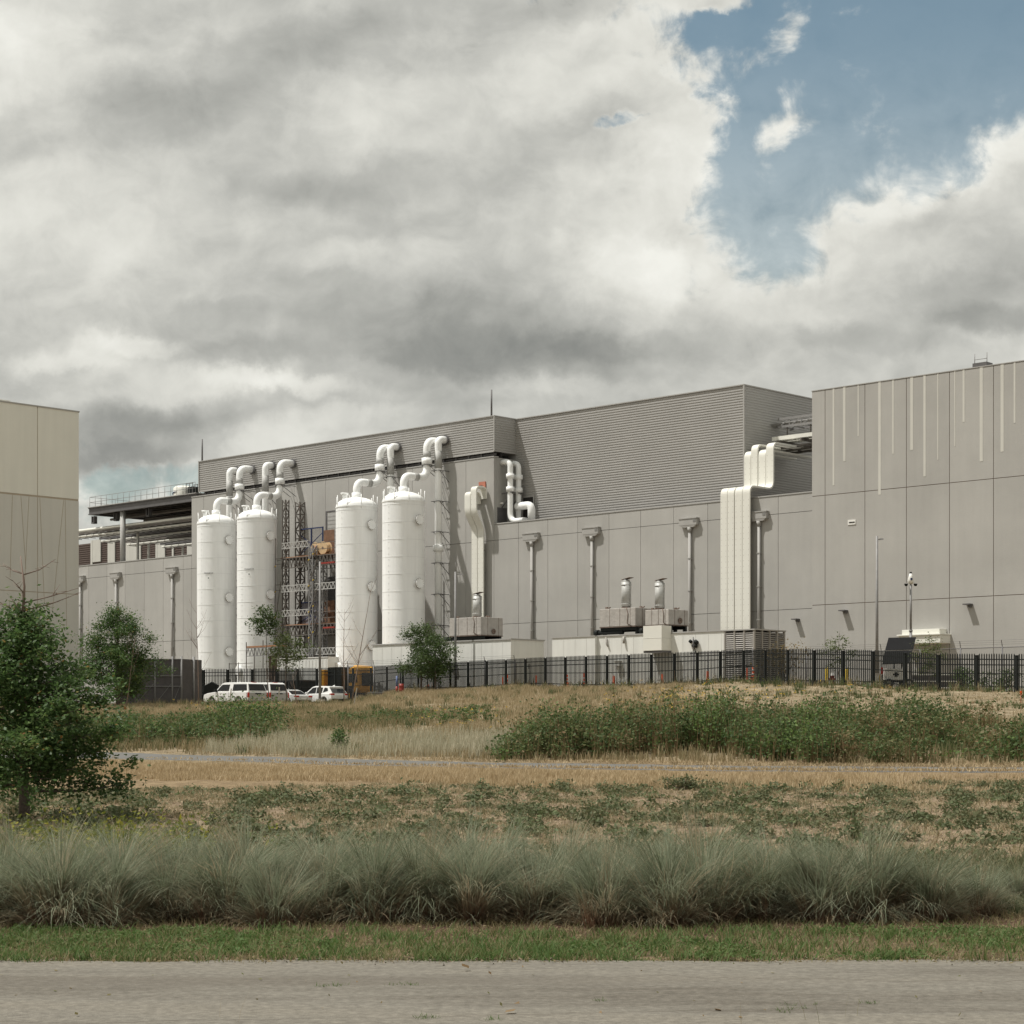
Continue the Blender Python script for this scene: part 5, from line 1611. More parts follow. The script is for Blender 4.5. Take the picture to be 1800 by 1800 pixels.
    m = MB(); m.box(-.03, u1 - u0 + .03, -.05, 2.25, 6.05, 6.12); m.build('container_rim', M['white_plain'], T)
    # plastic wrapped loads
    for i, (px, Y, w, h, lab) in enumerate(((683, 160.5, 1.55, 1.75, 'plastic wrapped white load behind the fence, right of the yellow machine'),
                                            (717, 159.3, 1.6, 1.6, 'plastic wrapped white load behind the fence, left of the twin trees'),
                                            (772, 155.6, 1.5, 1.5, 'plastic wrapped white load behind the fence, right of the twin trees'))):
        s = Y / F; x = (px - CX) * s; gz = 2.5
        T = thing('wrapped_pallet', lab, 'wrapped load', (x, Y, gz), TH * .4, group='wrapped loads')
        r = random.Random(i)
        prof = []
        n = 20; vs = []; rows = 6
        for k in range(rows):
            z = .15 + h * k / (rows - 1)
            for j in range(n):
                a = 2 * math.pi * j / n
                c, s_ = math.cos(a), math.sin(a)
                q = 1 / max(abs(c), abs(s_)) ** .75
                rr = (w / 2) * q * (1 - .12 * k / rows) * (1 + r.uniform(-.05, .05))
                vs.append((rr * c, rr * s_ * .75, z + r.uniform(-.04, .04)))
        fs = [(k * n + j, k * n + (j + 1) % n, (k + 1) * n + (j + 1) % n, (k + 1) * n + j) for k in range(rows - 1) for j in range(n)] + [tuple((rows - 1) * n + j for j in range(n))]
        m = MB(); m.add(vs, fs, 1, True); m.build('plastic_cover', M['wrap'], T)
        m = MB()
        for y in (-.45, 0, .45): m.box(-w / 2, w / 2, y - .06, y + .06, 0, .12)
        m.box(-w / 2, w / 2, -.55, .55, .12, .15); m.build('pallet', M['plank'], T)
    # barrels, block and low wall before the fence
    for px, yb, col, lab, h in ((697.5, 1222, 'blue_frame', 'thin blue and red post by the fence, left of the red barrel', 1.0), (705.5, 1224, 'red', 'red barrel in front of the picket fence', .72)):
        Y = 149.0; s = Y / F; x = (px - CX) * s; gz = z1(x, Y)
        T = thing('barrel' if col == 'red' else 'marker_post', lab, 'barrel' if col == 'red' else 'post', (x, Y, gz), 0)
        m = MB(); r = .19 if col == 'red' else .09
        if col == 'red':
            m.lathe([(0, .0), (r, 0), (r, .22), (r + .02, .25), (r, .28), (r, .5), (r + .02, .53), (r, .56), (r, h), (r - .03, h), (0, h - .03)], 18); m.build('drum', M['red'], T)
        else:
            m.cyl((0, 0, 0), (0, 0, .55), r, None, 10); m.build('lower_sleeve', M['red'], T); m = MB(); m.cyl((0, 0, .55), (0, 0, h + .35), r * .8, None, 10); m.build('upper_sleeve', mat('faded_blue', (.12, .16, .30), .6), T)
    Y = 151; s = Y / F; x = (661 - CX) * s
    T = thing('planter_block', 'low dark grey concrete block at the fence right of the SUV', 'block', (x, Y, z1(x, Y)), 0)
    m = MB(); m.prism([(-.72, 0), (.72, 0), (.64, .42), (-.64, .42)], -.25, .25); m.build('block_body', mat('dark_concrete', (.12, .118, .11), .9), T, bevel=.03)
    m = MB(); m.box(-.45, -.25, -.1, .1, .42, .47); m.box(.25, .45, -.1, .1, .42, .47); m.build('lifting_eyes', M['steel_dark'], T)
    # bollards, hydrant, pedestal, low screen in front of the block
    for px, lab in ((1454, 'yellow bollard left of the red hydrant'), (1488, 'yellow bollard right of the red hydrant')):
        Y = 119; s = Y / F; x = (px - CX) * s; gz = z1(x, Y)
        T = thing('bollard', lab, 'bollard', (x, Y, gz), 0, group='yellow bollards')
        m = MB(); m.lathe([(.115, -.2), (.115, 1.02), (.09, 1.08), (.05, 1.11), (0, 1.12)], 16); m.build('tube', M['bollard'], T)
        m = MB(); m.lathe([(.2, -.2), (.2, .03), (.115, .05)], 16); m.build('footing', M['stone'], T)
    Y = 119; s = Y / F; x = (1463 - CX) * s; gz = z1(x, Y)
    T = thing('fire_hydrant', 'red fire hydrant with a pale cap between the yellow bollards', 'hydrant', (x, Y, gz), 0)
    m = MB(); m.lathe([(.17, -.05), (.17, .06), (.12, .08), (.12, .55), (.15, .57), (.15, .63)], 16); m.cyl((-.22, 0, .42), (.22, 0, .42), .06, None, 10); m.cyl((0, -.2, .4), (0, 0, .4), .08, None, 10); m.build('barrel_body', M['red'], T)
    m = MB(); m.lathe([(.15, .63), (.12, .74), (.05, .8), (.05, .86), (0, .87)], 14); m.build('bonnet', M['white_plain'], T)
    x = (1541 - CX) * s; gz = z1(x, Y)
    T = thing('utility_pedestal', 'pale utility box with a cap left of the camera trailer', 'utility box', (x, Y, gz), 0)
    m = MB(); m.box(-.28, .28, -.2, .2, -.1, .86); m.build('cabinet', M['white_plain'], T, bevel=.02)
    m = MB(); m.box(-.31, .31, -.23, .23, .86, .92); m.build('lid', M['duct_white'], T); m = MB(); m.box(.08, .16, -.215, -.2, .3, .8); m.build('label_strip', M['bollard'], T)
    Y = 121; s = Y / F; x = (1646 - CX) * s; gz = z1(x, Y)
    T = thing('road_barrier', 'long dark barrier with pale stripes behind the fence right of the trailer', 'barrier', (x, Y, gz), 0)
    m = MB(); m.box(-1.5, 1.5, -.05, .05, .25, 1.05); m.build('barrier_board', M['screen_cloth'], T)
    m = MB()
    for z in (.22, .62, 1.03): m.box(-1.52, 1.52, -.07, -.051, z, z + .06)
    m.build('stripes', M['white_plain'], T)
    m = MB()
    for xx in (-1.2, 0, 1.2): m.box(xx, xx + .08, -.3, .3, 0, .06); m.box(xx, xx + .08, .052, .1, 0, 1.0)
    m.build('feet', M['steel_dark'], T)
    # survey stake on the bank
    Y = 93; s = Y / F; x = (1794 - CX) * s; gz = z1(x, Y)
    T = thing('survey_stake', 'pink-orange survey stake in the dry slope at the right edge', 'stake', (x, Y, gz - .1), 0)
    m = MB(); m.bar((0, 0, 0), (.04, 0, .62), .06); m.build('stake_rod', mat('faded_pink', (.52, .25, .17), .8), T); m = MB(); m.box(-.02, .06, -.035, .035, .5, .66); m.build('stake_top', M['orange'], T)
    # cones and delineators along the fence
    cones = [(883.5, 0, 'orange delineator with white bands, left one of the pair before the enclosure end'), (892, 1, 'orange cone tube, right one of the pair before the enclosure end'),
             (942, 0, 'slim orange delineator in the gap between the enclosures'), (996.5, 2, 'small orange cone left of the banded delineator'), (1026.5, 1, 'orange delineator with white bands below the second downpipe'),
             (1079, 0, 'orange cone behind the fence below the wrinkled exhaust box'), (1164.5, 0, 'slim orange delineator below the cream intake box'), (1243.5, 0, 'slim orange delineator left of the four cream ducts'),
             (1313.5, 0, 'slim orange delineator beside a cone at the louvred end'), (1323.5, 2, 'orange traffic cone with white collars at the louvred end'), (752, 3, 'small orange cone behind the fence between the twin trees')]
    for px, kind, lab in cones:
        Yf = np.interp(px, [f[0] for f in FENCE], [f[1] for f in FENCE]) + 1.6
        s = Yf / F; x = (px - CX) * s; gz = z1(x, Yf)
        T = thing('traffic_cone' if kind >= 2 else 'delineator_post', lab, 'traffic cone' if kind >= 2 else 'delineator', (x, Yf, gz), 0, group='orange cones and delineators along the fence')
        h = (.72, .9, .78, .5)[kind] + .18
        m = MB()
        if kind >= 2: m.lathe([(.19, .03), (.17, .05), (.035, h), (0, h)], 16)
        else: m.lathe([(.14, .03), (.065, .1), (.055, h - .02), (.03, h), (0, h)], 14)
        m.build('cone_body', M['orange'], T)
        m = MB(); m.box(-.2, .2, -.2, .2, 0, .035); m.build('foot', M['black'], T, bevel=.01)
        if kind in (1, 2):
            for z in (.42, .68):
                f = .06 if kind == 1 else .19 + (.035 - .19) * (z / h)
                m = MB(); m.cyl((0, 0, z), (0, 0, z + .11), f + .012, f * .9 + .008, 14); m.build('white_band', M['white_plain'], T)
build_clutter()

# ================================================================== SCAFFOLD BETWEEN THE TANKS
def truss(mb, p0, p1, h, n, w=.06, y_off=0):
    p0, p1 = Vector(p0), Vector(p1); up = Vector((0, 0, h))
    mb.bar(p0, p1, w); mb.bar(p0 + up, p1 + up, w)
    for i in range(n):
        a, b = p0.lerp(p1, i / n), p0.lerp(p1, (i + 1) / n); c = a.lerp(b, .5) + up
        mb.bar(a, c, w * .8); mb.bar(c, b, w * .8)

def lattice(mb, x, y, z0, z1_, w, step=.75, t=.085):
    cs = [(x, y), (x + w, y), (x + w, y + w), (x, y + w)]
    for cx, cy in cs: mb.bar((cx, cy, z0), (cx, cy, z1_), t)
    z = z0; k = 0
    while z < z1_ - step * .5:
        for i in range(4):
            a, b = cs[i], cs[(i + 1) % 4]
            if (k + i) % 2: a, b = b, a
            mb.bar((*a, z), (*b, min(z + step, z1_)), t * .75); mb.bar((*a, z), (*b, z), t * .75)
        z += step; k += 1

def build_scaffold():
    v0 = 114.2
    ul = on_v(495, v0)[0]
    T = thing('scaffold_tower', 'tall steel scaffold with planked decks and trusses between the second and third tanks', 'scaffold', uvz(ul, v0, 0))
    def U(px, vv=v0): return on_v(px, vv)[0] - ul
    def Z(y, px, vv=v0): return (HY - y) / F * on_v(px, vv)[1]
    xr = U(547); xe = U(590)
    for x, y, zt, w in ((0.0, 0.1, Z(878, 500), .42), (.55, 1.2, Z(880, 508), .6), (xr, -.25, Z(958, 555), .5), (xr + .75, .3, Z(975, 560), .5), (xe - .2, .4, Z(978, 585), .5)):
        m = MB(); lattice(m, x, y, GZ, zt, w); m.build('mast', M['scaffold'] if x < xr else M['steel'], T)
    for dz in (0, 1):
        zd = Z(979, 520) if dz == 0 else Z(1098.5, 520)
        m = MB()
        for k in range(7):
            y = .1 + k * .42
            m.box(-.3, xe, y, y + .40, zd, zd + .06, 1 - .1 * (k % 3))
        m.build('deck', M['plank'], T)
        m = MB(); truss(m, (-.1, .05, zd - .95), (xe, .05, zd - .95), .9, 16, .08); truss(m, (-.1, 2.7, zd - .95), (xe, 2.7, zd - .95), .9, 14)
        for k in np.linspace(0, xe, 9): m.bar((k, .05, zd - .08), (k, 2.7, zd - .08), .08)
        m.build('deck_truss', M['scaffold'], T)
        m = MB(); truss(m, (.1, -.05, zd + .85), (xr - .3, -.05, zd + .85), .5, 7, .07); m.build('guard_truss', M['pipe_grey'], T)
        m = MB()
        for zz in (.5, 1.05):
            m.bar((xr + .3, -.1, zd + zz), (xe + .1, -.1, zd + zz), .05)
        truss(m, (xr + .5, 2.6, zd + .3), (xe, 2.6, zd + .3), .9, 4, .05); m.build('guard_rail', M['scaffold'], T)
        # blue framed mesh panel and plywood sheet standing on the deck
        zp = zd + .06; hp = 2.65 if dz == 0 else 2.1
        xa, xb = .95, U(548)
        m = MB()
        for x in (xa, (xa + xb) / 2 - .04, xb - .1): m.box(x, x + .1, 1.3, 1.4, zp, zp + hp)
        m.box(xa, xb, 1.29, 1.41, zp + hp - .1, zp + hp); m.bar((xa, 1.34, zp + .2), (xb, 1.34, zp + hp - .5), .05); m.bar((xa, 1.36, zp + hp - .5), (xb, 1.36, zp + .2), .05)
        fr = m.build('panel_frame', M['blue_frame'], T)
        m = MB(); m.box(xa + .1, xb - .1, 1.42, 1.44, zp, zp + hp - .1); m.build('panel_mesh', M['mesh'] if dz == 0 else M['blue_mesh'], fr)
        m = MB(); m.box(xb + .06, xb + 1.5, 1.38, 1.42, zp, zp + (2.3 if dz == 0 else 2.1)); m.build('plywood_sheet', M['plywood'], T)
    for y0, px in ((1040, 510), (1152, 520)):
        m = MB(); z = Z(y0, px); truss(m, (.1, -.08, z), (xe, -.08, z), .55, 15, .075); m.build('ledger_truss', M['pipe_grey'], T)
    m = MB()
    r = random.Random(5)
    zt = Z(978, 555)
    for k in range(5):
        z0 = 2.2 + k * 2.6
        m.bar((xr - .1, -.3, z0), (xr + 1.2, -.3, z0 + 2.5), .055); m.bar((xr + 1.0, .8, z0), (xr - .05, .6, z0 + 2.5), .05)
    for k in range(6):
        z0 = 3 + k * 2.4
        m.bar((xe - 1.0, 2.7, z0), (xe, 2.7, z0 + 2.3), .05); m.bar((-.9, .0, z0), (.0, .1, z0), .05); m.bar((-.9, .0, z0 + .5), (.0, .1, z0 + .5), .05)
    m.bar((-.85, .0, GZ), (-.85, .0, 17.4), .055); m.bar((-.85, .0, 10), (-.1, .0, 13.4), .045)
    for x in (1.4, 2.2, 2.9, 3.6): m.bar((x, 2.0, 9.2), (x, 2.0, 14.4), .06)
    m.bar((.8, .5, 12.8), (xr + .5, .6, 12.2), .12)
    m.build('braces', M['scaffold'], T)
    m = MB()
    for z in np.arange(3.0, 15.5, 2.35):
        m.cyl((-.95, -.06, z), (-.78, -.06, z + .12), .045, None, 6); m.cyl((xr - .05, -.32, z + .3), (xr + .1, -.32, z + .4), .045, None, 6); m.cyl((xr + .55, -.32, z + .8), (xr + .7, -.32, z + .9), .04, None, 6)
    m.build('clamps', M['bollard'], T)
    m = MB(); m.bar((xe - 1.7, -.2, Z(982, 585) - .35), (xe + .1, -.2, Z(982, 585) - .35), .2, .14); m.bar((xe - 1.4, -.2, Z(1103, 585)), (xe + .1, -.2, Z(1103, 585)), .2, .14); m.build('red_beam', M['red'], T)
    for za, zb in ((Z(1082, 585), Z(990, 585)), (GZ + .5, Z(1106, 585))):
        m = MB(); m.box(xr + 1.35, xe + .6, 2.75, 2.77, za, zb); m.build('netting_and_shade', M['net'], T)  # dark netting sheets that also stand in for shade under the decks
    # cable reels on the upper deck
    zd = Z(979, 520) + .06
    for px, lab, rot in ((558.5, 'wooden cable reel with a red sticker standing on the upper scaffold deck', .15), (571.8, 'wooden cable reel without a sticker, right of the marked reel on the deck', .5)):
        x = U(px, v0 + .7)
        R = thing('cable_reel', lab, 'cable reel', uvz(ul + x, v0 + .7, zd + .585), TH - .1 + rot * .3, group='cable reels')
        for y in (-.32, .26):
            m = MB(); m.cyl((0, y, 0), (0, y + .06, 0), .58, None, 26); m.build('flange_disc', M['reel'], R)
        m = MB(); m.cyl((0, -.26, 0), (0, .26, 0), .42, None, 20); m.build('cable_coil', M['reel'], R)
        m = MB(); m.cyl((0, -.335, 0), (0, -.322, 0), .12, None, 12); m.build('hub', M['rust'], R)
        if px < 565:
            m = MB(); m.box(.02, .26, -.335, -.322, .0, .24); m.build('sticker', M['tail_red'], R)
    # low working platform in front of the second tank
    v1 = 108.8
    ua, ub = on_v(433, v1)[0], on_v(490, v1)[0]
    T = thing('work_platform', 'low scaffold platform with an orange plank deck before the second tank', 'scaffold', uvz(ua, v1, 0))
    L_ = ub - ua; zp = (HY - 1137.5) / F * on_v(460, v1)[1]
    m = MB()
    for k in range(3): m.box(0, L_, k * .3, k * .3 + .28, zp, zp + .14, 1 - .15 * k)
    m.build('deck', M['plank'], T)
    m = MB(); truss(m, (0, .0, zp - .75), (L_, .0, zp - .75), .7, 9, .06); m.build('deck_truss', M['steel'], T)
    m = MB()
    for x, zt in ((0, zp + .5), (L_ * .52, zp + .6), (L_, zp + .5)):
        m.bar((x, 0, GZ), (x, 0, zt), .06); m.bar((x, .9, GZ), (x, .9, zp), .06)
    xa = on_v(403, v1)[0] - ua
    for x in (xa, xa * .45): m.bar((x, 0, GZ), (x, 0, 5.8), .05)
    for z in (3.4, 4.9, 5.7): m.bar((xa, 0, z), (L_ * .2, 0, z), .045)
    m.bar((xa, 0, 4.4), (xa * .45, 0, 2.4), .05); m.bar((0, 0, 2.0), (L_, 0, 3.6), .045)
    m.build('standards', M['scaffold'], T)
    uu = on_v(479, 109.8)[0]
    T = thing('material_hoist_post', 'rust-red steel post beside the low platform, left of the white container', 'steel post', uvz(uu, 109.8, 0))
    m = MB(); m.box(-.3, .1, -.2, .2, GZ, 6.4); m.box(.3, .55, -.1, .1, GZ, 6.5); m.build('post_body', M['rust'], T); m = MB(); m.box(-.5, .7, -.25, .25, 6.4, 6.5); m.build('head_plate', M['rust'], T)
build_scaffold()

# ================================================================== VEGETATION
def blades(P, H, W, az, lean, droop, seg=3, tint=None):
    """Grass blades as tapered strips. P (n,3) feet, H lengths, W widths, az direction of lean, lean = sideways reach / length, droop bends the tip down."""
    n = len(P)
    t = np.linspace(0, 1, seg + 1)[None, :]
    d = np.stack([np.cos(az), np.sin(az)], -1)
    out = (lean[:, None] * (t ** 1.6)) * H[:, None]
    up = (t * np.sqrt(np.maximum(1 - lean[:, None] ** 2 * .6, .15)) - droop[:, None] * t ** 2.6) * H[:, None]
    c = np.zeros((n, seg + 1, 3))
    c[:, :, 0] = P[:, 0:1] + d[:, 0:1] * out
    c[:, :, 1] = P[:, 1:2] + d[:, 1:2] * out
    c[:, :, 2] = P[:, 2:3] + up
    wa = az + rng.uniform(-1.2, 1.2, n) + math.pi / 2
    w = (W[:, None] * (1 - t ** 1.5 * .88)) * .5
    side = np.stack([np.cos(wa), np.sin(wa), np.zeros(n)], -1)[:, None, :] * w[:, :, None]
    V = np.stack([c - side, c + side], 2).reshape(n, -1, 3)
    k = 2 * (seg + 1)
    i = np.arange(seg) * 2
    q = np.stack([i, i + 1, i + 3, i + 2], -1)
    Q = (np.arange(n)[:, None, None] * k + q[None]).reshape(-1, 4)
    tint = rng.random(n) if tint is None else tint
    return V.reshape(-1, 3), Q, np.repeat(tint, k), np.tile(np.repeat(t[0], 2), n)

def arcs(P, L, W, az, f0, f1, seg=7, tint=None):
    """Weeping blades: the angle from the vertical grows from f0 by f1 along the blade."""
    n = len(P)
    t = np.linspace(0, 1, seg + 1)
    tm = (t[1:] + t[:-1]) / 2
    f = f0[:, None] + f1[:, None] * tm[None] ** 1.5
    ds = L[:, None] / seg
    r = np.concatenate([np.zeros((n, 1)), np.cumsum(np.sin(f) * ds, 1)], 1)
    z = np.concatenate([np.zeros((n, 1)), np.cumsum(np.cos(f) * ds, 1)], 1)
    tw = rng.normal(0, .25, n)[:, None] * t[None] ** 2
    a = az[:, None] + tw
    c = np.stack([P[:, 0:1] + np.cos(a) * r, P[:, 1:2] + np.sin(a) * r, np.maximum(P[:, 2:3] + z, .01)], -1)
    wa = az + rng.uniform(-1.2, 1.2, n) + math.pi / 2
    w = W[:, None] * (1 - t[None] ** 1.8 * .88) * .5
    side = np.stack([np.cos(wa), np.sin(wa), np.zeros(n)], -1)[:, None, :] * w[:, :, None]
    V = np.stack([c - side, c + side], 2).reshape(n, -1, 3)
    k = 2 * (seg + 1); i = np.arange(seg) * 2
    q = np.stack([i, i + 1, i + 3, i + 2], -1)
    Q = (np.arange(n)[:, None, None] * k + q[None]).reshape(-1, 4)
    tint = rng.random(n) if tint is None else tint
    return V.reshape(-1, 3), Q, np.repeat(tint, k), np.tile(np.repeat(t, 2), n)

def leaves(P, size, tint=None, up=.35, aspect=.55):
    """Folded leaf quads at points P with random directions."""
    n = len(P)
    d = rng.normal(size=(n, 3)); d[:, 2] = d[:, 2] * .6 + up * 0; d /= np.linalg.norm(d, axis=1, keepdims=True)
    nrm = rng.normal(size=(n, 3)); nrm[:, 2] = np.abs(nrm[:, 2]) + up
    s = np.cross(d, nrm); s /= np.maximum(np.linalg.norm(s, axis=1, keepdims=True), 1e-6)
    size = np.broadcast_to(size, (n,))[:, None]
    V = np.stack([P, P + d * size * .55 + s * size * aspect * .5, P + d * size, P + d * size * .45 - s * size * aspect * .5], 1)
    Q = np.arange(n * 4).reshape(n, 4)
    tint = rng.random(n) if tint is None else tint
    return V.reshape(-1, 3), Q, np.repeat(tint, 4), np.tile(np.array([0, .5, 1, .5]), n)

def joined(name, parts, m, parent=None):
    V, Q, T_, A = [], [], [], []; b = 0
    for v, q, t, a in parts:
        V.append(v); Q.append(q + b); T_.append(t); A.append(a); b += len(v)
    return mesh_np(name, np.concatenate(V), np.concatenate(Q), m, {'tint': np.concatenate(T_), 'along': np.concatenate(A)}, parent=parent)

def field(n, y0, y1, tmin=-.38, tmax=.40, dens=None):
    """n points spread over the seen wedge between distances y0 and y1, as X, Y."""
    n = int(n * (1.3 if tmax > .35 else 1))
    Y = np.sqrt(rng.uniform(y0 ** 2, y1 ** 2, n)); X = rng.uniform(tmin, tmax, n) * Y
    return X, Y

def vnoise(X, Y, s, seed=0):
    """Smooth value noise, 0..1."""
    r = np.random.default_rng(100 + seed).random((64, 64))
    x, y = np.asarray(X) * s + 1000, np.asarray(Y) * s + 1000
    i, j = np.floor(x).astype(int), np.floor(y).astype(int)
    fx, fy = x - i, y - j; fx = fx * fx * (3 - 2 * fx); fy = fy * fy * (3 - 2 * fy)
    g = lambda a, b: r[a % 64, b % 64]
    return (g(i, j) * (1 - fx) + g(i + 1, j) * fx) * (1 - fy) + (g(i, j + 1) * (1 - fx) + g(i + 1, j + 1) * fx) * fy
def fnoise(X, Y, s, seed=0):
    return (vnoise(X, Y, s, seed) + .5 * vnoise(X, Y, s * 2.1, seed + 1) + .25 * vnoise(X, Y, s * 4.3, seed + 2)) / 1.75

def tufts(X, Y, per, H, W, lean=(.1, .5), droop=(.0, .15), spread=.08, seg=2, tint=None, hvar=.35):
    """per blades round every point."""
    n = len(X)
    x = np.repeat(X, per) + rng.normal(0, 1, n * per) * np.repeat(np.broadcast_to(spread, (n,)), per)
    y = np.repeat(Y, per) + rng.normal(0, 1, n * per) * np.repeat(np.broadcast_to(spread, (n,)), per)
    P = np.stack([x, y, zed(x, y) - .01], -1)
    h = np.repeat(np.broadcast_to(H, (n,)), per) * rng.uniform(1 - hvar, 1 + hvar, n * per)
    w = np.broadcast_to(W, (n * per,)) * rng.uniform(.7, 1.3, n * per)
    tt = None if tint is None else np.clip(np.repeat(np.broadcast_to(tint, (n,)), per) + rng.normal(0, .12, n * per), 0, 1)
    return blades(P, h, w, rng.uniform(0, 2 * math.pi, n * per), rng.uniform(*lean, n * per), rng.uniform(*droop, n * per), seg, tt)

def rosettes(X, Y, per, spread, H, sz, tint, up=.9):
    n = len(X)
    sp = np.repeat(np.broadcast_to(spread, (n,)), per)
    a = rng.uniform(0, 6.283, n * per); r = np.sqrt(rng.random(n * per)) * sp
    x = np.repeat(X, per) + r * np.cos(a); y = np.repeat(Y, per) + r * np.sin(a)
    z = zed(x, y) + .005 + rng.random(n * per) * np.repeat(np.broadcast_to(H, (n,)), per) * (1.1 - r / np.maximum(sp, 1e-3) * .8)
    t = np.clip(np.repeat(np.broadcast_to(tint, (n,)), per) + rng.normal(0, .1, n * per), 0, 1)
    return leaves(np.stack([x, y, z], -1), rng.uniform(.6, 1.4, n * per) * np.repeat(np.broadcast_to(sz, (n,)), per), t, up=up)

G_VERGE = veg_mat('verge_grass', [(0, (.31, .24, .14)), (.2, (.20, .18, .08)), (.42, (.11, .15, .048)), (.75, (.085, .15, .04)), (1, (.16, .22, .075))], trans=.4)
G_ORN = veg_mat('ornamental_blades', [(0, (.13, .15, .085)), (.35, (.205, .235, .15)), (.7, (.29, .31, .215)), (1, (.42, .33, .215))], along=((.235, .14, .09), .10, .58), trans=.4)
G_WEED = veg_mat('slope_weeds', [(0, (.38, .295, .19)), (.22, (.28, .23, .13)), (.45, (.155, .155, .08)), (.75, (.095, .115, .055)), (1, (.13, .165, .07))], trans=.3)
G_GOLD = veg_mat('golden_straw', [(0, (.26, .195, .11)), (.5, (.43, .33, .195)), (1, (.58, .47, .30))], trans=.3)
G_BANK = veg_mat('bank_grass', [(0, (.444, .360, .228)), (.35, (.324, .258, .150)), (.6, (.192, .180, .090)), (.8, (.096, .120, .046)), (1, (.066, .102, .036))], trans=.3)
G_PALE = veg_mat('pale_feather_grass', [(0, (.600, .540, .405)), (.5, (.450, .420, .300)), (1, (.330, .345, .225))], trans=.3)
G_LEAFY = veg_mat('weed_leaves', [(0, (.27, .18, .10)), (.16, (.17, .155, .07)), (.4, (.095, .13, .045)), (.7, (.055, .095, .034)), (1, (.14, .21, .06))], trans=.35)
G_FLOW = veg_mat('yellow_petals', [(0, (.60, .36, .03)), (1, (.72, .50, .06))], trans=.2)
G_OAK = veg_mat('oak_leaves', [(0, (.05, .092, .03)), (.5, (.078, .138, .042)), (.9, (.16, .22, .075)), (1, (.30, .15, .05))], trans=.45, rough=.5)
G_TREE = veg_mat('young_tree_leaves', [(0, (.042, .07, .022)), (.5, (.065, .105, .032)), (1, (.13, .175, .06))], trans=.32, rough=.5)
G_LIGHT = veg_mat('light_tree_leaves', [(0, (.06, .09, .028)), (.5, (.10, .135, .045)), (1, (.18, .20, .08))], trans=.35, rough=.5)
G_DRYB = veg_mat('dry_bush_leaves', [(0, (.24, .16, .06)), (.6, (.22, .17, .07)), (1, (.13, .13, .05))], trans=.3)

def stuff(name, parts, m, lab, cat):
    o = joined(name, parts, m); tag(o, lab, cat, kind='stuff'); return o

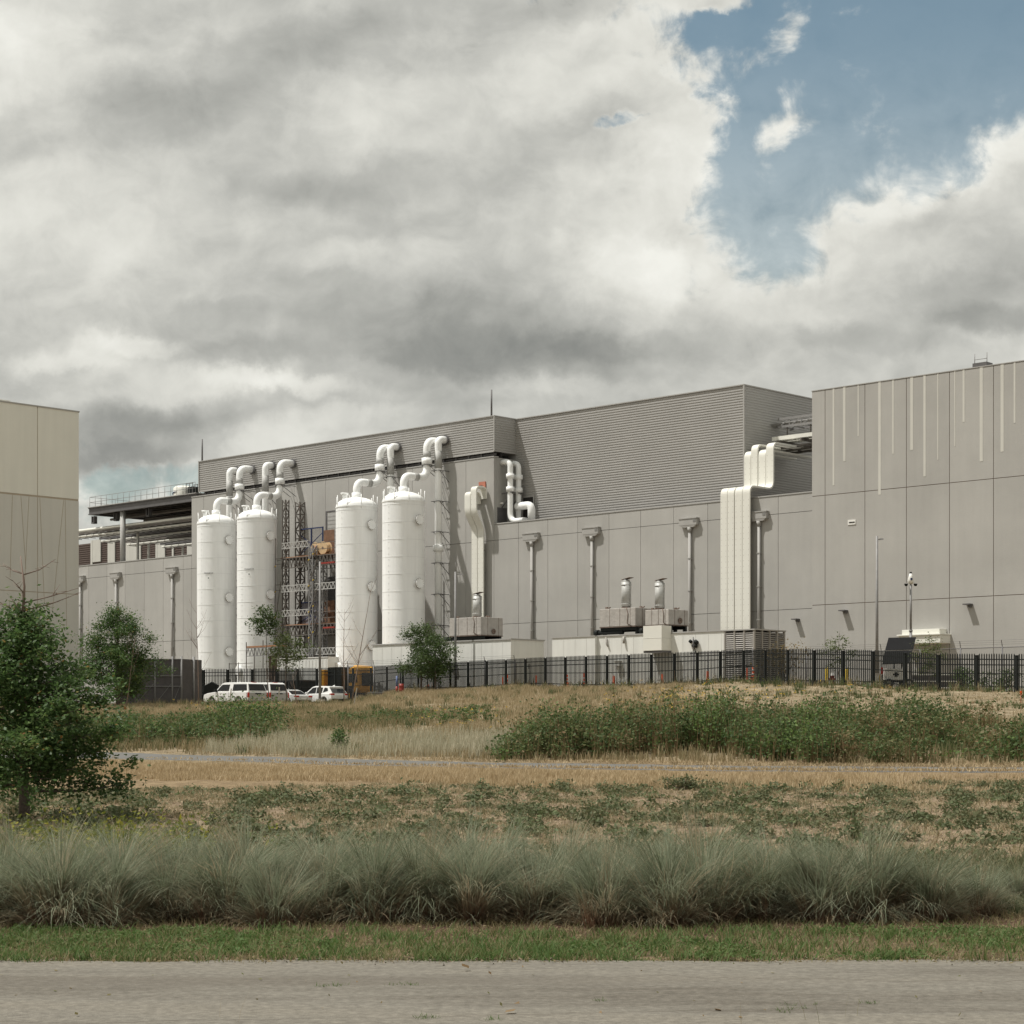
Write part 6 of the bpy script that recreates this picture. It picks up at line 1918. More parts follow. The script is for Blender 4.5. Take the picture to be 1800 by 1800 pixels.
# --- verge between the road and the tall grass
def build_verge():
    X, Y = field(11000, 16.35, 19.3)
    k = .55 * fnoise(X, Y, .45, 3) + .45 * fnoise(X, Y, 1.6, 4) + .3 * (fnoise(X, Y, 4.0, 8) - .5) - .10 * np.clip((X - 2.5) / 2, 0, 1)
    rim = 16.52 + .42 * fnoise(X, np.zeros_like(X), 1.7, 9) ** 2
    keep = (k - .12 * np.maximum(Y - 17.2, 0) > .48 + .14 * rng.random(len(X))) & (Y > rim)
    X, Y, k = X[keep], Y[keep], k[keep]
    parts = [tufts(X, Y, 11, .035 + .085 * k * rng.random(len(X)), .009, (.25, .95), (.0, .3), .05, 2, .05 + .95 * fnoise(X, Y, 1.3, 5))]
    X, Y = field(2600, 16.6, 19.2); k = fnoise(X, Y, .9, 13); k = k - .05 * (Y - 17.2); q = (k > .50) & (Y > 16.75); X, Y = X[q], Y[q]
    parts.append(rosettes(X, Y, 22, .05 + .09 * rng.random(len(X)), .03 + .07 * rng.random(len(X)), .035, .35 + .5 * fnoise(X, Y, 2.0, 6), .8))
    X, Y = field(3500, 16.5, 20.8)
    parts.append(tufts(X, Y, 8, .04 + .10 * rng.random(len(X)), .006, (.2, .95), (0, .3), .06, 2, .04 + .1 * rng.random(len(X))))
    X, Y = field(500, 16.6, 18.9)
    parts.append(tufts(X, Y, 16, .07 + .09 * rng.random(len(X)), .013, (.3, .95), (0, .3), .06, 2, .45 + .35 * rng.random(len(X))))
    X, Y = field(5000, 16.5, 20.6); parts.append(rosettes(X, Y, 3, .06, .01, .035, .0 + .2 * rng.random(len(X)), 2.5))
    # weeds in the road cracks
    xs = np.array([-1.42, -1.35, -.92, -.85, .62, 1.9, 2.0, 2.05, 2.6, -.62, -.60, -.15]); ys = np.array([14.9, 14.95, 15.0, 14.97, 14.1, 13.6, 13.75, 13.9, 14.0, 13.25, 13.3, 13.2])
    P = tufts(np.repeat(xs, 3) + rng.normal(0, .06, 36), np.repeat(ys, 3) + rng.normal(0, .03, 36), 14, .05, .007, (.3, .9), (0, .2), .025, 2, .6)
    parts.append(P)
    # thin straw stalks at the near edge of the view
    X = np.concatenate([rng.normal(-1.9, .2, 4), rng.normal(1.85, .25, 5)]); Y = rng.uniform(12.9, 13.4, len(X))
    P = np.stack([X, Y, np.full(len(X), -2.0)], -1); n = len(X)
    parts.append(blades(P, rng.uniform(.08, .28, n), np.full(n, .003), rng.uniform(0, 6.28, n), rng.uniform(.1, .4, n), rng.uniform(0, .1, n), 3, rng.uniform(0, .3, n)))
    stuff('verge_grass', parts, G_VERGE, 'low green weedy grass strip along the road edge', 'grass')
    # grit and gravel crumbs along the road edge
    X = rng.uniform(-5.5, 5.5, 1400); X = X[fnoise(X, X * 0, .9, 19) > .5 + .2 * (rng.random(1400) - .5)]; Yg = 16.66 - np.abs(rng.normal(0, .16, len(X))); Pg = np.stack([X, Yg, np.full(len(X), -1.978)], -1)
    stuff('edge_gravel', [leaves(Pg, rng.uniform(.008, .028, len(X)), rng.random(len(X)), up=2, aspect=.9)], veg_mat('grit', [(0, (.22, .18, .13)), (1, (.12, .10, .075))], trans=0.0), 'crumbs of gravel along the broken road edge', 'gravel')
    # leaf litter on the road
    X, Y = field(60, 13.2, 16.5); P = np.stack([X, Y, np.full(len(X), -1.975)], -1)
    big = np.array([[.05, 14.0, -1.97], [.62, 13.55, -1.97], [1.45, 13.6, -1.97], [-.35, 15.9, -1.97], [-.05, 13.45, -1.97]])
    L1 = leaves(P, rng.uniform(.02, .05, len(P)), rng.random(len(P)) * .3, up=2.5); L2 = leaves(big, np.full(5, .11), np.full(5, .02), up=3)
    stuff('leaf_litter', [L1, L2], G_LEAFY, 'scattered dry leaves and twigs lying on the road', 'leaf litter')
build_verge()

# --- row of ornamental grass clumps
def build_clumps():
    vars_ = []
    for k in range(5):
        # bundles of blades that arch together, then older straw lying low and a few seed heads
        K = 60; per = 22; n = K * per
        bz = rng.uniform(0, 6.283, K); br = np.abs(rng.normal(0, .15, K)); bf0 = np.clip(rng.normal(.16, .16, K) + br * .9, 0, 1.1); bf1 = np.clip(rng.normal(1.25, .55, K), .1, 2.5)
        bL = rng.uniform(.6, 1.3, K); bt = rng.beta(1.3, 1.6, K)
        rep = lambda q, sd: np.repeat(q, per) + rng.normal(0, sd, n)
        a0 = np.repeat(bz, per); rr = np.repeat(br, per)
        P = np.stack([rr * np.cos(a0) + rng.normal(0, .025, n), rr * np.sin(a0) + rng.normal(0, .025, n), np.full(n, -.02)], -1)
        parts = [arcs(P, np.clip(rep(bL, .10), .3, None), rng.uniform(.006, .013, n), rep(bz, .22), np.clip(rep(bf0, .07), 0, None), np.clip(rep(bf1, .2), .05, None), 7, np.clip(rep(bt, .12), 0, 1))]
        K = 36; per = 20; m = K * per
        bz = rng.uniform(0, 6.283, K); a0 = np.repeat(bz, per) + rng.normal(0, .2, m); rr = np.abs(rng.normal(0, .16, m))
        P = np.stack([rr * np.cos(a0), rr * np.sin(a0), np.full(m, -.02)], -1)
        parts.append(arcs(P, rng.uniform(.35, .85, m), rng.uniform(.007, .012, m), a0, np.repeat(rng.uniform(.5, 1.1, K), per) + rng.normal(0, .08, m), rng.uniform(.4, 1.6, m), 5, np.clip(np.repeat(rng.uniform(.7, 1, K), per) + rng.normal(0, .06, m), 0, 1)))
        q = 50; P2 = np.stack([rng.normal(0, .08, q), rng.normal(0, .08, q), np.zeros(q)], -1)
        parts.append(arcs(P2, rng.uniform(.9, 1.3, q), np.full(q, .006), rng.uniform(0, 6.283, q), np.full(q, .14), rng.uniform(.4, 1.6, q), 7, rng.uniform(.75, 1, q)))
        o = joined('ornamental_grass', parts, G_ORN)
        vars_.append(o)
    spots = []
    X = -8.4
    while X < 4.35:
        spots.append((X, 20.0 + random.uniform(-.45, .4), random.uniform(.70, 1.0))); X += random.uniform(.42, .70)
    X = -8.2
    while X < 4.0:
        spots.append((X, 20.9 + random.uniform(-.35, .35), random.uniform(.72, 1.02))); X += random.uniform(.5, .8)
    X = -8.6
    while X < 2.8:
        spots.append((X, 21.8 + random.uniform(-.3, .4), random.uniform(.7, .95))); X += random.uniform(.7, 1.1)
    spots += [(4.95, 20.6, .6), (5.6, 21.6, .45)]
    lab = 'grey-green arching ornamental grass clump in the long row beside the road'
    for i, (x, y, s) in enumerate(spots):
        o = vars_[i] if i < len(vars_) else vars_[i % len(vars_)].copy()
        if i >= len(vars_): COL.objects.link(o)
        o.location = (x, y, z1(x, y)); o.rotation_euler = (0, 0, random.uniform(0, 6.28)); o.scale = (s * 1.05, s * 1.05, s)
        tag(o, lab, 'ornamental grass', 'ornamental grass clumps along the road', 'thing')
build_clumps()

# --- weedy tan slope between the tall grass and the golden strip
def build_slope():
    parts = []
    # low leafy rosettes, thick in drifts and thin between them
    X, Y = field(9500, 22, 49.5)
    k = .45 * fnoise(X, Y, .30, 11) + .275 + .95 * (fnoise(X, Y, 1.35, 15) - .5)
    keep = (k + .24 * (rng.random(len(X)) - .5) > .645)
    X, Y, k = X[keep], Y[keep], k[keep]
    parts.append(rosettes(X, Y, 40, .07 + .20 * rng.random(len(X)) ** 1.5, .03 + .12 * rng.random(len(X)) ** 1.5, .052, .40 + .55 * fnoise(X, Y, .5, 21)))
    print('rosettes', len(X))
    X, Y = field(1900, 23, 49.5); parts.append(rosettes(X, Y, 16, .04 + .07 * rng.random(len(X)), .02 + .06 * rng.random(len(X)), .05, .5 + .45 * rng.random(len(X)), .6))
    X, Y = field(420, 24, 48); parts.append(rosettes(X, Y, 90, .16 + .18 * rng.random(len(X)), .12 + .18 * rng.random(len(X)), .085, .55 + .35 * rng.random(len(X)), .5))
    X, Y = field(60, 25, 46); parts.append(rosettes(X, Y, 190, .26 + .14 * rng.random(len(X)), .28 + .12 * rng.random(len(X)), .085, .6 + .2 * rng.random(len(X)), .4))
    # dry stems, chips and straw
    X, Y = field(9000, 22, 50); parts.append(tufts(X, Y, 5, .05 + .09 * rng.random(len(X)), .016, (.4, 1.0), (0, .5), .08, 2, .02 + .16 * rng.random(len(X))))
    X, Y = field(16000, 22, 50); parts.append(rosettes(X, Y, 3, .12, .015, .07, .0 + .28 * rng.random(len(X)), 2.5))
    X, Y = field(3200, 22, 49); parts.append(tufts(X, Y, 12, .10 + .10 * rng.random(len(X)), .012, (.2, .8), (0, .3), .07, 2, .18 + .16 * rng.random(len(X))))
    # greyer weeds just behind the clumps
    X, Y = field(900, 22.5, 27.5); parts.append(tufts(X, Y, 22, .20 + .14 * rng.random(len(X)), .012, (.2, .7), (0, .2), .12, 3, .42 + .22 * rng.random(len(X))))
    X, Y = field(260, 20.5, 24, .20, .30); parts.append(tufts(X, Y, 40, .14 + .1 * rng.random(len(X)), .012, (.2, .8), (0, .25), .12, 2, .35 + .5 * rng.random(len(X))))
    stuff('slope_weeds', parts, G_WEED, 'patchy green weeds and dry stems on the tan slope', 'weeds')
    # yellow-green herbs behind the clumps at the left
    X = np.concatenate([rng.normal(-5.6, .5, 60), rng.normal(-4.7, .45, 60), rng.normal(-7.2, .5, 40)]); Y = rng.uniform(23.4, 26.5, len(X))
    Zb = zed(X, Y); n = 26
    P = np.stack([np.repeat(X, n) + rng.normal(0, .07, len(X) * n), np.repeat(Y, n) + rng.normal(0, .07, len(X) * n), np.repeat(Zb, n) + rng.uniform(.1, 1, len(X) * n) * np.repeat(rng.uniform(.45, .85, len(X)), n)], -1)
    m = veg_mat('yellow_green_herb', [(0, (.10, .12, .025)), (.6, (.16, .18, .03)), (1, (.34, .31, .04))], trans=.4)
    st = tufts(X, Y, 3, .6, .008, (.05, .2), (0, .05), .03, 2, .2)
    stuff('yellow_herbs', [leaves(P, rng.uniform(.05, .09, len(P)), up=.2), st], m, 'yellow-green leafy herbs behind the tall grass at the left', 'herbs')
    X, Y = field(22000, 44.5, 72)
    n, f = path_edges(X, Y)
    keep = (Y < n - .15) & (Y > n - 13.2 + 2.4 * fnoise(X, Y, .3, 31)) & (rng.random(len(X)) < np.clip((.40 - (X / Y)) * 4 - .55, .15, 1))
    X, Y = X[keep], Y[keep]
    parts = [tufts(X, Y, 9, (.12 + .13 * fnoise(X, Y, .25, 33)) * np.clip((path_edges(X, Y)[0] - Y) / 5, .22, 1), .022, (.1, .6), (0, .15), .10, 2, .45 + .3 * fnoise(X, Y, .4, 35))]
    # straw and chips spilling over both edges of the path
    px = 180 + 2070 * rng.random(2600) ** .55; t = (px - CX) / F; e = np.interp(t, _TT, PATH_NEAR); q = rng.random(2600) < .5; e = np.where(q, e, np.interp(t, _TT, PATH_FAR))
    Yp = e + np.where(q, 1, -1) * (np.abs(rng.normal(0, .38 + .25 * (px > 1200), 2600)) - .25); Xp = t * Yp
    v, qd, tt, al = tufts(Xp, Yp, 6, .05 + .08 * rng.random(2600), .03, (.2, .9), (0, .3), .12, 2, .2 + .5 * rng.random(2600)); v[:, 2] += .05
    parts.append((v, qd, tt, al))
    stuff('golden_grass', parts, G_GOLD, 'strip of dry golden grass in front of the narrow path', 'grass')
build_slope()

# --- the rising bank behind the path
def greens(X, Y):
    """How green the bank is at a place, from the drifts seen in the photograph."""
    t = CX + X / Y * F
    g = np.zeros_like(X)
    def d(px, Yc, sx, sy, a): return a * np.exp(-((t - px) / sx) ** 2 - ((Y - Yc) / sy) ** 2)
    g += d(1250, 73, 330, 9, 1) + d(1650, 70, 300, 9, 1.1) + d(1480, 80, 200, 8, .7) + d(960, 80, 110, 9, .45) + d(1250, 92, 170, 9, .5)
    g += d(330, 86, 170, 14, .9) + d(620, 96, 120, 12, .55) + d(480, 120, 160, 14, .45) + d(700, 100, 110, 8, .6) + d(150, 90, 160, 22, .9)
    return g
def build_bank():
    X, Y = field(24000, 60, 158)
    n, f = path_edges(X, Y)
    t = CX + X / Y * F
    crest = np.interp(t, [a[0] for a in FENCE], [a[1] for a in FENCE])
    crest = np.where(t < 640, 154, crest)
    keep = (Y > f + .2) & (Y < crest + .6)
    X, Y, t = X[keep], Y[keep], t[keep]
    g = greens(X, Y); nz = fnoise(X, Y, .22, 41)
    tint = np.clip(.12 + .38 * (nz - .3) + .55 * g * (nz + .25), 0, 1)
    bare = (t > 1180) & (Y > 84) & (rng.random(len(X)) < .45)
    H = np.where(g > .5, .34, .20) + .18 * nz; bare = (t > 1150 + 120 * nz) & (Y > 84 - 6 * nz); H = np.where(bare, .05 + .08 * rng.random(len(X)), H); kk = ~bare | (rng.random(len(X)) < .5); kk &= fnoise(X, Y, .5, 47) > .30; X, Y, H, tint = X[kk], Y[kk], H[kk], tint[kk]
    parts = [tufts(X, Y, 11, H, .034, (.05, .5), (0, .12), .16, 2, tint)]
    # weeds dotted over the bank
    X, Y = field(900, 66, 150); n, f = path_edges(X, Y); t = CX + X / Y * F; crest = np.interp(t, [a[0] for a in FENCE], [a[1] for a in FENCE])
    keep = (Y > f + 1) & (Y < np.where(t < 640, 152, crest)); X, Y = X[keep], Y[keep]
    parts.append(tufts(X, Y, 26, .22 + .4 * rng.random(len(X)) ** 2, .035, (.1, .6), (0, .2), .14, 2, .72 + .2 * rng.random(len(X))))
    # a green fringe along the foot of the fence
    px = rng.uniform(640, 2200, 546); Yc = np.interp(px, [a[0] for a in FENCE], [a[1] for a in FENCE]) - rng.uniform(-.4, 1.2, 546); X = (px - CX) / F * Yc
    parts.append(tufts(X, Yc, 16, .2 + .5 * rng.random(546) ** 2, .03, (.05, .45), (0, .1), .12, 2, .3 + .5 * rng.random(546)))
    # stems in front of the cars
    px = rng.uniform(240, 660, 520); Yc = rng.uniform(141, 154, 520); X = (px - CX) / F * Yc
    parts.append(tufts(X, Yc, 12, .25 + .35 * rng.random(520), .035, (.05, .35), (0, .08), .14, 2, .15 + .65 * rng.random(520)))
    stuff('bank_grass', parts, G_BANK, 'tall dry grass with green drifts covering the rising bank', 'grass')
    # pale feathery grass along the path at the left
    px = np.concatenate([rng.uniform(360, 900, 2000), rng.uniform(500, 900, 700)]); Yc = np.concatenate([rng.uniform(67, 80, 2000), rng.uniform(67, 72, 700)]); X = (px - CX) / F * Yc
    n, f = path_edges(X, Yc); keep = (Yc > f + .4) & (fnoise(X, Yc, .35, 55) > .40 + .2 * rng.random(len(X)) - .1); X, Yc = X[keep], Yc[keep]
    stuff('feather_grass', [tufts(X, Yc, 12, .28 + .32 * rng.random(len(X)), .022, (.05, .35), (0, .1), .13, 3, .15 + .5 * fnoise(X, Yc, .3, 51))], G_PALE, 'pale feathery grass stand behind the path left of centre', 'grass')
    # leafy tall weeds, the tangle right behind the path
    def weeds(px, Yc, h, per, sz, t0, t1, wid=.2):
        X = (px - CX) / F * Yc; n, f = path_edges(X, Yc); k = Yc > f + .3; X, Yc, h = X[k], Yc[k], h[k]
        N_ = len(X); zb = zed(X, Yc)
        u = rng.random(N_ * per) ** .7
        P = np.stack([np.repeat(X, per) + rng.normal(0, wid, N_ * per) * (.4 + u), np.repeat(Yc, per) + rng.normal(0, wid, N_ * per) * (.4 + u), np.repeat(zb, per) + u * np.repeat(h, per)], -1)
        tt = np.clip(np.repeat(t0 + (t1 - t0) * np.clip(1.6 * fnoise(X, Yc, .45, 77) - .3 + rng.normal(0, .16, N_), 0, 1), per) + rng.normal(0, .12, N_ * per), 0, 1)
        st = tufts(X, Yc, 5, h * .95, .03, (.03, .2), (0, .03), .12, 3, .08)
        return [leaves(P, rng.uniform(.7, 1.3, len(P)) * sz, tt, up=.25), st]
    n = 2300
    px = np.concatenate([rng.uniform(880, 2250, int(n * 1.41)), rng.normal(1010, 60, 160), rng.normal(1350, 90, 200), rng.normal(1640, 120, 220)])
    Yc = 62.8 + 4.5 * np.clip(fnoise(px * .02, px * 0, .55, 91) - .35, 0, 1) * 2 + np.abs(rng.normal(0, 7.0, len(px)))
    Yc = np.where(px > 1400, Yc - 2, Yc)
    Xw = (px - CX) / F * Yc
    dn = fnoise(Xw, Yc, .22, 61)
    kp = dn + .28 * (rng.random(len(px)) - .5) - .012 * np.maximum(Yc - 70, 0) + .5 * (fnoise(Xw, Yc, .75, 63) - .5) > .50
    px, Yc, dn = px[kp], Yc[kp], dn[kp]
    h = (.35 + 2.1 * np.clip(dn - .25, 0, 1)) * rng.uniform(.55, 1.35, len(px))
    h = h * (.55 + .9 * fnoise((px - CX) / F * Yc, Yc, .9, 67)); h = np.where(px < 960, h * np.clip((px - 840) / 120, .4, 1), h)
    stuff('tall_weeds', weeds(px, Yc, h, 46, .125, .12, 1.0), G_LEAFY, 'tangle of tall leafy weeds standing behind the path at the right', 'weeds')
    px = np.concatenate([rng.uniform(150, 490, 330), rng.normal(420, 40, 90), rng.uniform(560, 860, 100)]); Yc = np.concatenate([rng.uniform(76, 112, 330), rng.uniform(82, 100, 90), rng.uniform(92, 110, 100)])
    kb = fnoise((px - CX) / F * Yc, Yc, .32, 71) > .40 + .25 * (rng.random(len(px)) - .5); px, Yc = px[kb], Yc[kb]; h = rng.uniform(.4, 1.2, len(px)) * np.clip((120 - Yc) / 38, .25, 1)
    stuff('bank_weeds', weeds(px, Yc, h, 34, .16, .3, .9), G_LEAFY, 'low leafy weeds on the bank below the parked cars', 'weeds')
    # yellow wildflowers
    px = np.concatenate([rng.normal(1250, 70, 90), rng.normal(1180, 50, 60), rng.normal(1330, 120, 40), rng.normal(400, 40, 25), rng.normal(840, 60, 25)]); Yc = np.concatenate([rng.normal(98, 8, 190), rng.normal(128, 6, 25), rng.normal(92, 6, 25)])
    X = (px - CX) / F * Yc; n, f = path_edges(X, Yc); Yc = np.maximum(Yc, f + 2); X = (px - CX) / F * Yc
    z = zed(X, Yc) + rng.uniform(.3, .75, len(X)); per = 5
    P = np.stack([np.repeat(X, per) + rng.normal(0, .06, len(X) * per), np.repeat(Yc, per) + rng.normal(0, .06, len(X) * per), np.repeat(z, per) + rng.normal(0, .03, len(X) * per)], -1)
    stuff('wildflowers', [leaves(P, .06, up=1.0, aspect=.8)], G_FLOW, 'yellow wildflowers speckling the bank below the fence', 'flowers')
build_bank()

# --- distinct shrubs
def shrub(lab, px, Y, w, h, m, n=900, leaf=.13, seedt=.5, group=None):
    x = (px - CX) / F * Y; gz = z1(x, Y)
    T = thing('shrub', lab, 'shrub', (x, Y, gz - .05), random.uniform(0, 6), group=group)
    k = 7
    cs = np.stack([rng.normal(0, w * .24, k), rng.normal(0, w * .24, k), rng.uniform(.3, .85, k) * h], -1)
    idx = rng.integers(0, k, n)
    P = cs[idx] + rng.normal(0, 1, (n, 3)) * np.array([w * .17, w * .17, h * .15])
    P[:, 2] = np.clip(P[:, 2], .05, None)
    joined('foliage', [leaves(P, rng.uniform(.7, 1.3, n) * leaf, np.clip(rng.normal(seedt, .2, n), 0, 1), up=.3)], m, T)
    mb = MB()
    for c in cs: mb.tube([(0, 0, 0), (c[0] * .4, c[1] * .4, c[2] * .5), tuple(c)], [.03, .02, .008], 5)
    mb.build('stems', M['bark'], T)
    return T
for a in (('rounded green shrub by the path, right of the oak crown', 262, 79, 1.7, 1.25, G_LEAFY, 1000, .12, .62), ('dark shrub by the path, between the rounded shrub and the feathery grass', 335, 78, 1.6, 1.1, G_LEAFY, 1000, .12, .55),
          ('wide bright green shrub above the feathery grass', 438, 88, 3.2, 1.7, G_LEAFY, 2000, .13, .8), ('green shrub behind the path, left of the wide bright one', 372, 90, 2.0, 1.35, G_LEAFY, 1200, .12, .7),
          ('single upright green shrub in the feathery grass beside the path', 597, 68.5, .75, .95, G_LEAFY, 600, .10, .7), ('dark green shrub in the leafy tangle below the solar trailer', 1592, 69, 1.8, 1.75, G_LEAFY, 1500, .12, .45),
          ('dark green shrub in the leafy tangle below the cream awning', 1640, 72, 1.7, 1.7, G_LEAFY, 1400, .12, .42), ('bright green shrub in the leafy tangle right of centre', 1415, 66, 2.0, 1.5, G_LEAFY, 1500, .11, .95),
          ('round dark green shrub on the left part of the leafy tangle', 1115, 70, 1.8, 1.6, G_LEAFY, 1400, .12, .48), ('grey-green shrub alone on the weedy slope, right of centre', 1198, 46.5, .62, .42, G_WEED, 700, .07, .66),
          ('dry yellow-brown bush at the louvred end of the enclosure', 1375, 121, 2.0, 2.6, G_DRYB, 900, .12, .4), ('green shrub behind the fence, right of the barrier', 1690, 111.5, 1.3, 1.5, G_TREE, 700, .12, .4),
          ('green shrub behind the fence, farthest right', 1762, 109, 1.3, 1.45, G_TREE, 700, .12, .45), ('green shrub behind the fence, left of the bare post gap', 1724, 110.5, 1.1, 1.25, G_TREE, 600, .12, .35)):
    shrub(*a)

# --- trees
def tree(name, lab, px, Y, h, crown_w, crown_lo, m, n_leaf, leaf, trunk_r, shape=1.0, limbs=16, seed=1, clump=.35, bare_top=0, lean=0.0, group=None, bark=None, profile=None, sub=6):
    r = np.random.default_rng(seed); rd = random.Random(seed)
    x = (px - CX) / F * Y; gz = z1(x, Y)
    T = thing(name, lab, 'tree', (x, Y, gz - .1), rd.uniform(0, 6.28) * 0, group=group)
    bk = bark or M['bark']
    tr = MB()
    tp = [(lean * h * (k / 7) ** 1.2 + rd.uniform(-.02, .02) * h * (k > 0) * .5, rd.uniform(-.02, .02) * h * (k > 0) * .5, h * .94 * k / 7) for k in range(8)]
    tr.tube(tp, [trunk_r * (1 - .88 * k / 7) for k in range(8)], 9)
    def on_trunk(z):
        f = min(max(z / (h * .94) * 7, 0), 6.999); i = int(f); a, b = Vector(tp[i]), Vector(tp[i + 1]); return a.lerp(b, f - i)
    tips = []
    prof = profile or (lambda q: math.sin(math.pi * min(max(q, 0), 1) ** .75) ** .8)
    for k in range(limbs):
        q = (k + .5) / limbs
        z = h * (crown_lo + (1 - crown_lo) * (q * .93)); b = on_trunk(z * .93)
        a = k * 2.4 + rd.uniform(-.4, .4)
        L_ = crown_w * .5 * max(prof(q), .12) * rd.uniform(.8, 1.15)
        e = b + Vector((math.cos(a) * L_, math.sin(a) * L_, L_ * rd.uniform(.05, .45) * shape))
        mid = b.lerp(e, .5) + Vector((0, 0, -L_ * .04))
        rr = trunk_r * .32 * (1 - q * .6)
        tr.tube([b, mid, e], [rr, rr * .6, rr * .2], 5)
        for j in range(sub):
            s = b.lerp(e, rd.uniform(.3, 1.0)); d = Vector((rd.uniform(-1, 1), rd.uniform(-1, 1), rd.uniform(-.5, .8)))
            tip = s + d * L_ * .34
            tr.tube([s, tip], [rr * .3, rr * .1], 4)
            tips.append((s.lerp(tip, .4), L_)); tips.append((tip, L_))
        tips.append((e, L_))
    tr.build('trunk', bk, T)
    tpn = np.array([tuple(t[0]) for t in tips]); wt = np.array([max(t[1], .2) for t in tips]); wt = wt / wt.sum()
    idx = r.choice(len(tpn), n_leaf, p=wt)
    ck = clump * np.array([1, 1, .72]) * (.5 + r.random(len(tpn)))[:, None]
    P = tpn[idx] + r.normal(0, 1, (n_leaf, 3)) * ck[idx]
    keep = P[:, 2] > h * crown_lo * .55; P = P[keep]
    tt = np.clip(np.repeat(r.uniform(.15, .75, len(tpn))[:, None], 1, 1)[idx[keep], 0] + r.normal(0, .15, len(P)), 0, .97)
    tt[r.random(len(P)) < .004] = 1.0
    joined('crown', [leaves(P, r.uniform(.65, 1.3, len(P)) * leaf, tt, up=.5)], m, T)
    if bare_top:
        mb = MB(); base = Vector(tp[-1]); base = on_trunk(h * .86)
        mb.tube([base, base + Vector((.02, 0, h * .10)), base + Vector((-.05, .0, h * .22))], [trunk_r * .28, trunk_r * .2, .01], 6)
        for k in range(bare_top):
            a = k * 2.1 + .3; z = rd.uniform(-.05, .15) * h
            s = base + Vector((0, 0, z)); L_ = rd.uniform(.5, 1.25)
            d = Vector((math.cos(a), math.sin(a) * .6, rd.uniform(.05, .4)))
            pts = [s, s + d * L_ * .5 + Vector((0, 0, .0)), s + d * L_ + Vector((0, 0, rd.uniform(-.02, .12)))]
            mb.tube(pts, [.014, .010, .004], 5)
            for j in range(4):
                ss = pts[0].lerp(pts[2], rd.uniform(.3, .95)); dd = Vector((rd.uniform(-1, 1), rd.uniform(-1, 1), rd.uniform(-.3, .7))) * L_ * .3
                mb.tube([ss, ss + dd], [.007, .003], 4)
        mb.build('bare_twigs', M['twig'], T)
    return T

oak_prof = lambda q: (.92 if q < .3 else 1.25 - 1.05 * q) * (.72 + .28 * math.sin(q * 31))
tree('oak_tree', 'large dark green oak with bare twigs on top in the left foreground', 42, 36, 4.65, 4.9, .15, G_OAK, 36000, .09, .115, .16, 44, 3, .16, 7, profile=oak_prof, sub=7)
tree('shade_tree', 'dense dark green tree behind the oak, before the low concrete wall', 207, 138, 8.2, 5.6, .12, G_OAK, 26000, .15, .14, .5, 34, 5, .33, profile=lambda q: math.sin(math.pi * min(.18 + q * .82, 1)) ** .7 * (1 - .1 * q))
tree('young_tree', 'thin young tree with leaves only at its leaning top, before the second tank', 472, 148, 8.4, 2.2, .70, G_TREE, 1500, .19, .05, .8, 10, 8, .22, lean=-.03, sub=4)
tree('young_tree', 'young tree with a loose light green crown before the scaffold', 503, 149, 6.4, 3.4, .50, G_LIGHT, 2000, .18, .05, .5, 14, 13, .26, sub=4)
tree('street_tree', 'dark upright tree of the twin pair in front of the rightmost tank', 741, 150.5, 5.7, 3.6, .2, G_TREE, 7500, .15, .08, 1.1, 22, 21, .25, lean=-.02, profile=lambda q: .75 + .25 * math.sin(q * 9) - .25 * q)
tree('street_tree', 'lighter bushy tree of the twin pair, nearer the enclosure', 766, 148.8, 5.0, 3.2, .2, G_TREE, 7500, .14, .08, .7, 22, 23, .27)
tree('young_tree', 'small sparse tree behind the fence by the two yellow bollards', 1475, 121, 3.9, 2.3, .3, G_LIGHT, 800, .13, .05, .8, 12, 31, .14, sub=4)
tree('young_tree', 'small leafy tree behind the fence, in front of the cream awning', 1634, 115, 3.7, 2.2, .25, G_LIGHT, 1300, .12, .05, .8, 12, 33, .17, sub=4)

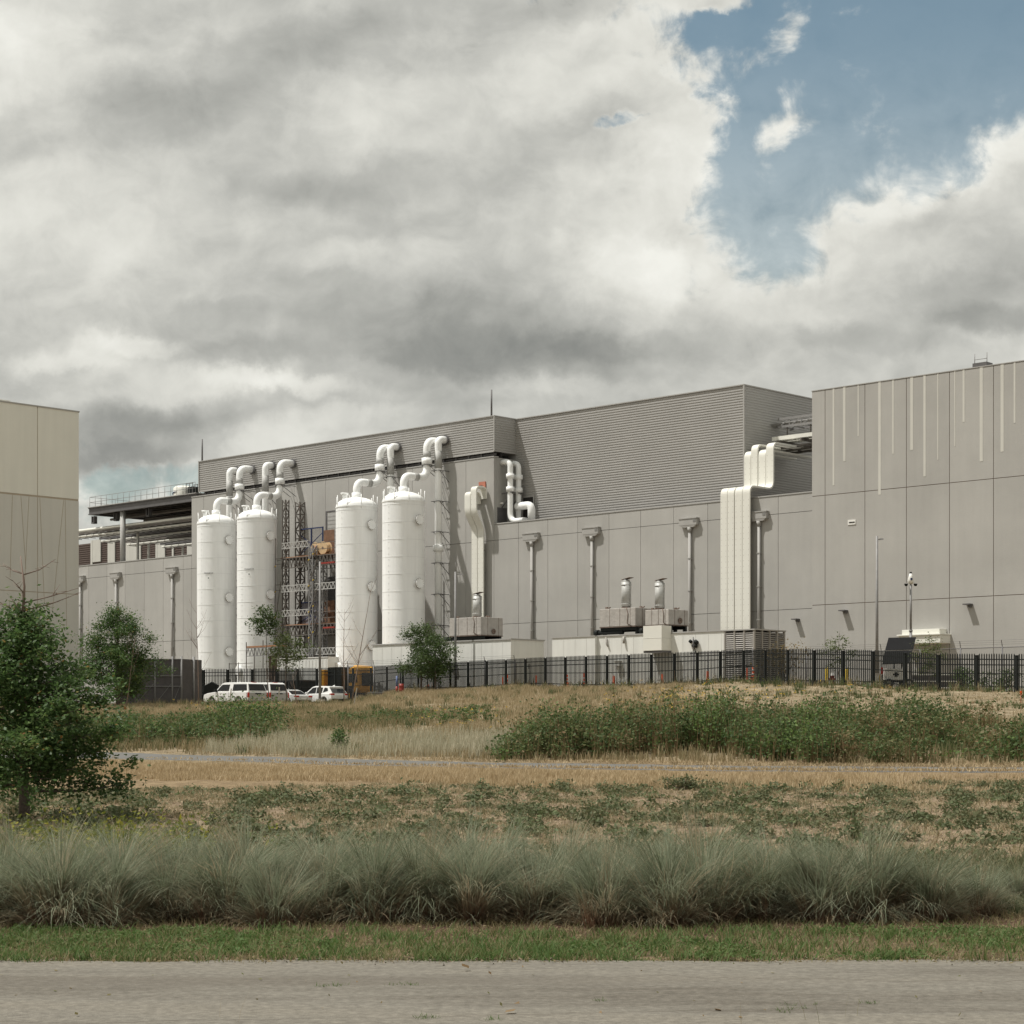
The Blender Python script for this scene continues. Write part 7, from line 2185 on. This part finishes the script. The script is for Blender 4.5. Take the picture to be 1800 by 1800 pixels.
def sapling(lab, px, Y, h, lean, n, seed, m=None, fork=.3):
    rd = random.Random(seed); x = (px - CX) / F * Y; gz = z1(x, Y)
    T = thing('bare_sapling', lab, 'sapling', (x, Y, gz - .1), 0, group='leafless saplings on the bank')
    mb = MB(); top = Vector((lean * h, 0, h))
    pts = [Vector((0, 0, 0)).lerp(top, k / 4) + Vector((rd.uniform(-.04, .04), 0, 0)) * (k % 4 > 0) for k in range(5)]
    mb.tube(pts, [.045, .038, .03, .02, .008], 6)
    mb.build('stem', m or M['twig'], T)
    tw = MB()
    for k in range(n):
        q = rd.uniform(fork, .95); s = pts[0].lerp(top, q); sg = 1 if k % 2 else -1
        L_ = h * rd.uniform(.16, .34) * (1.1 - q * .5)
        e = s + Vector((sg * L_ * rd.uniform(.3, .6), rd.uniform(-.2, .2), L_ * .85))
        md = s.lerp(e, .5) + Vector((sg * .06, 0, -.04))
        tw.tube([s, md, e], [.014, .01, .004], 4)
        for j in range(2):
            a = s.lerp(e, rd.uniform(.4, .8)); tw.tube([a, a + Vector((sg * rd.uniform(-.1, .3), 0, rd.uniform(.2, .45)))], [.007, .003], 4)
    tw.build('twigs', m or M['twig'], T)
for a in (('leafless sapling in front of the leftmost tank', 349, 143, 7.6, -.02, 13, 1), ('leafless upright sapling in front of the tank right of the scaffold', 604, 145, 7.3, .01, 10, 2), ('tall leafless sapling leaning right, below the yellow machine', 617, 140, 9.0, .17, 9, 3),
          ('short bare sapling stem leaning behind the silver sedan', 524, 142, 2.5, -.16, 3, 4), ('pale bare sapling beside the dense dark tree', 221, 136, 5.2, .13, 9, 6)):
    sapling(*a)
for px, h, ln, lab in ((402, 1.5, .12, 'short pale wooden stake on the bank below the first pickup'), (489, 1.6, .05, 'pale wooden stake on the bank below the second pickup'), (621, 1.4, .18, 'pale leaning wooden stake below the SUV')):
    Y = 134; x = (px - CX) / F * Y; gz = z1(x, Y)
    T = thing('tree_stake', lab, 'stake', (x, Y, gz - .1), 0, group='wooden tree stakes')
    m = MB(); m.bar((0, 0, 0), (ln * h, 0, h), .07); m.build('stake_rod', M['stone'], T); m = MB(); m.bar((ln * h * .8, -.01, h * .8), (ln * h * .8 + .25, 0, h * .85), .02); m.build('strap', M['black'], T)
